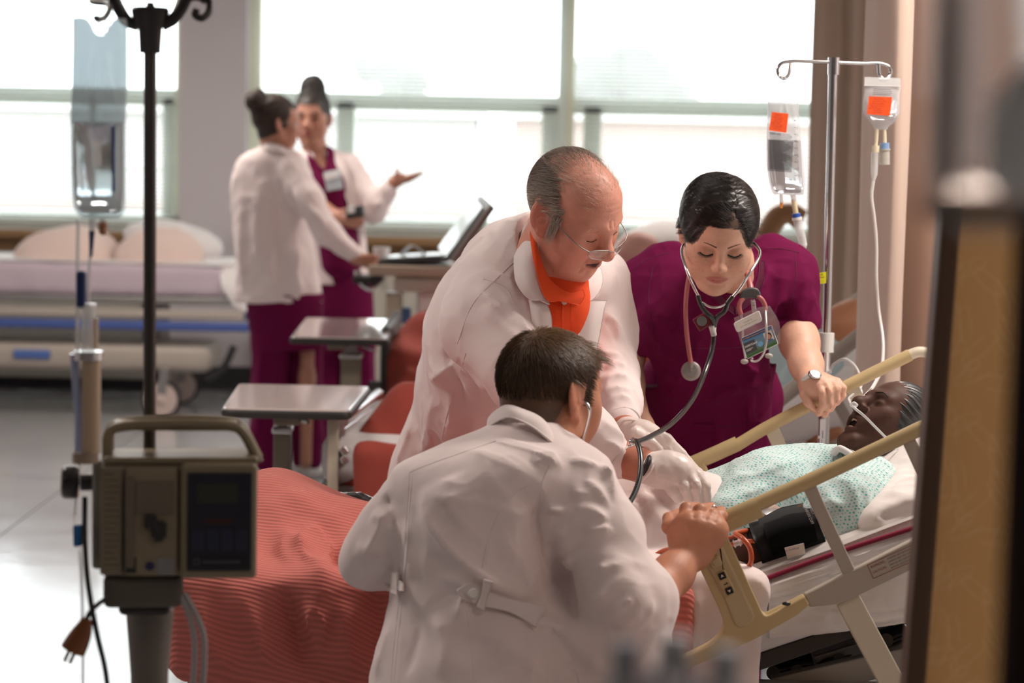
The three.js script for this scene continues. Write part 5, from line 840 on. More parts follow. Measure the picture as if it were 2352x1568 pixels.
// ---------- the instructor leaning over the bed ----------
{
  const t = thing('person', 'balding man with glasses, white coat and orange shirt, leaning over the bed in gloves', 'person');
  const base = C(0.72, 0.325, 0.24);
  const fr = headFrame(at(1318, 489, 4.32), V(0.663, -0.563, 0.493), V(0.297, 0.81, 0.515), 1.0), hf = headField({ jaw: 1.12, cheek: 1.08, nose: 1.14, brow: 1.12, full: 1.08, ears: 1.2, lipW: 0.026 });
  // jowls, creases
  hf.ball(V(-0.036, -0.078, 0.045), 0.022, 0.03); hf.ball(V(0.036, -0.078, 0.045), 0.022, 0.03); hf.ell(V(0, -0.085, 0.025), 0.045, 0.035, 0.045, null, 0.03);
  for (const s of [-1, 1]) { crease(hf, [[s * 0.018, -0.026], [s * 0.026, -0.042], [s * 0.032, -0.06]], -0.0028, 0.004); crease(hf, [[s * 0.022, -0.005], [s * 0.036, -0.008]], -0.0016, 0.003); crease(hf, [[s * 0.006, 0.03], [s * 0.007, 0.05]], -0.002, 0.003); crease(hf, [[s * 0.03, -0.062], [s * 0.03, -0.085]], -0.002, 0.004); }
  crease(hf, [[-0.035, 0.062], [0, 0.066], [0.035, 0.062]], -0.0009, 0.003); crease(hf, [[-0.032, 0.073], [0, 0.077], [0.032, 0.073]], -0.0008, 0.003);
  for (const [x0, x1] of [[-0.025, -0.01], [-0.01, 0.008], [0.008, 0.024]]) { const a = probeZ(hf, x0, -0.0572), b = probeZ(hf, x1, -0.0572); hf.cone(a, b, 0.0034, 0.0034, 0.003, 1); }
  const fc0 = faceColor({ base, lip: [0.46, 0.14, 0.11], flush: 0.45, gap: 0.0032 });
  const fc = (p) => { const c = fc0(p); const k = smooth(0.0, 0.03, -p.y - 0.1) * (p.z < 0.07 ? 1 : 0); return c; };
  const head = headMesh(hf, fr, [{ p: fr.w(0, -0.035, -0.02), r: 0.062 }, { p: at(1262, 590, 4.38), r: 0.064 }, { p: at(1230, 660, 4.46), r: 0.075 }], 0.0026, fc);
  const fore = new Field(0.02); fore.limb([[1385, 1030, 4.15, 38], [1430, 1056, 4.13, 37], [1470, 1068, 4.11, 34], [1498, 1072, 4.1, 31]], 0.02); fore.limb([[1405, 940, 4.4, 32], [1432, 982, 4.32, 27], [1450, 990, 4.3, 26]], 0.02);
  const core = new Field(0.06); core.cone(at(1235, 640, 4.45), at(1190, 760, 4.58), 0.08, 0.12); core.cone(at(1190, 760, 4.58), V(-0.02, 0.98, -4.92), 0.11, 0.1); core.cone(at(1130, 700, 4.42), at(1235, 890, 4.24), 0.05, 0.04); core.cone(at(1235, 890, 4.24), at(1400, 1040, 4.14), 0.04, 0.03); core.cone(at(1385, 680, 4.62), at(1395, 860, 4.52), 0.05, 0.038); core.cone(at(1395, 860, 4.52), at(1420, 965, 4.36), 0.038, 0.026);
  for (const [x, dz] of [[-0.16, 0], [0.02, -0.05]]) { core.cone(V(x * 0.4 - 0.01, 0.93, -4.95), V(x, 0.5, -5.03 + dz), 0.06, 0.05); core.cone(V(x, 0.5, -5.03 + dz), V(x, 0.09, -5.06 + dz), 0.05, 0.035); }
  part('body', merge([head, fore.mesh(0.004, { color: skinTone(C(0.52, 0.19, 0.12)) }), core.mesh(0.015, { color: skinTone(base) })]), M.skin, t);
  // forearm hair
  // grey hair: sides and back, thin on top
  const zone = (p) => { if (abs(p.x) > 0.066 && p.y > -0.05 && p.y < 0.036 && p.z > -0.05 && p.z < 0.008) return 0; const top = 0.075 - 0.9 * max(0, p.z + 0.02); if (p.z > 0.03 || p.y < -0.052 || (p.z > 0.006 && p.y < -0.014 - (p.z - 0.006) * -0.3)) return 0; if (p.z > 0.012 && (p.y > 0.045 || p.y < -0.028)) return 0; return p.y < top + 0.01 && p.z < 0.03 ? 1 : smooth(0.02, -0.06, p.z) * 0.5 + 0.0; };
  const tone = (p, R) => { const w = clamp(0.5 + 0.7 * smooth(0.07, -0.01, p.y) + (p.z > -0.01 ? 0.25 : 0), 0, 1) * (0.6 + 0.5 * R()), d = 0.19; return [lerp(d, 0.62, w), lerp(d * 0.85, 0.52, w), lerp(d * 0.75, 0.44, w)]; };
  const hm = std(C(1, 1, 1), 0.45, 0, { vertexColors: true }), comb = (p) => p.z > -0.004 && p.y < 0.03 ? V(0, -1, 0.1) : V(p.x * 1.5, -0.45 - 0.5 * smooth(-0.05, -0.09, p.z), -0.9);
  const hairs = [strands(hf, fr, { n: 7000, seed: 11, where: zone, comb, len: 0.034, lift: 0.12, r: 0.00042, seg: 5, jitter: 0.16, color: tone, offset: 0.006 }),
    strands(hf, fr, { n: 150, seed: 12, where: (p) => p.y > 0.07 && p.z < 0.06 && p.z > -0.08 ? 1 : 0, comb: (p) => V(0.4 + p.x * 3, 0.1, -0.8), len: 0.042, lift: 0.45, r: 0.0002, seg: 8, jitter: 0.55, color: tone }),
    strands(hf, fr, { n: 320, seed: 15, where: (p) => p.y > 0.06 && p.z > 0.0 && p.z < 0.068 && abs(p.x) < 0.05 ? 1 : 0, comb: (p) => V(p.x * 3 - 0.3, 0, -0.6), len: 0.016, lift: 0.2, r: 0.00019, seg: 5, jitter: 0.5, color: (p, R) => [0.8, 0.66, 0.54] })];
  part('hair', merge(hairs), hm, t, 'thinning grey hair');
  // eyebrows and lashes
  for (const s of [-1, 1]) part('eyebrow', strands(hf, fr, { n: 130, seed: 20 + s, where: (p) => p.z > 0.05 && s * p.x > 0.012 && s * p.x < 0.05 && abs(p.y - (0.031 - abs(abs(p.x) - 0.03) * 0.15)) < 0.005 ? 1 : 0, comb: (p) => V(s, -0.1, 0.25), len: 0.012, lift: 0.7, r: 0.0004, seg: 3, jitter: 0.4, color: (p, R) => [0.62, 0.46, 0.34] }), hm, t);
  for (const s of [-1, 1]) part('eyelashes', tubeOn(hf, fr, [[s * 0.018, 0.002], [s * 0.031, -0.001], [s * 0.045, 0.003]], 0.0008, 0.001), M.hairBrown, t);
  part('beard_stubble', strands(hf, fr, { n: 260, seed: 31, where: (p) => p.y < -0.085 && p.z < 0.05 && p.z > -0.01 ? 1 : 0, comb: (p) => V(0, -1, 0.2), len: 0.006, lift: 0.6, r: 0.00035, seg: 2, jitter: 0.5, color: (p, R) => R() < 0.5 ? [0.5, 0.4, 0.33] : [0.1, 0.06, 0.045] }), hm, t);
  // glasses, low on the nose
  const g = part('glasses', new THREE.BufferGeometry(), M.dullSteel, t, 'thin metal spectacles'); g.geometry = (() => {
    const out = []; for (const s of [-1, 1]) { const R = [[0.008, -0.0155], [0.009, -0.003], [0.02, -0.0005], [0.046, -0.001], [0.053, -0.004], [0.052, -0.014], [0.044, -0.0205], [0.018, -0.0225], [0.0095, -0.019], [0.008, -0.0155]].map(([x, y]) => fr.w(s * x, y - 0.002, 0.1165 - x * x * 5)); out.push(tube(R, 0.00085, 6, 4)); out.push(tube([fr.w(s * 0.053, -0.006, 0.1025), fr.w(s * 0.066, -0.001, 0.092), fr.w(s * 0.0765, 0.006, 0.05), fr.w(s * 0.0815, 0.0165, 0.0), fr.w(s * 0.081, 0.016, -0.012), fr.w(s * 0.0805, 0.0, -0.03)], 0.0011, 6)); }
    out.push(tube([fr.w(-0.0085, -0.0085, 0.1165), fr.w(0, -0.0055, 0.1205), fr.w(0.0085, -0.0085, 0.1165)], 0.0009, 6)); return merge(out); })();
  for (const s of [-1, 1]) { const sh = new THREE.Shape([[0.008, -0.0155], [0.009, -0.003], [0.02, -0.0005], [0.046, -0.001], [0.053, -0.004], [0.052, -0.014], [0.044, -0.0205], [0.018, -0.0225], [0.0095, -0.019]].map(([x, y]) => new THREE.Vector2(s * x, y - 0.002))); const lg = new THREE.ExtrudeGeometry(sh, { depth: 0.0012, bevelEnabled: false }), p = lg.attributes.position; for (let i = 0; i < p.count; i++) p.setZ(i, p.getZ(i) + 0.116 - p.getX(i) ** 2 * 5); lg.computeVertexNormals(); part('lens', lg.applyMatrix4(fr.m), phys(C(1, 1, 1), 0.02, { transmission: 1, thickness: 0, ior: 1.5 }), g); }
  // orange polo shirt
  const sh = new Field(0.04); sh.limb([[1262, 600, 4.40, 76], [1282, 690, 4.37, 66], [1298, 800, 4.40, 66]], 0.05); sh.cone(fr.w(0, -0.05, 0.0), at(1262, 590, 4.38), 0.07, 0.067, 0.006, 1); sh.fold([[1300, 680], [1298, 720], [1300, 750]], 0.004, 0.006); sh.fold([[1270, 690], [1285, 720], [1290, 760]], 0.004, 0.008); sh.fn = crumple(0.002, 14);
  part('polo_shirt', sh.mesh(0.006), M.shirt, t, 'orange polo shirt');
  part('shirt_collar', sheet(pix([[[1221, 512, 4.33], [1236, 580, 4.29], [1262, 640, 4.275], [1305, 672, 4.285], [1338, 665, 4.32]], [[1220, 525, 4.325], [1232, 600, 4.275], [1252, 660, 4.262], [1300, 684, 4.270], [1342, 680, 4.31]], [[1219, 540, 4.32], [1230, 615, 4.27], [1254, 686, 4.255], [1290, 692, 4.265], [1330, 700, 4.305]]]), 0.004, 6), M.shirt, t);
  part('shirt_placket', patchOn(sh, [[[1292, 684], [1310, 684]], [[1290, 720], [1309, 722]], [[1290, 765], [1310, 768]]], 0.003, 0.003, 4), M.shirt, t); part('button', (() => { const p = sh.hit(1296, 694), n = sh.grad(p); return lathe([[0.0001, 0.003], [0.0055, 0.0025], [0.006, 0.0], [0.0001, 0]], p.addScaledVector(n, 0.004), 14, n); })(), M.whitePlastic, t);
  // white coat
  const f = new Field(0.05);
  f.limb([[1195, 640, 4.50, 140], [1185, 760, 4.62, 190], [1140, 880, 4.78, 178]], 0.08); f.limb([[1330, 640, 4.55, 60], [1330, 760, 4.62, 110], [1280, 880, 4.75, 120]], 0.08);
  f.loft([[740, 1020, 1340, 4.72, 0.12], [830, 988, 1330, 4.80, 0.135], [960, 935, 1320, 4.90, 0.14], [1080, 892, 1310, 4.94, 0.13], [1250, 885, 1320, 4.97, 0.13], [1420, 890, 1330, 4.98, 0.13]], 0.06);
  f.limb([[1135, 668, 4.42, 100], [1122, 745, 4.36, 102], [1185, 840, 4.28, 86], [1255, 920, 4.2, 76], [1345, 1000, 4.15, 58], [1424, 1058, 4.128, 42]], 0.05);
  f.limb([[1372, 655, 4.62, 62], [1380, 760, 4.58, 58], [1398, 862, 4.50, 58], [1412, 920, 4.42, 50], [1427, 968, 4.345, 43]], 0.05);
  f.limb([[1215, 560, 4.42, 62], [1180, 620, 4.5, 90]], 0.05); f.limb([[1230, 540, 4.42, 30], [1330, 640, 4.5, 50], [1390, 625, 4.58, 45]], 0.05);
  f.cone(at(1262, 480, 4.35), at(1275, 600, 4.37), 0.075, 0.066, 0.008, 1);  
  { const v = new Field(0.02); v.limb([[1285, 620, 4.27, 46], [1300, 700, 4.27, 44], [1300, 790, 4.28, 42]], 0.03); f.add((x, y, z) => v.base(x, y, z), at(1305, 705, 4.27), 0.2, 0.012, 1); }
  f.boost = 1.4; const FD = (a, h, w) => f.fold(a, h, w);
  FD([[1060, 640], [1110, 650], [1160, 690], [1200, 740]], 0.008, 0.016); FD([[1080, 620], [1150, 640], [1200, 690], [1215, 750]], 0.007, 0.014); FD([[1080, 660], [1120, 690], [1170, 740], [1215, 775]], 0.01, 0.012); FD([[1100, 700], [1150, 750], [1210, 800]], 0.008, 0.014); FD([[1180, 720], [1205, 760], [1222, 790]], 0.01, 0.009);
  FD([[1010, 760], [1025, 820], [1050, 880], [1075, 940]], -0.009, 0.012); FD([[1060, 830], [1110, 900], [1150, 960]], -0.006, 0.02); FD([[985, 830], [1010, 850], [1030, 900]], 0.008, 0.016); FD([[1040, 880], [1040, 960], [1020, 1040]], 0.008, 0.016); FD([[1000, 900], [990, 980], [960, 1060]], 0.009, 0.018); FD([[950, 950], [935, 1020], [910, 1080]], 0.009, 0.014); FD([[1075, 900], [1090, 980], [1080, 1060]], 0.008, 0.02); FD([[985, 870], [1015, 860], [1040, 830]], 0.008, 0.012);
  FD([[1385, 850], [1420, 840], [1440, 848]], 0.009, 0.008); FD([[1375, 880], [1420, 868], [1450, 875]], 0.009, 0.008); FD([[1380, 905], [1420, 895], [1455, 905]], 0.008, 0.008); FD([[1385, 930], [1430, 915], [1460, 935]], 0.007, 0.007); FD([[1375, 820], [1400, 815], [1432, 825]], 0.008, 0.008); FD([[1380, 720], [1410, 740], [1425, 790]], 0.008, 0.012); FD([[1370, 960], [1410, 990], [1440, 1020]], 0.006, 0.012); FD([[1390, 1010], [1420, 1030], [1440, 1040]], 0.005, 0.008);
  f.fn = wrinkle(0.0022, 9, 16);
  part('white_coat', f.mesh(0.0052), M.coat, t, 'white coat');
  part('collar', sheet(pix([[[1218, 500, 4.38], [1232, 560, 4.31], [1238, 610, 4.285], [1247, 655, 4.27], [1262, 700, 4.265]], [[1200, 530, 4.39], [1205, 580, 4.31], [1206, 620, 4.28], [1215, 655, 4.262], [1240, 690, 4.258]], [[1186, 560, 4.42], [1182, 600, 4.34], [1186, 645, 4.295], [1204, 675, 4.275], [1220, 688, 4.268]]]), 0.005, 6), M.coatTrim, t, 'coat collar');
  part('lapel', sheet(pix([[[1252, 690, 4.275], [1266, 725, 4.262], [1268, 770, 4.262], [1270, 820, 4.27]], [[1232, 690, 4.272], [1240, 725, 4.258], [1244, 775, 4.258], [1252, 830, 4.268]], [[1214, 688, 4.282], [1220, 720, 4.268], [1226, 780, 4.268], [1238, 840, 4.28]]]), 0.005, 6), M.coatTrim, t, 'coat lapel');
  part('collar', sheet(pix([[[1342, 640, 4.36], [1340, 665, 4.345], [1336, 690, 4.34]], [[1362, 612, 4.42], [1366, 650, 4.37], [1358, 690, 4.345]], [[1378, 618, 4.44], [1384, 645, 4.39], [1374, 678, 4.355]]]), 0.005, 6), M.coatTrim, t);
  part('lapel', sheet(pix([[[1338, 690, 4.34], [1332, 730, 4.335], [1325, 790, 4.335], [1318, 840, 4.345]], [[1364, 688, 4.35], [1358, 735, 4.34], [1352, 795, 4.34], [1340, 845, 4.35]], [[1392, 690, 4.375], [1385, 720, 4.36], [1372, 790, 4.355], [1360, 850, 4.36]]]), 0.005, 6), M.coatTrim, t);
  for (const s of [[[1182, 600], [1140, 640], [1085, 700], [1050, 790]], [[1070, 810], [1050, 880], [1025, 960], [1015, 1010]], [[1110, 640], [1160, 660], [1180, 700]]]) { const q = seam(f, s, 0.0011); if (q) part('seam', q, M.coatTrim, t); }
  for (const [c, e, r] of [[at(1428, 1058, 4.127), at(1400, 1036, 4.14), 0.037], [at(1430, 972, 4.338), at(1418, 940, 4.39), 0.036]]) { const ax = c.clone().sub(e).normalize(), u = V(0, 1, 0).addScaledVector(ax, -ax.y).normalize(), v = ax.clone().cross(u); part('cuff', tube(Array.from({ length: 17 }, (_, i) => c.clone().addScaledVector(u, cos(i / 8 * PI) * r).addScaledVector(v, sin(i / 8 * PI) * r)), 0.0028, 7), M.coatTrim, t); }
  // gloves
  const right = handField([[[1492, 1074, 4.1, 32], [1530, 1072, 4.085, 34]], [[1500, 1080, 4.1, 32], [1560, 1078, 4.08, 28], [1600, 1090, 4.085, 18]], [[1530, 1075, 4.085, 32], [1565, 1090, 4.075, 24]], [[1518, 1090, 4.08, 28], [1540, 1104, 4.07, 18]]],
    [[[1530, 1100, 4.07, 19], [1546, 1126, 4.062, 15], [1558, 1144, 4.08, 12]], [[1560, 1092, 4.065, 16], [1574, 1118, 4.055, 14], [1584, 1150, 4.085, 12]], [[1582, 1090, 4.065, 15], [1599, 1116, 4.055, 13.5], [1606, 1153, 4.085, 11.5]], [[1600, 1090, 4.075, 14], [1620, 1116, 4.07, 12.5], [1625, 1158, 4.095, 11]], [[1540, 1060, 4.1, 20], [1560, 1080, 4.14, 16], [1590, 1140, 4.15, 11]]]);
  for (const L of [[[1560, 1112], [1566, 1130], [1571, 1150]], [[1586, 1106], [1592, 1125], [1596, 1152]], [[1608, 1102], [1613, 1125], [1616, 1155]]]) right.fold(L, -0.005, 0.0028);
  for (const [a, h, w] of [[[[1492, 1050], [1510, 1080], [1505, 1105]], 0.002, 0.003], [[[1510, 1060], [1530, 1075], [1545, 1095]], 0.0012, 0.003], [[[1500, 1095], [1525, 1100], [1545, 1108]], 0.0015, 0.003], [[[1505, 1085], [1535, 1090], [1555, 1096]], 0.0013, 0.0025], [[[1550, 1108], [1564, 1112], [1572, 1110]], 0.0015, 0.002], [[[1590, 1108], [1600, 1106], [1612, 1104]], 0.0015, 0.002]]) right.fold(a, h, w);
  right.fn = (x, y, z) => 0.0007 * N3(x * 90, y * 90, z * 90);
  part('glove', right.mesh(0.0028), M.glove, t, 'pale latex glove, nearer hand'); part('glove_cuff', tube(line([[1497, 1044, 4.115], [1505, 1060, 4.066], [1494, 1085, 4.055], [1476, 1104, 4.08], [1474, 1108, 4.11]]), 0.0022, 6), M.glove, t);
  const left = handField([[[1436, 984, 4.31, 25], [1478, 992, 4.27, 26]], [[1445, 990, 4.3, 26], [1505, 1002, 4.25, 20]]],
    [[[1462, 996, 4.25, 18], [1490, 1012, 4.235, 13], [1502, 1022, 4.23, 12], [1514, 1032, 4.228, 11]], [[1496, 988, 4.26, 16], [1532, 1008, 4.25, 12.5], [1566, 1042, 4.25, 11], [1597, 1076, 4.25, 9]], [[1508, 1004, 4.25, 14], [1545, 1034, 4.245, 11], [1580, 1070, 4.245, 9.5]], [[1510, 1020, 4.26, 13], [1540, 1048, 4.26, 10.5], [1568, 1063, 4.26, 9]], [[1500, 1030, 4.27, 13], [1524, 1052, 4.28, 10.5], [1552, 1066, 4.28, 8.5]]]);
  for (const L of [[[1520, 1008], [1550, 1034], [1582, 1066]], [[1500, 1000], [1515, 1012], [1522, 1024]]]) left.fold(L, -0.004, 0.0026);
  left.fn = (x, y, z) => 0.0009 * N3(x * 80, y * 80, z * 80); for (const [a, h, w] of [[[[1455, 970], [1462, 990], [1458, 1010]], 0.002, 0.003], [[[1486, 985], [1492, 1000], [1498, 1008]], 0.0018, 0.0025], [[[1535, 1012], [1540, 1026], [1536, 1036]], 0.0015, 0.0025]]) left.fold(a, h, w);
  part('glove', left.mesh(0.0028), M.glove, t, 'pale latex glove, farther hand'); part('glove_cuff', tube(line([[1420, 988, 4.3], [1434, 966, 4.27], [1455, 964, 4.27], [1478, 972, 4.3]]), 0.0022, 6), M.glove, t);
  part('wristwatch', tube(line([[1494, 1046, 4.12], [1490, 1056, 4.072], [1482, 1075, 4.066], [1477, 1092, 4.085], [1478, 1098, 4.11]]), 0.0058, 8), M.blackRubber, t, 'black watch strap');
  const tr = legs(V(-0.075, 0.93, -4.94), V(0.05, 0.93, -4.94), V(-0.16, 0.5, -5.02), V(0.02, 0.5, -5.08), V(-0.16, 0.1, -5.06), V(0.02, 0.1, -5.12), [0.08, 0.066, 0.058]); part('trousers', tr.mesh(0.016), M.trousers, t);
  part('shoe', shoeGeo(V(-0.16, 0, -5.06), V(0.4, 0, 1)), M.shoe, t); part('shoe', shoeGeo(V(0.02, 0, -5.12), V(0.4, 0, 1)), M.shoe, t);
}
// ---------- the nursing student bending over the far rail ----------
{
  const t = thing('person', 'woman with black hair in maroon scrubs bending over the bed, hand on the rail', 'person');
  const base = C(0.72, 0.42, 0.305);
  const fr = headFrame(at(1648, 538, 4.56), V(0.01, -0.545, 0.839), V(0.05, 0.839, 0.545), 0.925), hf = headField({ jaw: 1.08, cheek: 1.2, lipW: 0.0185, nz: 0.005, nose: 0.8, brow: 0.75, full: 1.1, ears: 0.95 });
  hf.ell(V(0, -0.04, 0.035), 0.062, 0.05, 0.045, null, 0.02);
  const hairline = (p) => { const a = abs(p.x); return p.z > 0.012 ? p.y > 0.072 + 0.02 * (p.x > 0.02 ? exp(-((p.x - 0.03) ** 2) / 0.0004) * -0.2 : 0) - smooth(0.03, 0.066, a) * 0.06 : (p.y > -0.05 && !(a > 0.0765 && abs(p.y) < 0.034)) && (p.z < -0.012 || p.y > 0.01); };
  const fc = faceColor({ base, lip: [0.50, 0.14, 0.135], flush: 0.28, lid: [0.36, 0.15, 0.09], scalp: [0.045, 0.028, 0.022], scalpFn: (p) => hairline(p) ? 0.9 : 0 });
  const freckle = (p) => { const c = fc(p); if (p.z > 0.05 && p.y < 0.0 && p.y > -0.045) { const k = 1 - 0.18 * smooth(0.35, 0.5, N3(p.x * 260, p.y * 260, p.z * 100)); return c.map((v) => v * k); } return c; };
  const head = headMesh(hf, fr, [{ p: fr.w(0, -0.03, -0.03), r: 0.05 }, { p: at(1672, 600, 4.69), r: 0.05 }, { p: at(1688, 670, 4.76), r: 0.046 }], 0.0024, freckle);
  const sk = skinTone(base);
  const chest = new Field(0.04); chest.limb([[1660, 640, 4.77, 38], [1688, 665, 4.755, 40], [1712, 640, 4.77, 36]], 0.05); chest.cone(at(1688, 660, 4.755), at(1690, 700, 4.745), 0.034, 0.02);
  const arm = new Field(0.02); arm.limb([[1812, 700, 4.80, 46], [1836, 785, 4.74, 41], [1852, 838, 4.68, 34], [1866, 880, 4.625, 27]], 0.03);
  const hand = handField([[[1866, 882, 4.62, 26], [1880, 882, 4.60, 22]], [[1870, 878, 4.62, 23], [1915, 880, 4.60, 15]], [[1868, 892, 4.61, 22], [1892, 890, 4.595, 16]]],
    [[[1858, 890, 4.615, 15], [1848, 905, 4.60, 11.5], [1856, 924, 4.592, 10], [1871, 940, 4.60, 8.5]], [[1879, 880, 4.59, 12], [1890, 902, 4.572, 10.5], [1891, 928, 4.575, 9], [1880, 949, 4.60, 8]], [[1895, 877, 4.59, 11.5], [1906, 898, 4.572, 10.5], [1906, 926, 4.575, 9], [1894, 952, 4.60, 8]], [[1910, 876, 4.595, 11], [1921, 893, 4.576, 10], [1921, 916, 4.58, 8.8], [1908, 939, 4.60, 7.8]], [[1923, 877, 4.60, 10.5], [1935, 891, 4.588, 9.2], [1935, 908, 4.59, 8.2], [1922, 925, 4.60, 7.2]]]);
  for (const q of hand.p) arm.p.push(q);
  for (const [a, h, w] of [[[[1884, 876], [1876, 884], [1872, 890]], 0.0012, 0.003], [[[1900, 874], [1890, 880], [1880, 884]], 0.0012, 0.003], [[[1895, 888], [1899, 905], [1899, 930]], -0.0035, 0.0022], [[[1909, 884], [1914, 900], [1913, 925]], -0.0035, 0.0022], [[[1924, 882], [1928, 895], [1928, 912]], -0.003, 0.002]]) arm.fold(a, h, w);
  const arm2 = new Field(0.02); arm2.limb([[1462, 740, 4.86, 36], [1446, 810, 4.84, 32], [1446, 880, 4.80, 29], [1475, 985, 4.70, 24], [1490, 1010, 4.66, 22]], 0.03);
  const core = new Field(0.06); core.cone(at(1640, 660, 4.8), at(1630, 1000, 4.95), 0.1, 0.11); core.cone(at(1480, 640, 4.86), at(1455, 780, 4.86), 0.035, 0.032); core.cone(at(1790, 620, 4.8), at(1820, 720, 4.79), 0.04, 0.036); for (const x of [0.37, 0.53]) { core.cone(V(x, 0.9, -4.98), V(x, 0.48, -5.0), 0.07, 0.05); core.cone(V(x, 0.48, -5.0), V(x, 0.09, -5.02), 0.048, 0.033); }
  part('body', merge([head, arm.mesh(0.0032, { color: sk }), arm2.mesh(0.006, { color: sk }), chest.mesh(0.006, { color: sk }), core.mesh(0.015, { color: sk })]), M.skin, t);
  { const ns = []; for (const [x, y] of [[1880, 949], [1895, 952], [1910, 939], [1925, 925], [1870, 936]]) { const p = hand.hit(x, y - 3); if (p) { const n = hand.grad(p); ns.push(ball(p, 0.0052, 0.8, 1, 0.3, new THREE.Quaternion().setFromUnitVectors(V(0, 0, 1), n))); } } if (ns.length) part('fingernail', merge(ns), phys(C(0.7, 0.38, 0.3), 0.25), t); }
  // hair drawn back from the forehead, parted on her left
  const cap = new Field(0.012); cap.ell(V(0, 0.030, -0.016), 0.083, 0.078, 0.092); cap.ell(V(-0.03, 0.06, -0.04), 0.05, 0.05, 0.06, null, 0.03); cap.ell(V(0.03, 0.06, -0.04), 0.05, 0.05, 0.06, null, 0.03); cap.ell(V(-0.022, 0.05, 0.01), 0.06, 0.067, 0.06, null, 0.03); cap.ell(V(0.026, 0.05, 0.01), 0.054, 0.065, 0.056, null, 0.03); cap.ell(V(0, -0.02, 0.085), 0.082, 0.095, 0.066, null, 0.006, 1); cap.ell(V(0, -0.075, 0.01), 0.1, 0.06, 0.1, null, 0.008, 1);
  cap.ell(V(0.0, 0.07, -0.085), 0.045, 0.03, 0.035, null, 0.03);
  for (const s of [-1, 1]) cap.ell(V(s * 0.085, -0.002, -0.012), 0.013, 0.03, 0.022, null, 0.006, 1);
  const PART = 0.024; cap.fold([V(PART, 0.105, 0.052), V(PART, 0.13, 0.02), V(PART - 0.004, 0.135, -0.02)], -0.004, 0.004);
  cap.fn = (x, y, z) => 0.0012 * sin((x > PART ? 1 : -1) * (z * 260 + x * 120) + y * 90 + 3 * N3(x * 20, y * 20, z * 20)) + 0.001 * N3(x * 60, y * 200, z * 60);
  const capG = cap.mesh(0.0026).applyMatrix4(fr.m); capG.computeVertexNormals();
  const ct = capG.attributes.position.count, capC = new Float32Array(ct * 3); for (let i = 0; i < ct; i++) { capC[3 * i] = 0.012; capC[3 * i + 1] = 0.0095; capC[3 * i + 2] = 0.0095; } capG.setAttribute('color', new THREE.BufferAttribute(capC, 3));
  const side = (p) => p.x > PART ? 1 : -1;
  const comb = (p) => V(side(p) * 0.9 * smooth(0.03, 0.1, p.y), -0.35 - 0.4 * (p.y < 0.06 ? 1 : 0), -1.0), tone = (p, R) => { const k = 0.6 + R() * 1.1 + (p.x > 0.01 && p.y > 0.08 && R() < 0.4 ? 1.8 : 0); return [0.016 * k, 0.012 * k, 0.0115 * k]; };
  const hm = std(C(1, 1, 1), 0.33, 0, { vertexColors: true });
  const hs = strands(cap, fr, { n: 5200, seed: 41, where: (p) => p.y > 0.02 || p.z < -0.01 ? 1 : 0, comb, len: 0.06, lift: 0.02, r: 0.00055, seg: 6, jitter: 0.04, color: tone, offset: 0.0008 }), front = strands(hf, fr, { n: 2600, seed: 45, where: (p) => hairline(p) && p.z > -0.02 ? 1 : 0, comb, len: 0.05, lift: 0.06, r: 0.0005, seg: 6, jitter: 0.05, color: tone, offset: 0.003 });
  const fly = strands(cap, fr, { n: 130, seed: 43, where: (p) => (abs(p.x) > 0.05 && p.y < 0.06) || p.y > 0.115 ? 1 : 0, comb, len: 0.035, lift: 0.8, r: 0.00026, seg: 6, jitter: 0.7, color: tone });
  part('hair', merge([capG, hs, front, fly]), hm, t, 'black hair drawn back');
  for (const s of [-1, 1]) {
    part('eyebrow', tube([[0.012, 0.0285], [0.02, 0.0305], [0.030, 0.0325], [0.040, 0.0325], [0.050, 0.029]].map(([x, y]) => { const p = probeZ(hf, s * x, y); p.z -= 0.0016; return p.applyMatrix4(fr.m); }), (u) => 0.0026 * (1 - 0.7 * u), 6, 5), std(C(0.12, 0.062, 0.042), 0.8), t);
    const lash = [tubeOn(hf, fr, [[s * 0.0165, 0.004], [s * 0.024, 0.0005], [s * 0.032, -0.001], [s * 0.040, 0.001], [s * 0.0465, 0.005]], 0.0015, 0.0004)];
    for (let k = 0; k < 24; k++) { const x = 0.019 + k * 0.00125, y = -0.001 + 0.006 * ((x - 0.032) / 0.015) ** 2, p = probeZ(hf, s * x, y); lash.push(tube([p, p.clone().add(V(s * (x - 0.03) * 0.12, -0.0015, 0.002)), p.clone().add(V(s * (x - 0.03) * 0.2, -0.003, 0.0042))].map((q) => q.applyMatrix4(fr.m)), 0.0004, 4, 2)); }
    part('eyelashes', merge(lash), M.hairDark, t);
  }
  // scrub top
  const f = new Field(0.045);
  f.loft([[575, 1560, 1775, 4.83, 0.05], [610, 1500, 1825, 4.82, 0.09], [680, 1470, 1815, 4.80, 0.115], [780, 1465, 1792, 4.82, 0.125], [880, 1468, 1776, 4.87, 0.125], [980, 1486, 1772, 4.92, 0.125], [1080, 1490, 1776, 4.95, 0.125], [1200, 1480, 1785, 4.97, 0.13], [1330, 1475, 1795, 4.98, 0.13]]);
  f.limb([[1520, 610, 4.85, 52], [1470, 665, 4.86, 52], [1452, 765, 4.86, 50]], 0.06); f.limb([[1770, 585, 4.83, 46], [1808, 630, 4.80, 60], [1832, 735, 4.78, 54]], 0.05);
  f.cone(at(1668, 555, 4.74), at(1688, 622, 4.70), 0.06, 0.05, 0.008, 1); f.cone(at(1692, 632, 4.68), at(1688, 694, 4.67), 0.042, 0.006, 0.006, 1);
  f.box(at(1452, 850, 4.86), 0.06, 0.035, 0.08, 0.004, null, 0.006, 1);
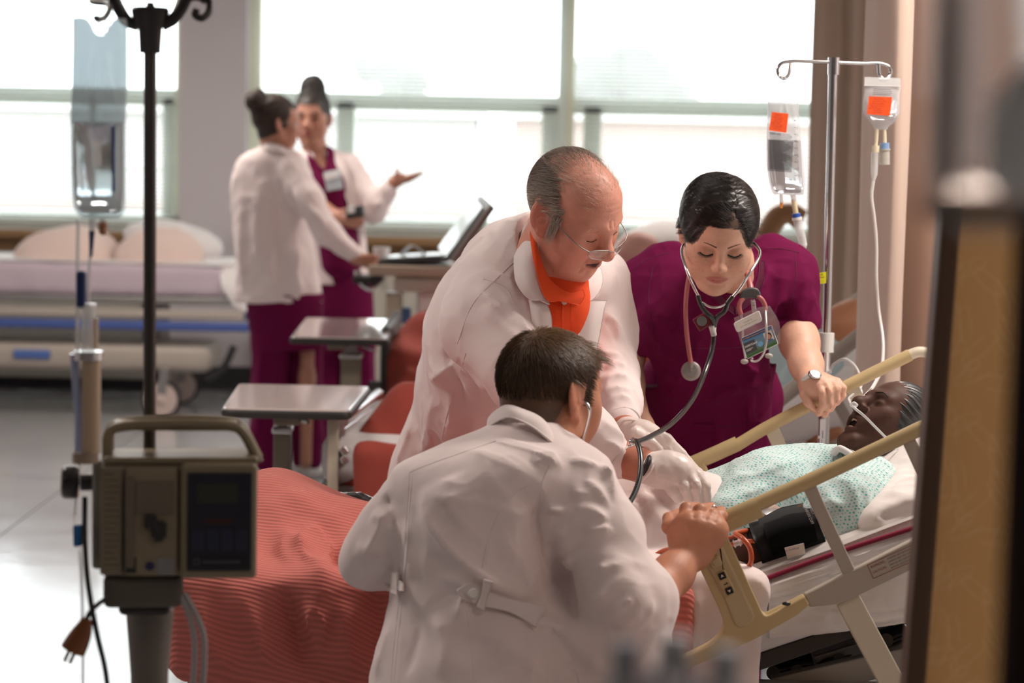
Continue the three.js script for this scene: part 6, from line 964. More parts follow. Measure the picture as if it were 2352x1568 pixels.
  f.box(at(1838, 796, 4.78), 0.075, 0.032, 0.1, 0.004, new THREE.Quaternion().setFromEuler(new THREE.Euler(0, 0, 0.24)), 0.006, 1);
  f.boost = 2.0; const FD = (a, h, w) => f.fold(a, h, w);
  FD([[1770, 600], [1750, 650], [1700, 700]], 0.008, 0.012); FD([[1800, 600], [1790, 680], [1760, 740]], 0.009, 0.013); FD([[1845, 600], [1840, 680], [1810, 740]], 0.008, 0.011); FD([[1868, 660], [1855, 710], [1830, 755]], 0.006, 0.009); FD([[1790, 690], [1800, 740], [1790, 780]], -0.012, 0.012);
  FD([[1480, 680], [1520, 720], [1560, 740]], 0.008, 0.012); FD([[1460, 700], [1500, 745], [1520, 790]], 0.008, 0.011); FD([[1450, 830], [1500, 800], [1560, 820]], 0.008, 0.014); FD([[1465, 880], [1520, 850], [1580, 870]], 0.008, 0.014); FD([[1480, 930], [1550, 900], [1640, 920]], 0.007, 0.016);
  FD([[1700, 830], [1740, 850], [1778, 830]], 0.01, 0.01); FD([[1690, 860], [1740, 875], [1776, 850]], 0.009, 0.011); FD([[1600, 930], [1680, 890], [1770, 870]], 0.009, 0.014); FD([[1720, 900], [1715, 950], [1740, 1000]], 0.009, 0.013); FD([[1770, 900], [1740, 950], [1700, 1010]], 0.009, 0.014); FD([[1640, 960], [1650, 1020], [1640, 1080]], 0.006, 0.016); FD([[1560, 930], [1545, 1000], [1550, 1080]], 0.006, 0.016); FD([[1590, 740], [1600, 800], [1580, 860]], 0.006, 0.016); FD([[1740, 760], [1720, 800], [1700, 830]], 0.007, 0.012);
  f.fn = wrinkle(0.003, 10, 11);
  part('scrub_top', f.mesh(0.0054), M.scrubs, t, 'maroon scrub top');
  part('neckband', patchOn(f, [[[1596, 600], [1622, 640], [1652, 676], [1687, 706]], [[1584, 610], [1612, 652], [1644, 690], [1686, 722]]], 0.002, 0.004, 6), M.scrubTrim, t); part('neckband', patchOn(f, [[[1744, 600], [1742, 640], [1722, 676], [1688, 706]], [[1756, 602], [1754, 645], [1732, 688], [1689, 722]]], 0.002, 0.004, 6), M.scrubTrim, t);
  for (const s of [[[1440, 640], [1480, 600], [1540, 580]], [[1760, 570], [1800, 572], [1836, 580]], [[1500, 610], [1490, 680], [1500, 760]], [[1826, 580], [1828, 640], [1815, 700]], [[1560, 800], [1650, 800], [1740, 795]], [[1628, 974], [1670, 980], [1720, 970]]]) { const q = seam(f, s, 0.0012); if (q) part('seam', q, M.scrubTrim, t); }
  part('pocket', patchOn(f, [[[1594, 972], [1640, 972]], [[1594, 990], [1640, 992]]], 0.002, 0.003, 4), M.scrubs, t);
  const tr = legs(V(0.38, 0.9, -4.98), V(0.52, 0.9, -4.98), V(0.37, 0.48, -5.0), V(0.53, 0.48, -5.0), V(0.37, 0.1, -5.02), V(0.53, 0.1, -5.02), [0.085, 0.068, 0.065]); part('scrub_trousers', tr.mesh(0.016), M.scrubs, t);
  for (const x of [0.37, 0.53]) part('shoe', shoeGeo(V(x, 0, -5.02), V(0.1, 0, 1)), M.whiteShoe, t);
  // white watch
  const w = part('wristwatch', tube(line([[1840, 890, 4.645], [1842, 878, 4.615], [1852, 866, 4.595], [1868, 858, 4.59], [1884, 866, 4.605], [1890, 878, 4.63]]), 0.0052, 8), M.whitePlastic, t, 'white wristwatch');
  { const p = at(1871, 862, 4.588), n = V(0.15, 0.85, 0.5); part('watch_case', lathe([[0.0001, 0.006], [0.012, 0.006], [0.0145, 0.004], [0.0145, 0], [0.0001, 0]], p, 24, n), M.steel, w); part('watch_face', lathe([[0.0001, 0.0066], [0.0112, 0.0064], [0.0112, 0.0058]], p, 24, n), M.white, w); }
}
// ---------- the two women in the background ----------
{
  const t = thing('person', 'woman with a brown bun and white jacket, seen from behind, reaching to the cart', 'person'), base = C(0.50, 0.235, 0.16), d = 9.4;
  const fr = headFrame(at(636, 286, d), V(0.84, -0.12, -0.42), V(0.12, 0.98, 0.0), 1.0), hf = headField({});
  const hz = (p) => (p.z < 0.02 && p.y > -0.07 + (p.z + 0.06) * 0.8 && !(abs(p.x) > 0.076 && abs(p.y) < 0.034)) || p.y > 0.075 ? 1 : 0;
  const fc = faceColor({ base, lip: [0.45, 0.13, 0.12], flush: 0.3, scalp: [0.03, 0.018, 0.013], scalpFn: (p) => hz(p) });
  const head = headMesh(hf, fr, [{ p: fr.w(0, -0.04, -0.03), r: 0.05 }, { p: at(632, 345, d + 0.02), r: 0.052 }, { p: at(628, 380, d + 0.02), r: 0.07 }], 0.0045, fc);
  const core = new Field(0.05); core.cone(at(628, 400, d), at(640, 690, d), 0.06, 0.06); core.limb([[690, 440, 9.3, 14], [752, 535, 9.24, 14], [815, 588, 9.21, 13]], 0.02);
  for (const x of [-1.065, -0.89]) { core.cone(V(x, 0.85, -d - 0.04), V(x, 0.45, -d - 0.02), 0.04, 0.03); core.cone(V(x, 0.45, -d - 0.02), V(x, 0.08, -d - 0.02), 0.03, 0.026); }
  const hand = handField([[[818, 592, 9.2, 17], [845, 600, 9.18, 16]]], [[[845, 595, 9.17, 6], [862, 596, 9.16, 5], [874, 604, 9.16, 4.5]], [[845, 600, 9.165, 6], [860, 604, 9.15, 5], [870, 611, 9.15, 4.5]], [[842, 606, 9.17, 6], [856, 610, 9.16, 5], [864, 615, 9.16, 4.5]], [[835, 606, 9.17, 6], [848, 614, 9.16, 5], [856, 617, 9.16, 4.5]], [[832, 590, 9.16, 6], [850, 588, 9.15, 5], [862, 590, 9.15, 4.5]]]);
  part('body', merge([head, core.mesh(0.02, { color: skinTone(base) }), hand.mesh(0.0045, { color: skinTone(base) })]), M.skin, t);
  const cap = new Field(0.015); cap.ell(V(0, 0.036, -0.02), 0.081, 0.094, 0.1); cap.ell(V(0, -0.03, 0.07), 0.1, 0.12, 0.075, null, 0.01, 1); cap.ell(V(0, -0.105, 0.0), 0.12, 0.065, 0.12, null, 0.01, 1); cap.ell(V(0, 0.085, -0.115), 0.048, 0.045, 0.042, null, 0.02); cap.ball(V(0.01, 0.12, -0.095), 0.022, 0.015); cap.fn = (x, y, z) => 0.003 * N3(x * 60, y * 60, z * 30);
  const hg = cap.mesh(0.0045).applyMatrix4(fr.m); hg.computeVertexNormals(); part('hair', hg, std(C(0.034, 0.02, 0.014), 0.7), t, 'brown hair in a bun');
  part('eyeglasses_arm', cyl(fr.w(-0.077, 0.014, 0.09), fr.w(-0.08, 0.014, -0.005), 0.002, 6), M.dullSteel, t);
  const f = new Field(0.04);
  f.loft([[338, 598, 668, d, 0.05], [352, 566, 690, d, 0.075], [372, 545, 704, d, 0.09], [430, 531, 704, d, 0.11], [510, 535, 712, d, 0.11], [600, 541, 728, d, 0.115], [692, 540, 742, d, 0.125]]);
  f.limb([[668, 392, 9.34, 34], [705, 460, 9.28, 36], [752, 535, 9.24, 28], [822, 590, 9.2, 19]], 0.03); f.cone(at(640, 310, d), at(634, 350, d), 0.06, 0.055, 0.006, 1);
  f.boost = 2.0; for (const [a, h, w] of [[[[600, 400], [590, 520], [600, 640]], 0.012, 0.025], [[[650, 440], [640, 540], [640, 650]], -0.012, 0.02], [[[690, 560], [680, 620], [690, 690]], 0.012, 0.02], [[[690, 450], [730, 500], [760, 530]], 0.01, 0.014], [[[660, 420], [690, 500], [720, 560]], -0.014, 0.014], [[[560, 420], [556, 560], [562, 680]], 0.01, 0.02], [[[625, 560], [620, 620], [628, 690]], 0.01, 0.02]]) f.fold(a, h, w);
  f.fn = wrinkle(0.005, 8); part('white_jacket', f.mesh(0.011), M.coat, t, 'white jacket');
  part('collar', sheet(pix([[[598, 345, d + 0.02], [610, 330, d - 0.05], [640, 332, d - 0.07], [668, 348, d - 0.06]], [[592, 356, d + 0.02], [606, 345, d - 0.065], [642, 348, d - 0.085], [676, 366, d - 0.07]]]), 0.006, 5), M.coatTrim, t);
  const tr = new Field(0.04); tr.loft([[670, 563, 744, d, 0.12], [740, 570, 742, d, 0.12], [800, 582, 742, d, 0.115]]); tr.limb([[622, 790, d, 44], [618, 900, d, 42], [612, 1000, d, 38], [608, 1066, d, 36]], 0.03); tr.limb([[700, 790, d + 0.1, 42], [700, 900, d + 0.1, 40], [704, 1000, d + 0.1, 38], [706, 1052, d + 0.1, 36]], 0.03);
  tr.box(V(at(608, 1060, d).x, -0.03, -d), 0.15, 0.08, 0.2, 0.01, null, 0.005, 1); for (const [a, h, w] of [[[[600, 760], [595, 900], [590, 1050]], 0.012, 0.018], [[[640, 760], [640, 900], [632, 1050]], 0.012, 0.016], [[[690, 760], [690, 900], [685, 1040]], 0.012, 0.018], [[[725, 780], [728, 900], [730, 1040]], 0.012, 0.016]]) tr.fold(a, h, w);
  part('scrub_trousers', tr.mesh(0.012), M.scrubs, t, 'maroon scrub trousers'); for (const [x, z] of [[at(608, 1060, d).x, -d], [at(706, 1052, d).x, -d - 0.1]]) part('shoe', shoeGeo(V(x, 0, z), V(0.6, 0, -0.8)), M.whiteShoe, t);
}
{
  const t = thing('person', 'woman with a high dark bun and white jacket facing us, palm raised', 'person'), base = C(0.47, 0.225, 0.155), d = 9.95;
  const fr = headFrame(at(716, 272, d), V(-0.1, -0.12, 0.98), V(0.0, 0.99, 0.1), 1.04), hf = headField({ cheek: 1.05 });
  for (const s of [-1, 1]) { hf.ell(V(s * 0.0315, 0.008, 0.083), 0.012, 0.0035, 0.004, null, 0.003, 1); }
  const hz = (p) => (p.z < 0.005 && p.y > -0.03) || p.y > 0.068 - (abs(p.x) > 0.04 ? (abs(p.x) - 0.04) * 1.6 : 0) ? (abs(p.x) > 0.0765 && abs(p.y) < 0.033 ? 0 : 1) : 0;
  const fc0 = faceColor({ base, lip: [0.38, 0.10, 0.10], flush: 0.3, scalp: [0.022, 0.016, 0.014], scalpFn: hz });
  const fc = (p) => { const c = fc0(p); if (p.z > 0.05 && hypot((abs(p.x) - 0.0315) / 0.014, (p.y - 0.009) / 0.005) < 1) return [0.035, 0.02, 0.015]; if (p.z > 0.05 && hypot((abs(p.x) - 0.032) / 0.02, (p.y - 0.032) / 0.0035) < 1) return [0.05, 0.025, 0.018]; return c; };
  const head = headMesh(hf, fr, [{ p: fr.w(0, -0.04, -0.03), r: 0.05 }, { p: at(722, 340, d), r: 0.052 }, { p: at(730, 380, d), r: 0.07 }], 0.0045, fc);
  const core = new Field(0.05); core.cone(at(740, 400, d + 0.01), at(770, 660, d + 0.01), 0.05, 0.06); core.cone(at(735, 355, d - 0.02), at(752, 420, d - 0.075), 0.045, 0.03); for (const x of [-0.845, -0.692]) { core.cone(V(x, 0.85, -d - 0.04), V(x, 0.45, -d - 0.02), 0.04, 0.03); core.cone(V(x, 0.45, -d - 0.02), V(x, 0.08, -d - 0.02), 0.03, 0.026); }
  core.limb([[730, 470, d - 0.15, 20], [770, 498, d - 0.2, 17]], 0.02); core.limb([[858, 478, d - 0.05, 20], [892, 432, d - 0.1, 14]], 0.02);
  const up = handField([[[894, 430, d - 0.1, 13], [915, 412, d - 0.12, 14]], [[905, 418, d - 0.1, 12], [925, 410, d - 0.12, 10]]], [[[908, 415, d - 0.13, 6], [912, 400, d - 0.14, 5], [913, 390, d - 0.14, 4]], [[922, 410, d - 0.13, 6], [945, 404, d - 0.14, 5], [968, 397, d - 0.14, 4]], [[924, 413, d - 0.12, 6], [945, 408, d - 0.13, 5], [962, 402, d - 0.13, 4]], [[922, 416, d - 0.11, 6], [942, 412, d - 0.12, 5], [956, 407, d - 0.12, 4]], [[918, 418, d - 0.1, 5], [935, 416, d - 0.1, 4.5], [946, 412, d - 0.1, 4]]]);
  const low = handField([[[765, 495, d - 0.2, 17], [800, 502, d - 0.24, 18]]], [[[800, 494, d - 0.26, 7], [820, 490, d - 0.28, 6], [832, 496, d - 0.28, 5]], [[802, 502, d - 0.26, 7], [822, 502, d - 0.28, 6], [832, 508, d - 0.27, 5]], [[800, 510, d - 0.25, 7], [818, 512, d - 0.27, 6], [828, 516, d - 0.26, 5]], [[796, 515, d - 0.24, 6], [812, 519, d - 0.26, 5], [820, 521, d - 0.25, 5]], [[785, 488, d - 0.24, 7], [802, 480, d - 0.26, 6], [815, 480, d - 0.27, 5]]]);
  part('body', merge([head, core.mesh(0.018, { color: skinTone(base) }), up.mesh(0.0045, { color: skinTone(base) }), low.mesh(0.0045, { color: skinTone(base) })]), M.skin, t);
  const cap = new Field(0.015); cap.ell(V(0, 0.036, -0.02), 0.080, 0.093, 0.099); cap.ell(V(0, -0.03, 0.08), 0.078, 0.105, 0.075, null, 0.01, 1); cap.ell(V(0, -0.08, 0.0), 0.12, 0.065, 0.12, null, 0.01, 1); cap.ell(V(0, 0.135, -0.03), 0.056, 0.055, 0.05, null, 0.035); cap.fn = (x, y, z) => 0.003 * N3(x * 60, y * 60, z * 30);
  const hg = cap.mesh(0.0045).applyMatrix4(fr.m); hg.computeVertexNormals(); part('hair', hg, std(C(0.016, 0.012, 0.011), 0.7), t, 'dark hair in a high bun');
  const top = new Field(0.03); top.limb([[740, 375, d - 0.03, 42], [760, 430, d - 0.05, 48], [782, 600, d - 0.05, 50]], 0.04); top.cone(at(728, 330, d - 0.06), at(748, 400, d - 0.13), 0.05, 0.02, 0.006, 1); part('scrub_top', top.mesh(0.011), M.scrubs, t, 'maroon scrub top');
  const f = new Field(0.04);
  f.loft([[345, 690, 775, d, 0.05], [360, 668, 800, d, 0.08], [385, 655, 822, d, 0.09], [450, 655, 838, d, 0.1], [540, 668, 838, d, 0.1], [650, 680, 850, d, 0.11]]); f.limb([[800, 385, d, 34], [840, 455, d - 0.04, 32], [858, 480, d - 0.06, 30], [890, 440, d - 0.1, 22]], 0.03);
  f.limb([[700, 400, d - 0.04, 32], [705, 460, d - 0.1, 28], [740, 488, d - 0.16, 23]], 0.03);
  { const v = new Field(0.02); v.limb([[728, 340, d - 0.1, 24], [758, 430, d - 0.11, 34], [792, 560, d - 0.12, 34], [800, 640, d - 0.12, 34]], 0.02); f.add((x, y, z) => v.base(x, y, z), at(765, 480, d - 0.1), 0.45, 0.012, 1); }
  f.boost = 2.0; f.fold([[805, 400], [822, 470], [830, 560]], 0.01, 0.014); f.fold([[840, 440], [866, 470], [885, 450]], 0.008, 0.012); f.fn = wrinkle(0.005, 8); part('white_jacket', f.mesh(0.011), M.coat, t, 'white jacket');
  part('lapel', sheet(pix([[[756, 345, d - 0.06], [775, 400, d - 0.115], [800, 470, d - 0.125], [815, 520, d - 0.12]], [[775, 348, d - 0.05], [800, 395, d - 0.115], [822, 465, d - 0.12], [822, 520, d - 0.115]]]), 0.006, 5), M.coatTrim, t);
  part('lapel', sheet(pix([[[708, 350, d - 0.06], [728, 410, d - 0.115], [760, 490, d - 0.13]], [[690, 355, d - 0.05], [706, 415, d - 0.115], [745, 495, d - 0.13]]]), 0.006, 5), M.coatTrim, t);
  const tr = new Field(0.04); tr.loft([[630, 690, 856, d, 0.11], [740, 700, 860, d, 0.115], [800, 705, 860, d, 0.11]]); tr.limb([[745, 780, d, 40], [748, 900, d, 38], [750, 1025, d, 36]], 0.03); tr.limb([[822, 780, d, 38], [826, 900, d, 37], [828, 1025, d, 36]], 0.03); for (const x of [715, 765, 800, 845]) tr.fold([[x, 760], [x + 4, 900], [x + 2, 1010]], 0.012, 0.016); part('scrub_trousers', tr.mesh(0.012), M.scrubs, t, 'maroon scrub trousers');
  for (const px of [750, 828]) part('shoe', shoeGeo(V(at(px, 1000, d).x, 0, -d), V(-0.1, 0, 1)), M.whiteShoe, t);
  const b = part('badge', bar(at(762, 392, d - 0.16), at(770, 436, d - 0.165), 0.075, 0.006, V(0.1, 0.2, 1), 0.003), std(C(0.5, 0.58, 0.62), 0.3), t, 'clipped badge'); part('name_tag', bar(at(760, 396, d - 0.166), at(764, 410, d - 0.168), 0.07, 0.005, V(0.1, 0.2, 1), 0.003), M.white, b);
  const ph = thing('handheld_scanner', 'small dark handheld device held by the woman facing us', 'device'); part('case', bar(at(795, 490, d - 0.31), at(836, 484, d - 0.33), 0.05, 0.03, V(0, 0.3, 1), 0.008), M.blackRubber, ph); part('screen', bar(at(798, 482, d - 0.335), at(815, 480, d - 0.345), 0.035, 0.008, V(0, 0.3, 1), 0.003), std(C(0.5, 0.5, 0.48), 0.2), ph);
}
// ---------- the training manikin in the bed, its gown, cuff and cannula ----------
const dots = (() => { const R = rng(77), pts = []; for (let j = 0; j < 9; j++) for (let i = 0; i < 9; i++) pts.push([(i + 0.5 * (j % 2) + 0.35 * (R() - 0.5)) / 9, (j + 0.5 + 0.35 * (R() - 0.5)) / 9, 0.016 + 0.016 * R()]); return canvas(512, 512, (g) => { g.fillStyle = '#cfe1e0'; g.fillRect(0, 0, 512, 512); for (const [x, y, r] of pts) for (const dx of [-1, 0, 1]) for (const dy of [-1, 0, 1]) { g.fillStyle = r > 0.024 ? '#62b4b3' : '#86c4c3'; g.beginPath(); g.arc((x + dx) * 512, (y + dy) * 512, r * 512 * 1.15, 0, 7); g.fill(); } }); })();
dots.wrapS = dots.wrapT = THREE.RepeatWrapping;
function decal(c, tex, mat = {}, off = 0) { // corners: top-left, top-right, bottom-right, bottom-left as [px, py, d]
  const P = c.map((q) => q.isVector3 ? q : at(...q)), n = P[1].clone().sub(P[0]).cross(P[3].clone().sub(P[0])).normalize().multiplyScalar(-off); if (off) for (const p of P) p.add(n);
  const g = new THREE.BufferGeometry(); g.setAttribute('position', new THREE.Float32BufferAttribute(P.flatMap((p) => [p.x, p.y, p.z]), 3)); g.setAttribute('uv', new THREE.Float32BufferAttribute([0, 1, 1, 1, 1, 0, 0, 0], 2)); g.setIndex([0, 3, 1, 1, 3, 2]); g.computeVertexNormals(); g.userData.mat = new THREE.MeshStandardMaterial({ map: tex, roughness: 0.5, ...mat }); return g;
}
const stick = (name, c, tex, parent, mat, label) => { const g = decal(c, tex, mat); return part(name, g, g.userData.mat, parent, label); };
{
  const t = thing('patient_manikin', 'dark brown training manikin lying open-mouthed in the main bed in an aqua dotted gown', 'manikin'), base = C(0.085, 0.040, 0.029);
  const fr = headFrame(at(2040, 980, 4.25), V(-0.63, 0.71, 0.28), V(0.73, 0.55, -0.40), 0.79), hf = headField({ jaw: 0.9, cheek: 0.85, full: 0.85, nose: 1.25, open: 0.022, ears: 0.9, brow: 1.15 });
  for (const s of [-1, 1]) crease(hf, [[s * 0.018, 0.006], [s * 0.031, 0.002], [s * 0.046, 0.006]], -0.0016, 0.0022);
  const lipc = [0.085, 0.036, 0.03], fc0 = faceColor({ base, lip: lipc, flush: 0.0, open: 0.022 }), fc = (p) => { const c = fc0(p); return p.z > 0.05 && hypot(p.x / 0.02, (p.y + 0.068) / 0.014) < 1 && hf.base(p.x, p.y, p.z + 0.012) < 0.004 && p.z < 0.082 ? [0.006, 0.003, 0.003] : c; };
  const head = headMesh(hf, fr, [{ p: fr.w(0, -0.035, -0.025), r: 0.05 }, { p: at(2022, 1045, 4.28), r: 0.046 }, { p: at(1990, 1100, 4.3), r: 0.062 }], 0.0024, fc);
  const bd = new Field(0.04); bd.limb([[1990, 1120, 4.04, 52], [1850, 1215, 4.0, 46], [1725, 1272, 3.975, 45], [1655, 1298, 3.975, 43], [1570, 1320, 3.99, 36], [1500, 1330, 4.0, 30]], 0.03);
  bd.limb([[1950, 1120, 4.3, 75], [1700, 1180, 4.28, 85], [1520, 1220, 4.25, 85]], 0.05); for (const [d, k] of [[4.15, 0], [4.36, -10]]) bd.limb([[1520, 1240 + k, d, 55], [1100, 1235 + k, d, 45], [740, 1205 + k, d, 36]], 0.04);
  bd.limb([[700, 1190, 4.38, 26], [760, 1182, 4.4, 30], [900, 1200, 4.38, 34]], 0.03);
  { const b = new Field(0.03); b.limb([[712, 1182, 4.4, 30], [760, 1176, 4.4, 37], [815, 1180, 4.4, 40], [880, 1196, 4.4, 42]], 0.03); b.fn = wrinkle(0.004, 16); part('leg_cover', b.mesh(0.006), M.blackShiny, t, 'added glossy black covering on the leg beyond the blanket'); }  // added black covering; the bare leg there looks black in shadow
  part('body', merge([head, bd.mesh(0.008, { color: skinTone(base) })]), phys(C(1, 1, 1), 0.55, { vertexColors: true, specularIntensity: 0.45 }), t);
  part('teeth', tube([fr.w(-0.012, -0.058, 0.083), fr.w(0, -0.058, 0.088), fr.w(0.012, -0.058, 0.083)], 0.002, 6), std(C(0.55, 0.42, 0.3), 0.4), t); part('teeth', tube([fr.w(-0.012, -0.078, 0.080), fr.w(0, -0.0785, 0.085), fr.w(0.012, -0.078, 0.080)], 0.002, 6), std(C(0.55, 0.38, 0.25), 0.4), t);
  for (const s of [-1, 1]) part('eyebrow', tubeOn(hf, fr, [[s * 0.014, 0.027], [s * 0.03, 0.035], [s * 0.047, 0.029]], 0.001, -0.0002), M.hairDark, t);
  // moulded wavy plastic hair
  const cap = new Field(0.012); cap.ell(V(0, 0.036, -0.02), 0.083, 0.096, 0.102); cap.ell(V(0, -0.045, 0.095), 0.09, 0.115, 0.088, null, 0.006, 1); cap.ell(V(0, -0.105, 0.01), 0.12, 0.07, 0.12, null, 0.006, 1);
  cap.fn = (x, y, z) => { const ph = Math.atan2(x, y - 0.02) * 15 + 26 * z + 2.4 * N3(x * 14, y * 14, z * 14); return 0.0034 * (1 - abs(sin(ph))) + 0.001 * (1 - abs(sin(ph * 2.7 + 1))); };
  const hg = cap.mesh(0.002).applyMatrix4(fr.m); hg.computeVertexNormals(); part('hair', hg, phys(C(0.03, 0.03, 0.032), 0.3, { clearcoat: 0.4, clearcoatRoughness: 0.3 }), t, 'moulded wavy black hair');
  // gown
  const f = new Field(0.05); f.limb([[1985, 1110, 4.3, 72], [1900, 1130, 4.31, 96], [1790, 1155, 4.3, 116], [1680, 1195, 4.28, 108], [1590, 1235, 4.26, 86]], 0.06);
  f.limb([[2000, 1112, 4.08, 66], [1955, 1150, 4.02, 74], [1905, 1200, 3.99, 70]], 0.04); f.limb([[1945, 1210, 3.985, 58], [1925, 1248, 3.965, 36]], 0.04); f.limb([[1760, 1130, 4.2, 90], [1680, 1190, 4.12, 60]], 0.06);
  f.cone(at(2010, 985, 4.22), at(1980, 1060, 4.24), 0.075, 0.058, 0.006, 1);
  const FD = (a, h, w) => f.fold(a, h, w);
  FD([[1640, 1135], [1720, 1095], [1790, 1070], [1860, 1060]], 0.008, 0.012); FD([[1645, 1160], [1720, 1135], [1775, 1110]], 0.009, 0.01); FD([[1790, 1050], [1800, 1100], [1790, 1150]], 0.008, 0.012); FD([[1850, 1040], [1865, 1090], [1900, 1130]], 0.008, 0.012); FD([[1930, 1090], [1960, 1130], [1965, 1190], [1950, 1240]], 0.012, 0.012); FD([[1960, 1100], [1990, 1140], [1985, 1190]], 0.009, 0.01); FD([[1880, 1110], [1910, 1150], [1930, 1180]], 0.009, 0.01); FD([[1680, 1185], [1740, 1160], [1800, 1150]], 0.008, 0.009); FD([[1760, 1070], [1700, 1110], [1650, 1150]], -0.006, 0.008);
  f.boost = 1.0; f.fn = wrinkle(0.003, 12, 2);
  part('gown', f.mesh(0.0062, { uv: (x, y, z) => [x * 15 + y * 3.5, (y - z * 0.9) * 15] }), phys(C(1, 1, 1), 0.9, { map: dots }), t, 'white gown with aqua dots');
  part('neck_tie', merge([tube(line([[1915, 1040, 4.2], [1930, 1030, 4.17], [1952, 1042, 4.16], [1965, 1052, 4.15]]), 0.007, 8), tube(line([[1955, 1048, 4.16], [1942, 1060, 4.15], [1940, 1075, 4.15]]), 0.002, 6)]), M.sheet, t, 'knotted white gown tie');
  part('neck_strap', sheet(pix([[[1936, 1018, 4.2], [1950, 1030, 4.185], [1990, 1045, 4.165], [2062, 1048, 4.2]], [[1945, 1045, 4.195], [1958, 1055, 4.178], [1992, 1068, 4.16], [2050, 1072, 4.19]]]), 0.004, 5), M.pillow, t, 'white neck strap');
}
{ // blood pressure cuff
  const t = thing('blood_pressure_cuff', 'black blood pressure cuff with orange tubes wrapped round the manikin\'s upper arm', 'cuff');
  const black = phys(C(0.005, 0.005, 0.006), 0.85, { specularIntensity: 0.2, bumpMap: rep(weave, 40, 40), bumpScale: 0.0004 }), rim = phys(C(0.011, 0.011, 0.012), 0.5, { specularIntensity: 0.35 });
  const rows = (s) => pix([[[1719, 1200, 4.03], [1785, 1172, 4.035], [1852, 1158, 4.035]], [[1726, 1225, 3.915], [1800, 1196, 3.92], [1870, 1180, 3.925]], [[1738, 1258, 3.895 - s], [1815, 1232, 3.90 - s], [1884, 1212, 3.905 - s]], [[1755, 1303, 3.93], [1832, 1284, 3.93], [1902, 1258, 3.935]], [[1770, 1318, 3.99], [1840, 1300, 3.99], [1905, 1272, 3.99]]]);
  part('wrap', sheet(rows(0), 0.007, 6), rim, t); part('velcro_panel', sheet(pix([[[1752, 1192, 4.01], [1800, 1176, 4.012], [1846, 1166, 4.015]], [[1756, 1212, 3.908], [1810, 1192, 3.912], [1858, 1182, 3.918]], [[1765, 1248, 3.888], [1820, 1228, 3.892], [1872, 1216, 3.897]], [[1780, 1288, 3.92], [1832, 1274, 3.92], [1880, 1256, 3.925]]]), 0.004, 6), black, t);
  part('wrap_tail', sheet(pix([[[1706, 1218, 4.0], [1722, 1212, 3.96]], [[1722, 1236, 3.95], [1734, 1240, 3.905]]]), 0.006, 5), rim, t);
  const tx = canvas(512, 160, (g) => { g.clearRect(0, 0, 512, 160); g.fillStyle = '#e8e2dc'; g.font = '62px sans-serif'; g.fillText('SELECT', 8, 60); g.fillText('LARGER CUFF', 8, 140); g.fillRect(0, 0, 4, 160); });
  stick('printing', [[1864, 1157, 3.89], [1888, 1210, 3.872], [1868, 1219, 3.872], [1844, 1166, 3.89]], tx, t, { transparent: true }, 'white lettering');
  const lb = canvas(256, 160, (g) => { g.fillStyle = '#d9d0c8'; g.fillRect(0, 0, 256, 160); g.save(); g.translate(245, 70); g.rotate(PI); g.fillStyle = '#3a3a40'; g.font = 'italic 34px serif'; g.fillText('Property of', 60, 34); g.restore(); });
  const lab = part('label', sheet(pix([[[1802, 1258, 3.872], [1846, 1247, 3.875]], [[1809, 1283, 3.88], [1850, 1270, 3.885]]]), 0.002, 4), M.white, t, 'white property label'); stick('label_print', [[1802, 1258, 3.869], [1846, 1247, 3.872], [1850, 1270, 3.882], [1809, 1283, 3.877]], lb, lab);
  part('label', sheet(pix([[[1717, 1194, 3.99], [1739, 1188, 3.99]], [[1720, 1200, 3.96], [1741, 1194, 3.96]]]), 0.002, 3), M.white, t);
  const or = phys(C(0.50, 0.085, 0.025), 0.35, { clearcoat: 0.3 }), tb = (p, r = 0.0048) => part('tube', tube(line(p), r, 10, 8), or, t, 'orange rubber tube');
  tb([[1722, 1218, 3.97], [1700, 1221, 3.93], [1689, 1226, 3.89], [1708, 1238, 3.86], [1722, 1258, 3.85], [1726, 1285, 3.85], [1718, 1304, 3.86], [1704, 1318, 3.88]]); tb([[1740, 1242, 3.90], [1700, 1244, 3.90], [1668, 1253, 3.90], [1600, 1262, 3.93], [1530, 1262, 3.97], [1490, 1285, 3.99]], 0.0042); tb([[1722, 1222, 3.98], [1695, 1228, 3.96], [1665, 1238, 3.97]], 0.0036);
  part('connector', merge([cyl(at(1704, 1244, 3.90), at(1684, 1249, 3.90), 0.0055, 12), cyl(at(1700, 1245, 3.90), at(1697, 1246, 3.90), 0.0075, 12), cyl(at(1688, 1248, 3.90), at(1685, 1249, 3.90), 0.0075, 12)]), M.clearTube, t);
  part('bulb', (() => { const q = new Field(0.02); q.ell(at(1432, 1258, 4.0), 0.024, 0.031, 0.024, new THREE.Quaternion().setFromEuler(new THREE.Euler(0, 0, 0.7))); return q.mesh(0.004); })(), phys(C(0.36, 0.075, 0.04), 0.45), t, 'red rubber bulb'); part('valve', merge([cyl(at(1452, 1284, 3.99), at(1480, 1286, 3.99), 0.009, 14), cyl(at(1480, 1286, 3.99), at(1494, 1284, 3.99), 0.005, 12)]), M.steel, t);
  part('gauge', lathe([[0.0001, 0.012], [0.021, 0.012], [0.024, 0.009], [0.024, 0.0], [0.018, -0.006], [0.0001, -0.007]], at(1768, 1182, 4.03), 26, V(0.1, 0.95, 0.45)), M.steel, t, 'chrome pressure gauge');
}
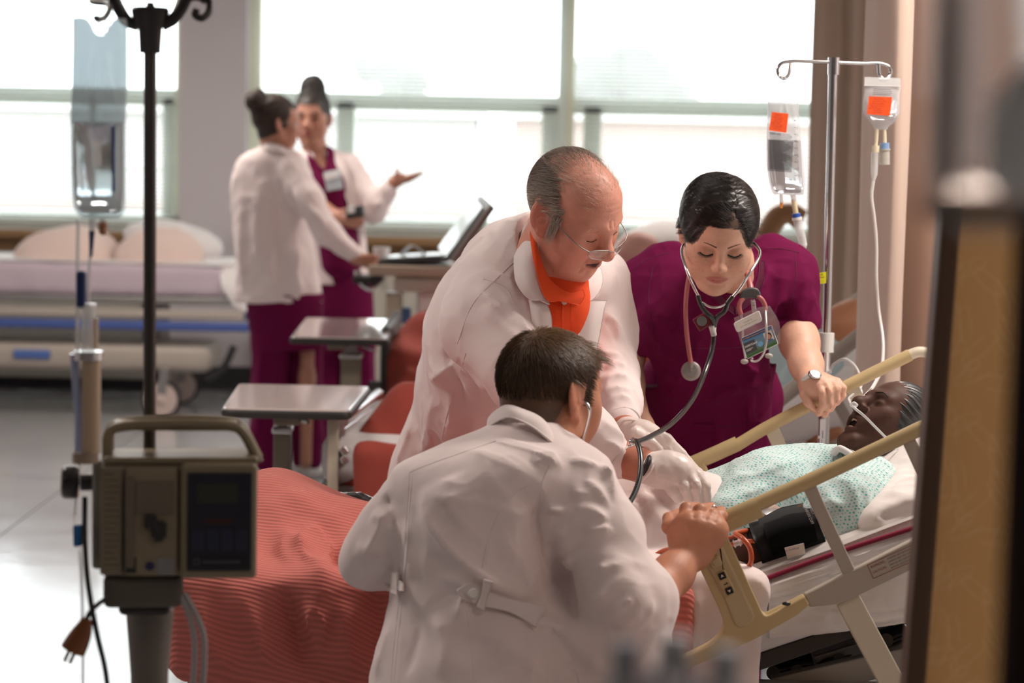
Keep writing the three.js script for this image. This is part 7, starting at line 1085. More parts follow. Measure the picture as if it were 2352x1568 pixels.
{
  const t = thing('nasal_cannula', 'clear nasal cannula tubing across the manikin\'s dark cheek', 'cannula');
  part('tube', tube(line([[1952, 918, 4.20], [1955, 930, 4.13], [1964, 938, 4.11], [1985, 955, 4.105], [2010, 980, 4.115], [2034, 1004, 4.13], [2062, 1032, 4.16]]), 0.0026, 8, 8), M.clearTube, t); part('prongs', merge([tube(line([[1956, 930, 4.13], [1962, 927, 4.12], [1968, 932, 4.12]]), 0.0045, 8), cyl(at(1962, 936, 4.115), at(1968, 930, 4.12), 0.003, 8)]), M.clearTube, t);
  part('tube', tube(line([[1955, 930, 4.13], [1950, 915, 4.22], [1960, 905, 4.28]]), 0.0026, 8), M.clearTube, t);
  const y = thing('drainage_tube', 'yellow rubber tube end lying on the bed pad below the cuff', 'tube'); part('tube', merge([tube(line([[1766, 1326, 3.87], [1782, 1314, 3.90], [1806, 1298, 3.94]]), 0.0065, 10), tube(line([[1772, 1316, 3.89], [1790, 1304, 3.92], [1812, 1292, 3.95]]), 0.006, 10)]), std(C(0.48, 0.40, 0.03), 0.45), y);
}
// ---------- stethoscopes, badge, drip stand ----------
{
  const t = thing('teaching_stethoscope', 'black two-headset teaching stethoscope shared by the nurse and the kneeling student', 'stethoscope');
  part('ear_tube', tube(line([[1580, 560, 4.56], [1571, 562, 4.54], [1566, 576, 4.52], [1578, 622, 4.47], [1594, 660, 4.46], [1604, 680, 4.46]]), 0.0033, 10, 8), M.steel, t, 'chrome ear tube'); part('ear_tube', tube(line([[1726, 556, 4.56], [1735, 562, 4.54], [1746, 580, 4.52], [1722, 627, 4.47], [1697, 665, 4.46], [1682, 682, 4.46]]), 0.0033, 10, 8), M.steel, t, 'chrome ear tube');
  part('spring', tube(line([[1611, 694, 4.462], [1632, 705, 4.455], [1655, 704, 4.455], [1674, 694, 4.462]]), 0.0026, 8), M.steel, t);
  part('yoke', merge([tube(line([[1603, 678, 4.46], [1608, 696, 4.46], [1620, 716, 4.46], [1636, 730, 4.465], [1641, 748, 4.48]]), 0.0052, 10), tube(line([[1683, 680, 4.46], [1671, 696, 4.46], [1664, 714, 4.46], [1648, 728, 4.465], [1641, 748, 4.48]]), 0.0052, 10)]), M.blackShiny, t, 'black rubber yoke');
  part('stem', tube(line([[1641, 744, 4.48], [1640, 768, 4.485]]), 0.0045, 10), M.steel, t);
  part('tube', tube(line([[1640, 762, 4.485], [1636, 800, 4.48], [1618, 858, 4.44], [1590, 918, 4.33], [1545, 970, 4.2], [1492, 1003, 4.08], [1456, 1018, 4.03]]), 0.0052, 12, 10), M.blackShiny, t, 'long black tube'); part('junction', merge([cyl(at(1462, 1014, 4.03), at(1448, 1020, 4.03), 0.0062, 12), ball(at(1451, 1015, 4.025), 0.006), ball(at(1447, 1022, 4.03), 0.004)]), M.steel, t);
  part('tube', tube(line([[1455, 1010, 4.03], [1463, 1016, 4.01], [1471, 1045, 3.98], [1468, 1100, 3.94], [1448, 1150, 3.9], [1412, 1190, 3.86], [1370, 1195, 3.84], [1330, 1150, 3.82], [1318, 1090, 3.80]]), 0.0052, 12, 10), M.blackShiny, t, 'long black tube');
  part('ear_tube', tube(line([[1332, 924, 3.69], [1346, 926, 3.675], [1354, 940, 3.67], [1350, 968, 3.69], [1338, 1010, 3.72], [1326, 1050, 3.76], [1318, 1092, 3.80]]), 0.0032, 10, 8), M.steel, t, 'chrome ear tube');
  part('chestpiece', merge([tube([at(1612, 737, 4.475), at(1612, 737, 4.455)], 0.0105, 22, 1, true), tube([at(1612, 737, 4.455), at(1612, 737, 4.452)], 0.007, 20, 1, true)]), M.steel, t, 'small chrome chestpiece'); part('chestpiece_cover', bar(at(1598, 748, 4.48), at(1632, 728, 4.48), 0.03, 0.008, V(0, 0, 1), 0.004), std(C(0.12, 0.005, 0.015), 0.35), t);
  part('clear_stem', cyl(at(1634, 748, 4.475), at(1640, 770, 4.48), 0.0062, 12), M.clearTube, t);
}
{
  const t = thing('stethoscope', 'pink stethoscope hung round the nurse\'s neck with a grey chestpiece', 'stethoscope'), pink = phys(C(0.46, 0.14, 0.14), 0.4, { clearcoat: 0.3 });
  part('tube', tube(line([[1612, 570, 4.72], [1590, 610, 4.66], [1580, 650, 4.655], [1575, 710, 4.655], [1578, 770, 4.65], [1584, 815, 4.645], [1588, 838, 4.64]]), 0.0052, 10, 8), pink, t, 'pink tube'); part('tube', tube(line([[1704, 590, 4.70], [1715, 625, 4.63], [1722, 650, 4.60], [1725, 668, 4.585]]), (u) => 0.005 + 0.0025 * u, 10, 8), pink, t, 'pink tube');
  part('chestpiece', merge([lathe([[0.0001, 0.009], [0.014, 0.0085], [0.0205, 0.006], [0.0215, 0.002], [0.019, -0.003], [0.0001, -0.004]], at(1587, 852, 4.645), 30, V(-0.05, 0.2, 1)), cyl(at(1588, 832, 4.64), at(1587, 845, 4.64), 0.005)]), std(C(0.33, 0.30, 0.285), 0.4, 0.2), t, 'grey chestpiece'); part('diaphragm_ring', lathe([[0.0135, 0.0092], [0.0128, 0.0095], [0.003, 0.009], [0.0001, 0.0105]], at(1587, 852, 4.644), 30, V(-0.05, 0.2, 1)), M.dullSteel, t);
  part('yoke', plate(roundCorners([[1697, 682, 8], [1702, 668, 8], [1722, 658, 14], [1742, 662, 10], [1748, 678, 8], [1742, 686, 6], [1722, 682, 12], [1706, 690, 6]], 6), 4.575, 0.016, 0.004), std(C(0.075, 0.075, 0.078), 0.45), t, 'dark grey yoke');
  part('tube', tube(line([[1708, 684, 4.572], [1700, 694, 4.57], [1698, 708, 4.57], [1702, 722, 4.57]]), 0.0052, 10), pink, t); part('tube', tube(line([[1738, 678, 4.572], [1750, 688, 4.57], [1757, 702, 4.57], [1758, 716, 4.57]]), 0.0052, 10), pink, t);
  part('ear_tube', tube(line([[1702, 718, 4.57], [1705, 745, 4.58], [1707, 790, 4.60], [1712, 822, 4.61]]), 0.0026, 8), M.brushed, t); part('ear_tube', tube(line([[1758, 712, 4.568], [1760, 750, 4.545], [1759, 790, 4.54], [1752, 815, 4.545], [1738, 829, 4.555], [1725, 828, 4.565], [1728, 822, 4.57]]), 0.0028, 8), M.brushed, t);
  for (const [x, y] of [[1710, 830], [1766, 817]]) part('ear_tip', ball(at(x, y, 4.56), 0.0065, 1.3, 0.9, 1), std(C(0.4, 0.37, 0.34), 0.4), t);
}
{
  const t = thing('name_badge', 'white name tag and photo card in a clear holder clipped to the nurse\'s top', 'badge');
  part('clip_strap', bar(at(1729, 688, 4.585), at(1733, 718, 4.575), 0.010, 0.002, V(0, 0, 1), 0.001), M.clearTube, t); for (const [x, y] of [[1731, 690], [1732, 703]]) part('snap', ball(at(x, y, 4.574), 0.0035, 1, 1, 0.5), M.steel, t);
  part('holder', sheet(pix([[[1686, 730, 4.575], [1735, 708, 4.565], [1768, 702, 4.565]], [[1698, 775, 4.575], [1748, 752, 4.562], [1790, 742, 4.56]], [[1712, 822, 4.58], [1752, 808, 4.565], [1792, 788, 4.565]]]), 0.0012, 6), phys(C(0.98, 0.96, 0.98), 0.08, { transmission: 0.9, thickness: 0, ior: 1.5 }), t, 'clear plastic holder');
  const nt = canvas(512, 256, (g) => { g.fillStyle = '#d9d2cb'; g.fillRect(0, 0, 512, 256); g.fillStyle = '#55504c'; g.font = '50px serif'; g.textAlign = 'center'; g.fillText('Cayla R', 256, 120); g.font = '38px serif'; g.fillText('JCC Nursing Student', 256, 190); });
  const tag = part('name_tag', plate(roundCorners([[1684, 742], [1744, 712], [1751, 737], [1693, 764]], 6), 4.558, 0.003, 0.001), M.white, t, 'white name tag'); stick('name_print', [[1688, 743, 4.555], [1742, 716, 4.555], [1749, 736, 4.555], [1695, 761, 4.555]], nt, tag);
  const idc = canvas(512, 340, (g) => { const s = g.createLinearGradient(0, 0, 0, 340); s.addColorStop(0, '#4b86b8'); s.addColorStop(0.5, '#6f8ea4'); s.addColorStop(1, '#4c6a48'); g.fillStyle = s; g.fillRect(0, 0, 512, 340); g.fillStyle = '#274f86'; g.fillRect(0, 0, 512, 56); g.fillStyle = '#e3a25a'; g.font = 'bold 25px sans-serif'; g.fillText('JEFFERSON COMMUNITY COLLEGE', 14, 40); g.fillStyle = '#ddd6cf'; g.fillRect(350, 70, 140, 170); g.fillStyle = '#2a201e'; g.beginPath(); g.ellipse(420, 150, 50, 66, 0, 0, 7); g.fill(); g.fillStyle = '#c48f78'; g.beginPath(); g.ellipse(420, 160, 34, 46, 0, 0, 7); g.fill(); g.fillStyle = '#4a6b96'; g.fillRect(370, 214, 100, 26); g.fillStyle = 'rgba(60,60,66,0.75)'; g.fillRect(0, 90, 190, 190); g.fillStyle = '#f0ece8'; g.font = 'bold 44px sans-serif'; g.fillText('SUNYCard', 12, 170); g.fillRect(14, 206, 120, 8); g.fillRect(14, 226, 90, 8); g.fillStyle = '#7db4e0'; g.beginPath(); g.arc(262, 210, 44, 0, 7); g.fill(); g.fillStyle = '#3c6a3a'; g.fillRect(0, 300, 512, 40); });
  const card = part('photo_card', plate(roundCorners([[1702, 776], [1772, 745], [1788, 790], [1716, 825]], 4), 4.562, 0.0018, 0.0005), M.white, t, 'blue photo card'); stick('card_print', [[1703, 777, 4.5605], [1771, 747, 4.5605], [1786, 789, 4.5605], [1717, 823, 4.5605]], idc, card, { roughness: 0.2 });
}
function bagText(g, w, h, lines, col) { g.fillStyle = col; for (let i = 0; i < lines; i++) g.fillRect(w * 0.08, h * (0.06 + 0.9 * i / lines), w * (0.5 + 0.38 * abs(sin(i * 12.9898 + lines))), h * 0.4 / lines); }
const film = phys(C(0.92, 0.93, 0.95), 0.12, { transmission: 0.68, thickness: 0, ior: 1.45 }), fluid = phys(C(0.93, 0.95, 0.97), 0.02, { transmission: 1, thickness: 0.03, ior: 1.33 });
const orangeTag = (seed) => canvas(256, 256, (g) => { const R = rng(seed); g.fillStyle = '#f2571b'; g.fillRect(0, 0, 256, 256); g.fillStyle = '#8c2a10'; g.strokeStyle = '#7a2410'; g.lineWidth = 3; for (let i = 0; i < 9; i++) { g.fillRect(12, 32 + i * 25, 228, 1.5); g.beginPath(); let x = 16 + R() * 50; g.moveTo(x, 26 + i * 25); while (x < 150 + R() * 90) { x += 5; g.lineTo(x, 26 + i * 25 - R() * 13); } g.stroke(); } });
{
  const t = thing('drip_stand', 'chrome drip stand with two hooks between the curtain and the nurse', 'drip stand'), d = 4.95;
  part('pole', merge([cyl(at(1914, 140, d), at(1899, 720, d), 0.0105, 18), cyl(at(1899, 720, d), at(1893, 960, d), 0.0105, 18)]), M.steel, t, 'chrome pole'); part('pole_cap', cyl(at(1915.5, 132, d), at(1914.5, 172, d), 0.0135, 18), M.steel, t);
  const foot = at(1893, 960, d); part('outer_tube', cyl(V(foot.x, foot.y + 0.005, foot.z), V(foot.x - 0.002, 0.05, foot.z), 0.0135, 18), M.brushed, t);
  part('hook', tube(line([[1816, 146, d], [1811, 172, d - 0.01], [1802, 180, d - 0.012], [1790, 174, d], [1786, 160, d], [1794, 146, d], [1815, 141, d], [1860, 141, d], [1915, 143, d], [1980, 146, d], [2022, 146, d], [2041, 153, d], [2046, 166, d], [2040, 178, d - 0.005], [2030, 182, d - 0.012], [2021, 174, d - 0.012], [2018, 148, d - 0.01]]), 0.0042, 10, 6), M.steel, t);
  part('clamp', merge([cyl(at(1899, 764, d), at(1897, 808, d), 0.0175, 18), cyl(at(1884, 785, d), at(1870, 786, d), 0.006, 12), cyl(at(1872, 780, d), at(1871, 792, d), 0.004, 8)]), M.whitePlastic, t, 'white plastic clamp');
  { const tx = canvas(64, 256, (g) => { g.fillStyle = '#d8d6d8'; g.fillRect(0, 0, 64, 256); g.fillStyle = '#55203c'; g.fillRect(2, 0, 12, 130); g.fillStyle = '#333'; for (let i = 0; i < 9; i++) g.fillRect(20, 205 + i * 5, 34, 2.5); g.fillStyle = '#8a8890'; g.fillRect(34, 90, 10, 60); g.fillStyle = '#3f8a90'; g.fillRect(30, 160, 5, 28); g.fillStyle = '#7a1c44'; g.fillRect(2, 150, 12, 34); });  // maroon strips: reflection in the tube painted into the label
    stick('pole_label_reflection', [[1880, 962, d - 0.0145], [1897, 962, d - 0.0145], [1895, 1038, d - 0.0145], [1878, 1038, d - 0.0145]], tx, t, {}); }
  for (let k = 0; k < 5; k++) { const a = k / 5 * 2 * PI + 0.3, b = V(foot.x, 0.06, foot.z), e = V(foot.x + 0.26 * cos(a), 0.055, foot.z + 0.26 * sin(a)); part('base_leg', bar(b, e, 0.022, 0.022, V(0, 1, 0)), M.brushed, t); part('caster', merge([tube([V(e.x - 0.01, 0.025, e.z), V(e.x + 0.01, 0.025, e.z)], 0.025, 14, 1, true), cyl(e.clone().setY(0.03), e, 0.007)]), M.blackRubber, t); }
}
{
  const t = thing('infusion_bag', 'tall clear infusion bag with dark print on the left hook of the chrome stand', 'infusion bag', 'infusion bags on the chrome drip stand'), d = 4.93;
  const f = new Field(0.01); f.loft([[186, 1763, 1832, d, 0.004], [205, 1762, 1833, d, 0.005], [240, 1764, 1834, d, 0.008], [300, 1762, 1838, d, 0.014], [360, 1761, 1844, d, 0.020], [410, 1766, 1847, d, 0.023], [436, 1772, 1848, d, 0.018], [447, 1778, 1846, d, 0.006]]); f.fn = (x, y, z) => 0.0016 * N3(x * 45, y * 10, z * 40); f.fold([[1800, 190], [1805, 250], [1830, 320]], 0.003, 0.004); f.fold([[1800, 200], [1790, 260], [1790, 310]], 0.002, 0.004); f.fold([[1815, 210], [1828, 300], [1838, 420]], 0.003, 0.004);
  part('film', f.mesh(0.0035), film, t, 'clear film bag');
  const w = new Field(0.008); w.loft([[321, 1766, 1838, d, 0.010], [360, 1765, 1840, d, 0.016], [410, 1770, 1843, d, 0.018], [434, 1776, 1843, d, 0.012], [443, 1784, 1840, d, 0.003]]); part('fluid', w.mesh(0.004), fluid, t);
  part('hanger', tube(line([[1802, 178, d - 0.01], [1798, 190, d], [1810, 190, d], [1804, 178, d - 0.01]]), 0.0015, 6), M.clearTube, t);
  const tag = part('label', sheet(pix([[[1773, 257, d - 0.022], [1811, 261, d - 0.022]], [[1766, 299, d - 0.026], [1806, 305, d - 0.026]]]), 0.001, 4), std(C(0.88, 0.11, 0.015), 0.5), t, 'orange medication label'); stick('label_print', [[1773, 257, d - 0.0235], [1811, 261, d - 0.0235], [1806, 305, d - 0.0275], [1766, 299, d - 0.0275]], orangeTag(1), tag);
  stick('printing', [[1763, 298, d - 0.028], [1824, 304, d - 0.028], [1818, 396, d - 0.031], [1763, 392, d - 0.031]], canvas(256, 384, (g, W_, H_) => { g.clearRect(0, 0, W_, H_); g.fillStyle = 'rgba(50,54,62,0.55)'; g.fillRect(0, 88, 256, 296); bagText(g, 250, 384, 26, 'rgba(20,22,28,0.75)'); g.font = 'bold 30px sans-serif'; g.fillText('1000 mL', 14, 40); }), t, { transparent: true });
  stick('graduations', [[1824, 270, d - 0.022], [1836, 272, d - 0.022], [1840, 420, d - 0.026], [1826, 420, d - 0.026]], canvas(64, 512, (g) => { g.clearRect(0, 0, 64, 512); g.fillStyle = 'rgba(30,30,40,0.8)'; g.font = '30px sans-serif'; for (let i = 0; i < 9; i++) { g.fillRect(0, 20 + i * 54, 22, 5); g.fillText(String(i + 1), 28, 34 + i * 54); } }), t, { transparent: true });
  part('port', merge([cyl(at(1794, 446, d), at(1795, 466, d), 0.004, 10), cyl(at(1821, 446, d), at(1824, 462, d), 0.006, 12)]), M.clearTube, t); part('port_cap', cyl(at(1795, 464, d), at(1794, 478, d), 0.004, 10, 0.003), std(C(0.8, 0.28, 0.05), 0.4), t);
  const l = thing('infusion_line', 'drip line with a blue ring and a clear chamber running down from the taller bag', 'infusion line'); part('spike', cyl(at(1823, 458, d), at(1828, 490, d), 0.006, 12), std(C(0.72, 0.62, 0.42), 0.4), l); part('ring', cyl(at(1828.5, 490, d), at(1830, 499, d), 0.0095, 16), std(C(0.02, 0.09, 0.42), 0.4), l, 'blue ring');
  part('flange', cyl(at(1830, 499, d), at(1831, 505, d), 0.0115, 14), M.whitePlastic, l); part('drip_chamber', merge([cyl(at(1831, 504, d), at(1845, 562, d), 0.0105, 16, 0.0095), cyl(at(1845, 562, d), at(1847, 575, d), 0.0095, 14, 0.003)]), M.clearTube, l);
  part('tube', tube(line([[1846, 573, d], [1854, 612, d - 0.02], [1862, 660, d - 0.05], [1870, 720, d - 0.07], [1879, 785, d - 0.08], [1884, 840, d - 0.07], [1890, 868, d - 0.06], [1895, 900, d - 0.04]]), 0.0026, 8, 8), M.clearTube, l);
  part('port', cyl(at(1860, 606, d - 0.02), at(1866, 606, d - 0.02), 0.006), M.whitePlastic, l);
  const g = part('tag', sheet(pix([[[1858, 626, d - 0.07], [1878, 627, d - 0.075], [1897, 624, d - 0.07]], [[1859, 652, d - 0.07], [1878, 652, d - 0.075], [1897, 650, d - 0.07]]]), 0.0012, 4), std(C(0.75, 0.78, 0.02), 0.4), l, 'yellow reminder tag');
  stick('tag_print', [[1859, 627, d - 0.078], [1896, 625.5, d - 0.078], [1896, 650, d - 0.078], [1860, 651, d - 0.078]], canvas(256, 176, (g2) => { g2.fillStyle = '#e3e11c'; g2.fillRect(0, 0, 256, 176); g2.fillStyle = '#2a2a10'; g2.font = 'bold 38px sans-serif'; g2.textAlign = 'center'; g2.fillText('CHANGE', 138, 46); g2.fillText('WEDNESDAY', 128, 92); for (const y of [122, 140, 158]) { g2.fillRect(20, y, 40, 3); g2.fillRect(70, y + 4, 160, 1.5); } }), g);
}
{
  const t = thing('infusion_bag', 'small clear infusion bag with a vial on the right hook of the chrome stand', 'infusion bag', 'infusion bags on the chrome drip stand'), d = 4.93;
  const f = new Field(0.01); f.loft([[178, 1987, 2068, d, 0.003], [198, 1986, 2068, d, 0.003], [215, 1985, 2067, d, 0.008], [250, 1982, 2066, d, 0.014], [266, 1984, 2064, d, 0.014], [278, 1996, 2056, d, 0.009], [292, 2005, 2040, d, 0.005], [298, 2006, 2038, d, 0.004]]); f.fn = (x, y, z) => 0.001 * N3(x * 60, y * 30, z * 60); part('film', f.mesh(0.0033), film, t, 'clear film bag');
  const w = new Field(0.008); w.loft([[225, 1990, 2062, d, 0.007], [250, 1988, 2061, d, 0.011], [264, 1990, 2058, d, 0.010], [275, 2004, 2050, d, 0.005]]); part('fluid', w.mesh(0.004), fluid, t);
  part('header', sheet(pix([[[1986, 177, d - 0.004], [2068, 179, d - 0.004]], [[1985, 197, d - 0.005], [2068, 199, d - 0.005]]]), 0.0012, 4), M.clearTube, t);
  const tag = part('label', sheet(pix([[[1996, 221, d - 0.017], [2049, 223, d - 0.017]], [[1991, 262, d - 0.018], [2044, 266, d - 0.018]]]), 0.001, 4), std(C(0.88, 0.11, 0.015), 0.5), t, 'orange medication label'); stick('label_print', [[1996, 221, d - 0.0185], [2049, 223, d - 0.0185], [2044, 266, d - 0.0195], [1991, 262, d - 0.0195]], orangeTag(2), tag);
  stick('printing', [[2002, 202, d - 0.015], [2052, 204, d - 0.015], [2050, 222, d - 0.017], [2000, 220, d - 0.017]], canvas(256, 96, (g) => { g.clearRect(0, 0, 256, 96); bagText(g, 256, 96, 4, 'rgba(50,50,60,0.55)'); }), t, { transparent: true });
  part('port', merge([cyl(at(2014, 296, d), at(2012, 338, d), 0.005, 12, 0.0035), cyl(at(2031, 296, d), at(2032, 330, d), 0.0045, 12)]), std(C(0.74, 0.66, 0.48), 0.4, 0), t); part('vial_cap', cyl(at(2032, 328, d), at(2032, 345, d), 0.0105, 18), std(C(0.22, 0.36, 0.6), 0.4), t, 'pale blue vial cap'); part('vial', merge([cyl(at(2032, 345, d), at(2032, 378, d), 0.0115, 18), cyl(at(2032, 342, d), at(2032, 345, d), 0.013, 18)]), phys(C(0.75, 0.72, 0.66), 0.25, { transmission: 0.4, thickness: 0 }), t);
  const l = thing('infusion_line', 'white tube from the small bag hanging along the lit curtain fold to the patient', 'infusion line'); part('spike', merge([cyl(at(2012, 334, d), at(2011, 350, d), 0.0085, 14), cyl(at(2004, 346, d), at(2020, 346, d), 0.003, 8)]), std(C(0.75, 0.68, 0.5), 0.4), l); part('drip_chamber', merge([cyl(at(2010, 350, d), at(2008, 400, d), 0.0085, 14, 0.0075), cyl(at(2008, 400, d), at(2006, 417, d), 0.0075, 12, 0.003)]), M.clearTube, l);
  part('tube', tube(line([[2006, 416, d], [2002, 450, d], [2008, 500, d], [2013, 560, d], [2013, 640, d], [2018, 710, d], [2028, 780, d - 0.04], [2026, 840, d - 0.1], [2010, 880, d - 0.2], [1988, 908, d - 0.35], [1975, 915, d - 0.5]]), 0.0038, 10, 8), phys(C(0.86, 0.82, 0.8), 0.25, { transmission: 0.2, thickness: 0 }), l);
  const o = thing('oxygen_tube', 'looped clear tube with a connector beside the nurse\'s hand and the far rail', 'tube'); part('tube', tube(line([[1904, 856, 4.86], [1916, 836, 4.84], [1940, 824, 4.82], [1962, 838, 4.80], [1975, 862, 4.78], [1978, 885, 4.76], [1965, 905, 4.7]]), 0.003, 8, 8), M.clearTube, o); part('connector', merge([cyl(at(1893, 872, 4.87), at(1906, 852, 4.86), 0.0075, 12, 0.005)]), M.clearTube, o); part('roller_clamp', bar(at(1968, 882, 4.77), at(1974, 908, 4.75), 0.016, 0.014), M.whitePlastic, o, 'white roller clamp');
}
// ---------- foreground: pump on its stand, bag, partition ----------
{
  const d = 3.0, t = thing('drip_stand', 'black drip stand in the left foreground carrying the infusion pump', 'drip stand');
  const top = at(345, 110, d + 0.05), bot = V(top.x + 0.004, 0.06, top.z);
  part('pole', cyl(top, V(bot.x, 0.5, bot.z), 0.0088, 18), std(C(0.085, 0.075, 0.07), 0.34, 0.85), t, 'dark metal pole');
  part('hub', lathe([[0.0001, -0.036], [0.0145, -0.036], [0.0165, -0.002], [0.0225, 0.002], [0.0265, 0.022], [0.0245, 0.027], [0.006, 0.028], [0.005, 0.034], [0.0001, 0.034]], at(345, 62, d + 0.05), 24), M.blackMetal, t, 'black plastic hub');
  for (const [p, k] of [[[[318, 58], [292, 48], [272, 18], [258, -8], [236, -14], [218, -6]], 0], [[[372, 58], [398, 44], [418, 16], [432, -8], [456, -12], [476, -2]], 0]]) part('hook_arm', tube(p.map(([x, y], i) => at(x, y, d + 0.05 - k * i)), 0.0088, 10), M.blackMetal, t);
  part('hook', tube(line([[218, -6, d + 0.05], [210, 2, d + 0.04], [248, 10, d], [250, 26, d - 0.03], [238, 42, d - 0.05], [222, 44, d - 0.06], [220, 36, d - 0.06]]), 0.0042, 10), M.blackMetal, t); part('hook', tube(line([[476, -2, d + 0.05], [482, 10, d + 0.04], [478, 30, d + 0.03], [462, 42, d + 0.02], [448, 34, d + 0.02], [452, 20, d + 0.02]]), 0.005, 10), M.blackMetal, t);
  part('lower_column', lathe([[0.0001, 0.06], [0.036, 0.06], [0.024, 0.45], [0.027, 0.7], [0.034, 0.79], [0.035, 0.80], [0.0001, 0.80]], V(bot.x, 0, bot.z), 24), std(C(0.15, 0.13, 0.11), 0.5), t, 'thick taupe lower column');
  for (let k = 0; k < 5; k++) { const a = k / 5 * 2 * PI, e = V(bot.x + 0.28 * cos(a), 0.055, bot.z + 0.28 * sin(a)); part('base_leg', bar(V(bot.x, 0.085, bot.z), e, 0.035, 0.03, V(0, 1, 0)), M.blackMetal, t); part('caster', merge([tube([V(e.x - 0.012, 0.026, e.z), V(e.x + 0.012, 0.026, e.z)], 0.026, 16, 1, true), cyl(V(e.x, 0.03, e.z), e, 0.008)]), M.blackRubber, t); }
}
{
  const d = 3.0, t = thing('infusion_pump', 'beige boxy infusion pump with a carrying handle and dark keypad in the left foreground', 'infusion pump');
  const O = at(405, 1190, d - 0.05), q = new THREE.Matrix4().makeRotationY(0.13).setPosition(O), S = 1667;
  const L = (g) => g.applyMatrix4(q), X = (px) => (px - 405) / S, Y = (py) => (1190 - py) / S;
  const B = (x0, x1, y0, y1, z0, z1, r = 0.004) => L(bx((X(x0) + X(x1)) / 2, (Y(y0) + Y(y1)) / 2, (z0 + z1) / 2, X(x1) - X(x0), Y(y0) - Y(y1), z1 - z0, r));
  const P = (px, py, z) => V(X(px), Y(py), z).applyMatrix4(q);
  const shadedCase = std(C(0.215, 0.172, 0.108), 0.42), dark = std(C(0.14, 0.115, 0.08), 0.45), shade = std(C(0.09, 0.076, 0.06), 0.5);  // cream body: the shadow on it is put into these darker tones
  part('housing', B(232, 584, 1058, 1328, -0.10, 0.0, 0.012), shadedCase, t); part('side_panel', B(214, 246, 1062, 1312, -0.09, -0.012, 0.006), std(C(0.27, 0.245, 0.215), 0.5), t, 'paler left side');
  part('handle', merge([tube([P(246, 1068, -0.03), P(250, 1000, -0.03), P(268, 988, -0.03), P(532, 985, -0.03), P(552, 996, -0.03), P(592, 1068, -0.03)], 0.0072, 10, 8), tube([P(246, 1068, -0.075), P(250, 1000, -0.075), P(268, 988, -0.075), P(532, 985, -0.075), P(552, 996, -0.075), P(592, 1068, -0.075)], 0.0072, 10, 8), L(bx(X(400), Y(986), -0.0525, 0.17, 0.011, 0.05, 0.004))]), shadedCase, t, 'carrying handle');
  part('top_ledge', B(240, 590, 1050, 1066, -0.095, 0.002, 0.004), shadedCase, t);
  part('door', B(290, 408, 1072, 1320, 0.0, 0.012, 0.004), shadedCase, t); const strip = part('label_strip', B(234, 286, 1070, 1318, 0.0, 0.008, 0.003), std(C(0.22, 0.19, 0.15), 0.5), t);
  { const tx = canvas(96, 512, (g) => { g.fillStyle = '#786c58'; g.fillRect(0, 0, 96, 512); g.fillStyle = '#4a4236'; for (let i = 0; i < 16; i++) g.fillRect(10, 20 + i * 30, 50 + 26 * abs(sin(i * 7)), 6); }); const g = decal([P(238, 1076, 0.0086), P(282, 1076, 0.0086), P(282, 1312, 0.0086), P(238, 1312, 0.0086)], tx); part('label_print', g, g.userData.mat, strip); }
  part('door_recess', B(312, 400, 1100, 1180, 0.010, 0.0135, 0.003), dark, t); part('tubing_guide', B(290, 312, 1090, 1300, 0.010, 0.016, 0.004), dark, t);
  part('latch', merge([B(334, 362, 1176, 1210, 0.011, 0.022, 0.004), B(350, 384, 1192, 1232, 0.011, 0.020, 0.004), B(356, 376, 1226, 1240, 0.011, 0.018, 0.003)]), M.blackRubber, t, 'black door latch'); part('roller_slot', B(292, 316, 1276, 1312, 0.011, 0.014, 0.002), M.blackRubber, t); part('logo_dot', merge([tube([P(347, 1296, 0.011), P(347, 1296, 0.0135)], 0.0062, 18, 1, true)]), std(C(0.02, 0.02, 0.07), 0.4), t); part('door_label', B(362, 402, 1278, 1316, 0.011, 0.0128, 0.001), std(C(0.2, 0.19, 0.2), 0.4), t);
  part('module', B(414, 588, 1060, 1326, 0.0, 0.018, 0.007), shadedCase, t);
  const kp = part('keypad', B(430, 576, 1080, 1306, 0.016, 0.021, 0.003), std(C(0.010, 0.011, 0.019), 0.3), t, 'dark keypad panel');
  part('display', B(452, 544, 1104, 1148, 0.020, 0.0222, 0.001), std(C(0.03, 0.032, 0.022), 0.15), kp); part('display_label', B(470, 532, 1186, 1196, 0.020, 0.0216, 0.0005), std(C(0.045, 0.005, 0.007), 0.4), kp, 'dark red marking');
  for (let i = 0; i < 4; i++) part('key', B(443 + i * 32, 468 + i * 32, 1212, 1258, 0.020, 0.0222, 0.0008), std(C(0.016, 0.019, 0.042), 0.35), kp);
  { const tx = canvas(256, 48, (g) => { g.fillStyle = '#0c0c16'; g.fillRect(0, 0, 256, 48); g.strokeStyle = '#55525c'; g.lineWidth = 4; g.strokeRect(12, 12, 24, 24); g.fillStyle = '#3d3a44'; g.fillRect(52, 18, 170, 14); }); const g = decal([P(440, 1272, 0.0216), P(568, 1272, 0.0216), P(568, 1296, 0.0216), P(440, 1296, 0.0216)], tx); part('maker_print', g, g.userData.mat, kp); }
  part('clamp_knob', merge([L(tube([V(X(222), Y(1120), -0.05), V(X(184), Y(1120), -0.05)], 0.012, 16, 1, true)), L(lathe([[0.0001, 0], [0.021, 0.001], [0.0235, 0.006], [0.0235, 0.019], [0.021, 0.024], [0.0001, 0.025]], V(X(182), Y(1120), -0.05), 28, V(-1, 0.02, 0)))]), M.blackShiny, t, 'round black clamp knob');
  part('base', B(240, 420, 1322, 1400, -0.085, 0.0, 0.01), shade, t, 'dark pole clamp block'); part('clamp_jaw', B(274, 392, 1392, 1420, -0.075, -0.01, 0.008), M.blackMetal, t);
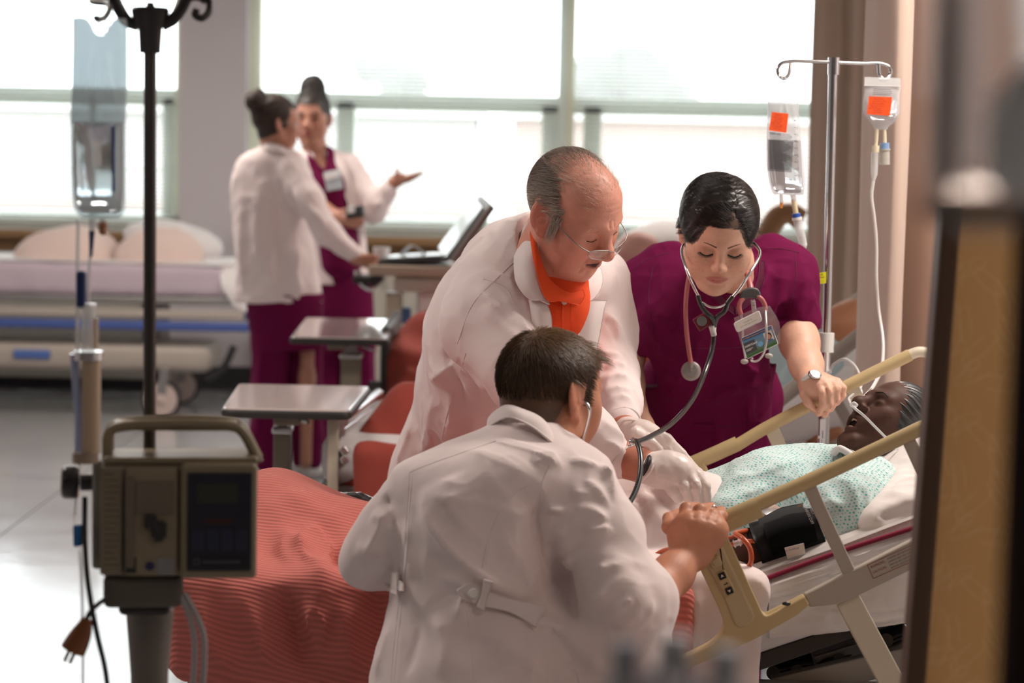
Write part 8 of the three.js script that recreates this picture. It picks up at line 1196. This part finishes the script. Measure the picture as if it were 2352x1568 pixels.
  const cord = part('power_cord', tube([P(196, 1150, -0.03), P(200, 1230, 0.005), P(206, 1310, 0.015), P(218, 1390, 0.02), P(232, 1460, 0.02), P(248, 1530, 0.02), P(256, 1620, 0.01), P(262, 1800, 0), P(300, 1900, -0.04)], 0.0037, 10, 8), M.blackRubber, t, 'black power cord'); part('plug_lead', tube([P(252, 1370, 0.005), P(228, 1385, 0.015), P(212, 1402, 0.02), P(205, 1420, 0.02)], 0.0035, 8), M.blackRubber, cord);
  const pl = part('plug', tube([P(208, 1414, 0.02), P(198, 1440, 0.022), P(176, 1486, 0.022)], (u) => 0.0085 + 0.009 * smooth(0, 1, u), 14, 6), std(C(0.19, 0.06, 0.015), 0.4), cord, 'orange brown plug'); for (const k of [-6, 6]) part('prong', bar(P(174 + k, 1488 + k * 0.4, 0.022), P(163 + k, 1514 + k * 0.4, 0.022), 0.0055, 0.0018), M.steel, cord);
}
{
  const t = thing('infusion_bag', 'blurred clear infusion bag half full of fluid hanging in the left foreground', 'infusion bag'), d = 2.93;
  const wob = (f) => { f.fn = (x, y, z) => 0.002 * N3(x * 40, y * 8, z * 40); f.fold([[215, 80], [200, 160], [185, 260]], 0.005, 0.004); f.fold([[240, 90], [250, 180], [270, 260]], 0.005, 0.004); f.fold([[225, 100], [222, 180], [215, 270]], 0.004, 0.004); return f; };
  const fu = new Field(0.01); fu.loft([[42, 166, 291, d, 0.002], [75, 165, 292, d, 0.003], [160, 163, 291, d, 0.008], [285, 162, 289, d, 0.014]]); fu.cone(at(232, 20, d), at(232, 62, d), 0.026, 0.01, 0.006, 1);
  const f = new Field(0.01); f.loft([[279, 162, 289, d, 0.015], [420, 164, 289, d, 0.022], [470, 168, 288, d, 0.018], [495, 178, 282, d, 0.008], [503, 190, 272, d, 0.003]]);
  part('film', wob(fu).mesh(0.0034), phys(C(0.78, 0.86, 0.89), 0.3, { transmission: 0.45, thickness: 0, ior: 1.45 }), t, 'milky empty upper part'); part('film', f.mesh(0.0036), phys(C(0.85, 0.90, 0.92), 0.08, { transmission: 0.72, thickness: 0, ior: 1.45 }), t, 'clear film bag'); const w = new Field(0.008); w.loft([[282, 168, 284, d, 0.012], [340, 168, 284, d, 0.016], [430, 170, 284, d, 0.018], [475, 176, 280, d, 0.012], [490, 188, 272, d, 0.004]]); part('fluid', w.mesh(0.0045), fluid, t);
  part('hanger', tube(line([[238, 40, d], [226, 56, d], [228, 74, d], [246, 74, d], [248, 56, d], [238, 40, d]]), 0.0016, 6), M.clearTube, t); part('print_stripe', sheet(pix([[[256, 290, d - 0.018], [263, 290, d - 0.018]], [[258, 440, d - 0.022], [264, 440, d - 0.022]]]), 0.0008, 3), std(C(0.02, 0.05, 0.25), 0.4), t, 'dark blue printed stripe');
  part('port', merge([cyl(at(212, 500, d), at(211, 530, d), 0.0042, 12), cyl(at(236, 500, d), at(236, 512, d), 0.004, 12)]), M.clearTube, t); part('port_cap', merge([cyl(at(236, 510, d), at(236, 524, d), 0.006, 12), ball(at(237, 530, d), 0.006)]), std(C(0.4, 0.18, 0.1), 0.4), t);
  const l = thing('infusion_line', 'blurred infusion line with a blue clamp and a long cylinder, left of the pump', 'infusion line'), blue = std(C(0.01, 0.03, 0.12), 0.4);
  part('tube', merge([tube(line([[179, 505, d], [178, 640, d], [178, 810, d], [174, 1040, d]]), 0.0028, 8), tube(line([[211, 528, d], [207, 590, d], [204, 640, d], [203, 705, d]]), 0.0024, 8)]), M.clearTube, l); part('connector', cyl(at(211, 530, d), at(209, 590, d), 0.0042, 10, 0.002), blue, l); part('clamp', bar(at(187, 622, d - 0.005), at(186, 706, d - 0.005), 0.0125, 0.014, V(0, 0, 1), 0.004), blue, l, 'dark blue slide clamp');
  part('drip_chamber', merge([cyl(at(203, 700, d), at(202, 812, d), 0.0085, 18, 0.0095), cyl(at(203, 697, d), at(203, 712, d), 0.011, 18)]), M.clearTube, l); part('small_port', cyl(at(219, 728, d), at(218, 800, d), 0.0045, 12), phys(C(0.75, 0.62, 0.5), 0.3, { transmission: 0.3, thickness: 0 }), l);
  part('cylinder_cap', merge([cyl(at(203, 806, d), at(203, 826, d), 0.0195, 24), cyl(at(168, 812, d), at(168, 824, d), 0.005, 12)]), M.steel, l, 'shiny cap ring'); part('cylinder', cyl(at(210, 824, d), at(208, 1040, d), 0.0128, 24), std(C(0.48, 0.36, 0.25), 0.35), l, 'long beige cylinder'); part('cylinder_foot', merge([cyl(at(196, 1038, d), at(196, 1062, d), 0.0175, 20)]), std(C(0.30, 0.22, 0.16), 0.4), l); part('vent_line', tube(line([[170, 818, d], [176, 900, d], [182, 980, d], [182, 1040, d]]), 0.0055, 10), phys(C(0.55, 0.6, 0.75), 0.15, { transmission: 0.6, thickness: 0 }), l);
  part('tube', tube(line([[184, 1055, d + 0.1], [176, 1130, d + 0.12], [172, 1180, d + 0.12], [178, 1230, d + 0.08], [186, 1300, d + 0.02], [190, 1440, d + 0.02], [190, 1700, d + 0.02]]), 0.0024, 8), M.clearTube, l); part('roller_clamp', bar(at(178, 1204, d + 0.005), at(179, 1254, d + 0.005), 0.011, 0.014, V(0, 0, 1), 0.003), std(C(0.01, 0.10, 0.30), 0.4), l, 'blue roller clamp');
  const r = thing('pump_tubing', 'pair of grey tubes looping down from the right of the pump clamp block', 'tube'); for (const k of [0, 22]) part('tube', tube(line([[414 + k * 0.4, 1368 - k * 0.3, 2.96], [432 + k * 0.7, 1405, 2.955], [446 + k, 1460, 2.955], [447 + k, 1520, 2.96], [442 + k, 1590, 2.97], [430 + k, 1800, 3.0]]), 0.0042, 10), phys(C(0.45, 0.42, 0.41), 0.3, { transmission: 0.35, thickness: 0 }), r);
}
{ // leaning room divider
  const t = thing('room_divider', 'tan patterned room divider panel with a dark brown edge trim at the right foreground', 'room divider'), d = 2.8;
  const leaf = canvas(512, 512, (g) => { g.fillStyle = '#dcae74'; g.fillRect(0, 0, 512, 512); const R = rng(9); g.strokeStyle = '#ecc592'; g.lineWidth = 3; for (let k = 0; k < 46; k++) { const x = R() * 512, y = R() * 512, a = R() * 6.3, s = 30 + R() * 50; for (const dx of [-512, 0, 512]) for (const dy of [-512, 0, 512]) { g.beginPath(); g.ellipse(x + dx, y + dy, s, s * 0.3, a, 0.2, 3.0); g.stroke(); g.beginPath(); g.ellipse(x + dx, y + dy, s, s * 0.3, a, 3.4, 5.2); g.stroke(); } } }); leaf.wrapS = leaf.wrapT = THREE.RepeatWrapping; leaf.repeat.set(5, 5);
  part('panel', plate([[2196, 478], [2560, 478], [2560, 2950], [2010, 2950]], d, 0.03, 0.004), std(C(1, 0.95, 0.88), 0.7, 0, { map: leaf }), t, 'tan patterned panel'); part('edge_trim', plate([[2158, 472], [2202, 472], [2014, 2955], [1966, 2955]], d - 0.006, 0.05, 0.006), std(C(0.075, 0.038, 0.02), 0.45), t, 'dark brown edge trim');
}
{ // nearest objects, far out of focus
  const c = thing('curtain', 'dark brown curtain edge at the far right, closest to us', 'curtain'); part('cloth', curtainGeo(pleats(xAt(2345, 1.18), -1.18, xAt(2700, 1.08), -1.08, 3, 0.012), 0.02, 2.66, 0.004), std(C(0.030, 0.014, 0.010), 0.9), c); part('track', bar(V(xAt(2300, 1.18), 2.69, -1.18), V(xAt(2700, 1.08), 2.69, -1.08), 0.03, 0.03), M.white, c);
  const t = thing('infusion_bag', 'very blurred clear infusion bag at the upper right edge, nearest to us', 'infusion bag'), d = 1.0;
  const f = new Field(0.006); f.loft([[-330, 2150, 2430, d, 0.003], [-200, 2140, 2440, d, 0.008], [100, 2128, 2450, d, 0.014], [360, 2118, 2450, d, 0.015], [450, 2112, 2446, d, 0.010], [490, 2130, 2430, d, 0.004]]); f.fn = (x, y, z) => 0.0012 * N3(x * 60, y * 20, z * 60);
  part('film', f.mesh(0.003), phys(C(0.85, 0.83, 0.82), 0.08, { transmission: 0.84, thickness: 0, ior: 1.45 }), t); const w = new Field(0.006); w.loft([[-60, 2150, 2432, d, 0.009], [150, 2140, 2440, d, 0.011], [380, 2132, 2436, d, 0.011], [450, 2140, 2430, d, 0.006]]); part('fluid', w.mesh(0.0035), phys(C(0.85, 0.80, 0.78), 0.25, { transmission: 1, thickness: 0.02, ior: 1.33 }), t);
  part('port', merge([cyl(at(2225, 485, d), at(2225, 540, d), 0.004, 10), cyl(at(2292, 485, d), at(2292, 545, d), 0.004, 10)]), M.clearTube, t); part('seal', tube(line([[2118, 470, d - 0.004], [2180, 492, d - 0.004], [2280, 486, d - 0.004], [2440, 500, d - 0.004]]), 0.005, 8), phys(C(0.22, 0.19, 0.17), 0.6), t);
  part('label', sheet(pix([[[2275, 230, d - 0.016], [2350, 150, d - 0.016], [2430, 150, d - 0.012]], [[2265, 350, d - 0.017], [2350, 350, d - 0.018], [2432, 350, d - 0.013]], [[2275, 430, d - 0.013], [2350, 462, d - 0.013], [2430, 462, d - 0.01]]]), 0.0006, 4), phys(C(0.92, 0.95, 0.96), 0.95, { transmission: 0.6, thickness: 0 }), t, 'added white translucent sheet for the glare');  // sheet added to stand in for the white glare on the bag
  const hk = thing('bag_hook', 'dark metal hook rail carrying the nearest infusion bag above the frame', 'hook'); part('rail', tube([V(xAt(2290, 1), 2.71, -1.0), V(xAt(2290, 1), 1.62, -1.0), V(xAt(2290, 1), at(2290, -340, d).y, -1.0)], 0.003, 8), M.blackMetal, hk);
  const s = thing('tray_table', 'small grey tray table just below the frame holding the bottles', 'table'), ty = 1.08; part('tray', bx(0.10, ty - 0.008, -1.22, 0.26, 0.016, 0.2, 0.006), M.dullSteel, s); part('post', cyl(V(0.14, ty - 0.01, -1.24), V(0.14, 0.05, -1.24), 0.014), M.dullSteel, s); for (const a of [0, 2.1, 4.2]) part('foot', bar(V(0.14, 0.05, -1.24), V(0.14 + 0.2 * cos(a), 0.02, -1.24 + 0.2 * sin(a)), 0.03, 0.03, V(0, 1, 0)), M.dullSteel, s);
  const bottle = (px, top, r, label, cap, body) => { const b = thing('bottle', label, 'bottle', 'blurred bottles at the bottom edge'), p = V((px - W / 2) / F * 1.2, ty, -1.2), h = at(px, top, 1.2).y - ty; part('body', lathe([[0.0001, 0], [r * 0.95, 0], [r, 0.004], [r, h * 0.66], [r * 0.8, h * 0.78], [r * 0.45, h * 0.84], [r * 0.45, h * 0.9], [0.0001, h * 0.9]], p, 24), body, b); part('cap', lathe([[0.0001, h * 0.84], [r * 0.5, h * 0.84], [r * 0.5, h], [0.0001, h]], p, 20), cap, b); const lb = part('label', lathe([[r + 0.0004, h * 0.2], [r + 0.0006, h * 0.3], [r + 0.0006, h * 0.6], [r + 0.0004, h * 0.62]], p, 24), M.white, b); return lb; };
  const tr = phys(C(0.72, 0.74, 0.78), 0.25, { transmission: 0.4, thickness: 0 });
  bottle(1455, 1478, 0.014, 'blurred translucent bottle at the bottom edge, left of the three', std(C(0.35, 0.38, 0.45), 0.4), tr); bottle(1570, 1462, 0.02, 'blurred pale bottle at the bottom edge, middle of the three', std(C(0.6, 0.6, 0.62), 0.4), tr); bottle(1690, 1492, 0.016, 'blurred pale bottle at the bottom edge, right of the three', std(C(0.55, 0.57, 0.6), 0.4), tr);
}
// ---------- hand over ----------
settle();
scene.traverse((o) => { if (o.isMesh) { o.castShadow = true; o.receiveShadow = true; } });
renderer.render(scene, camera);
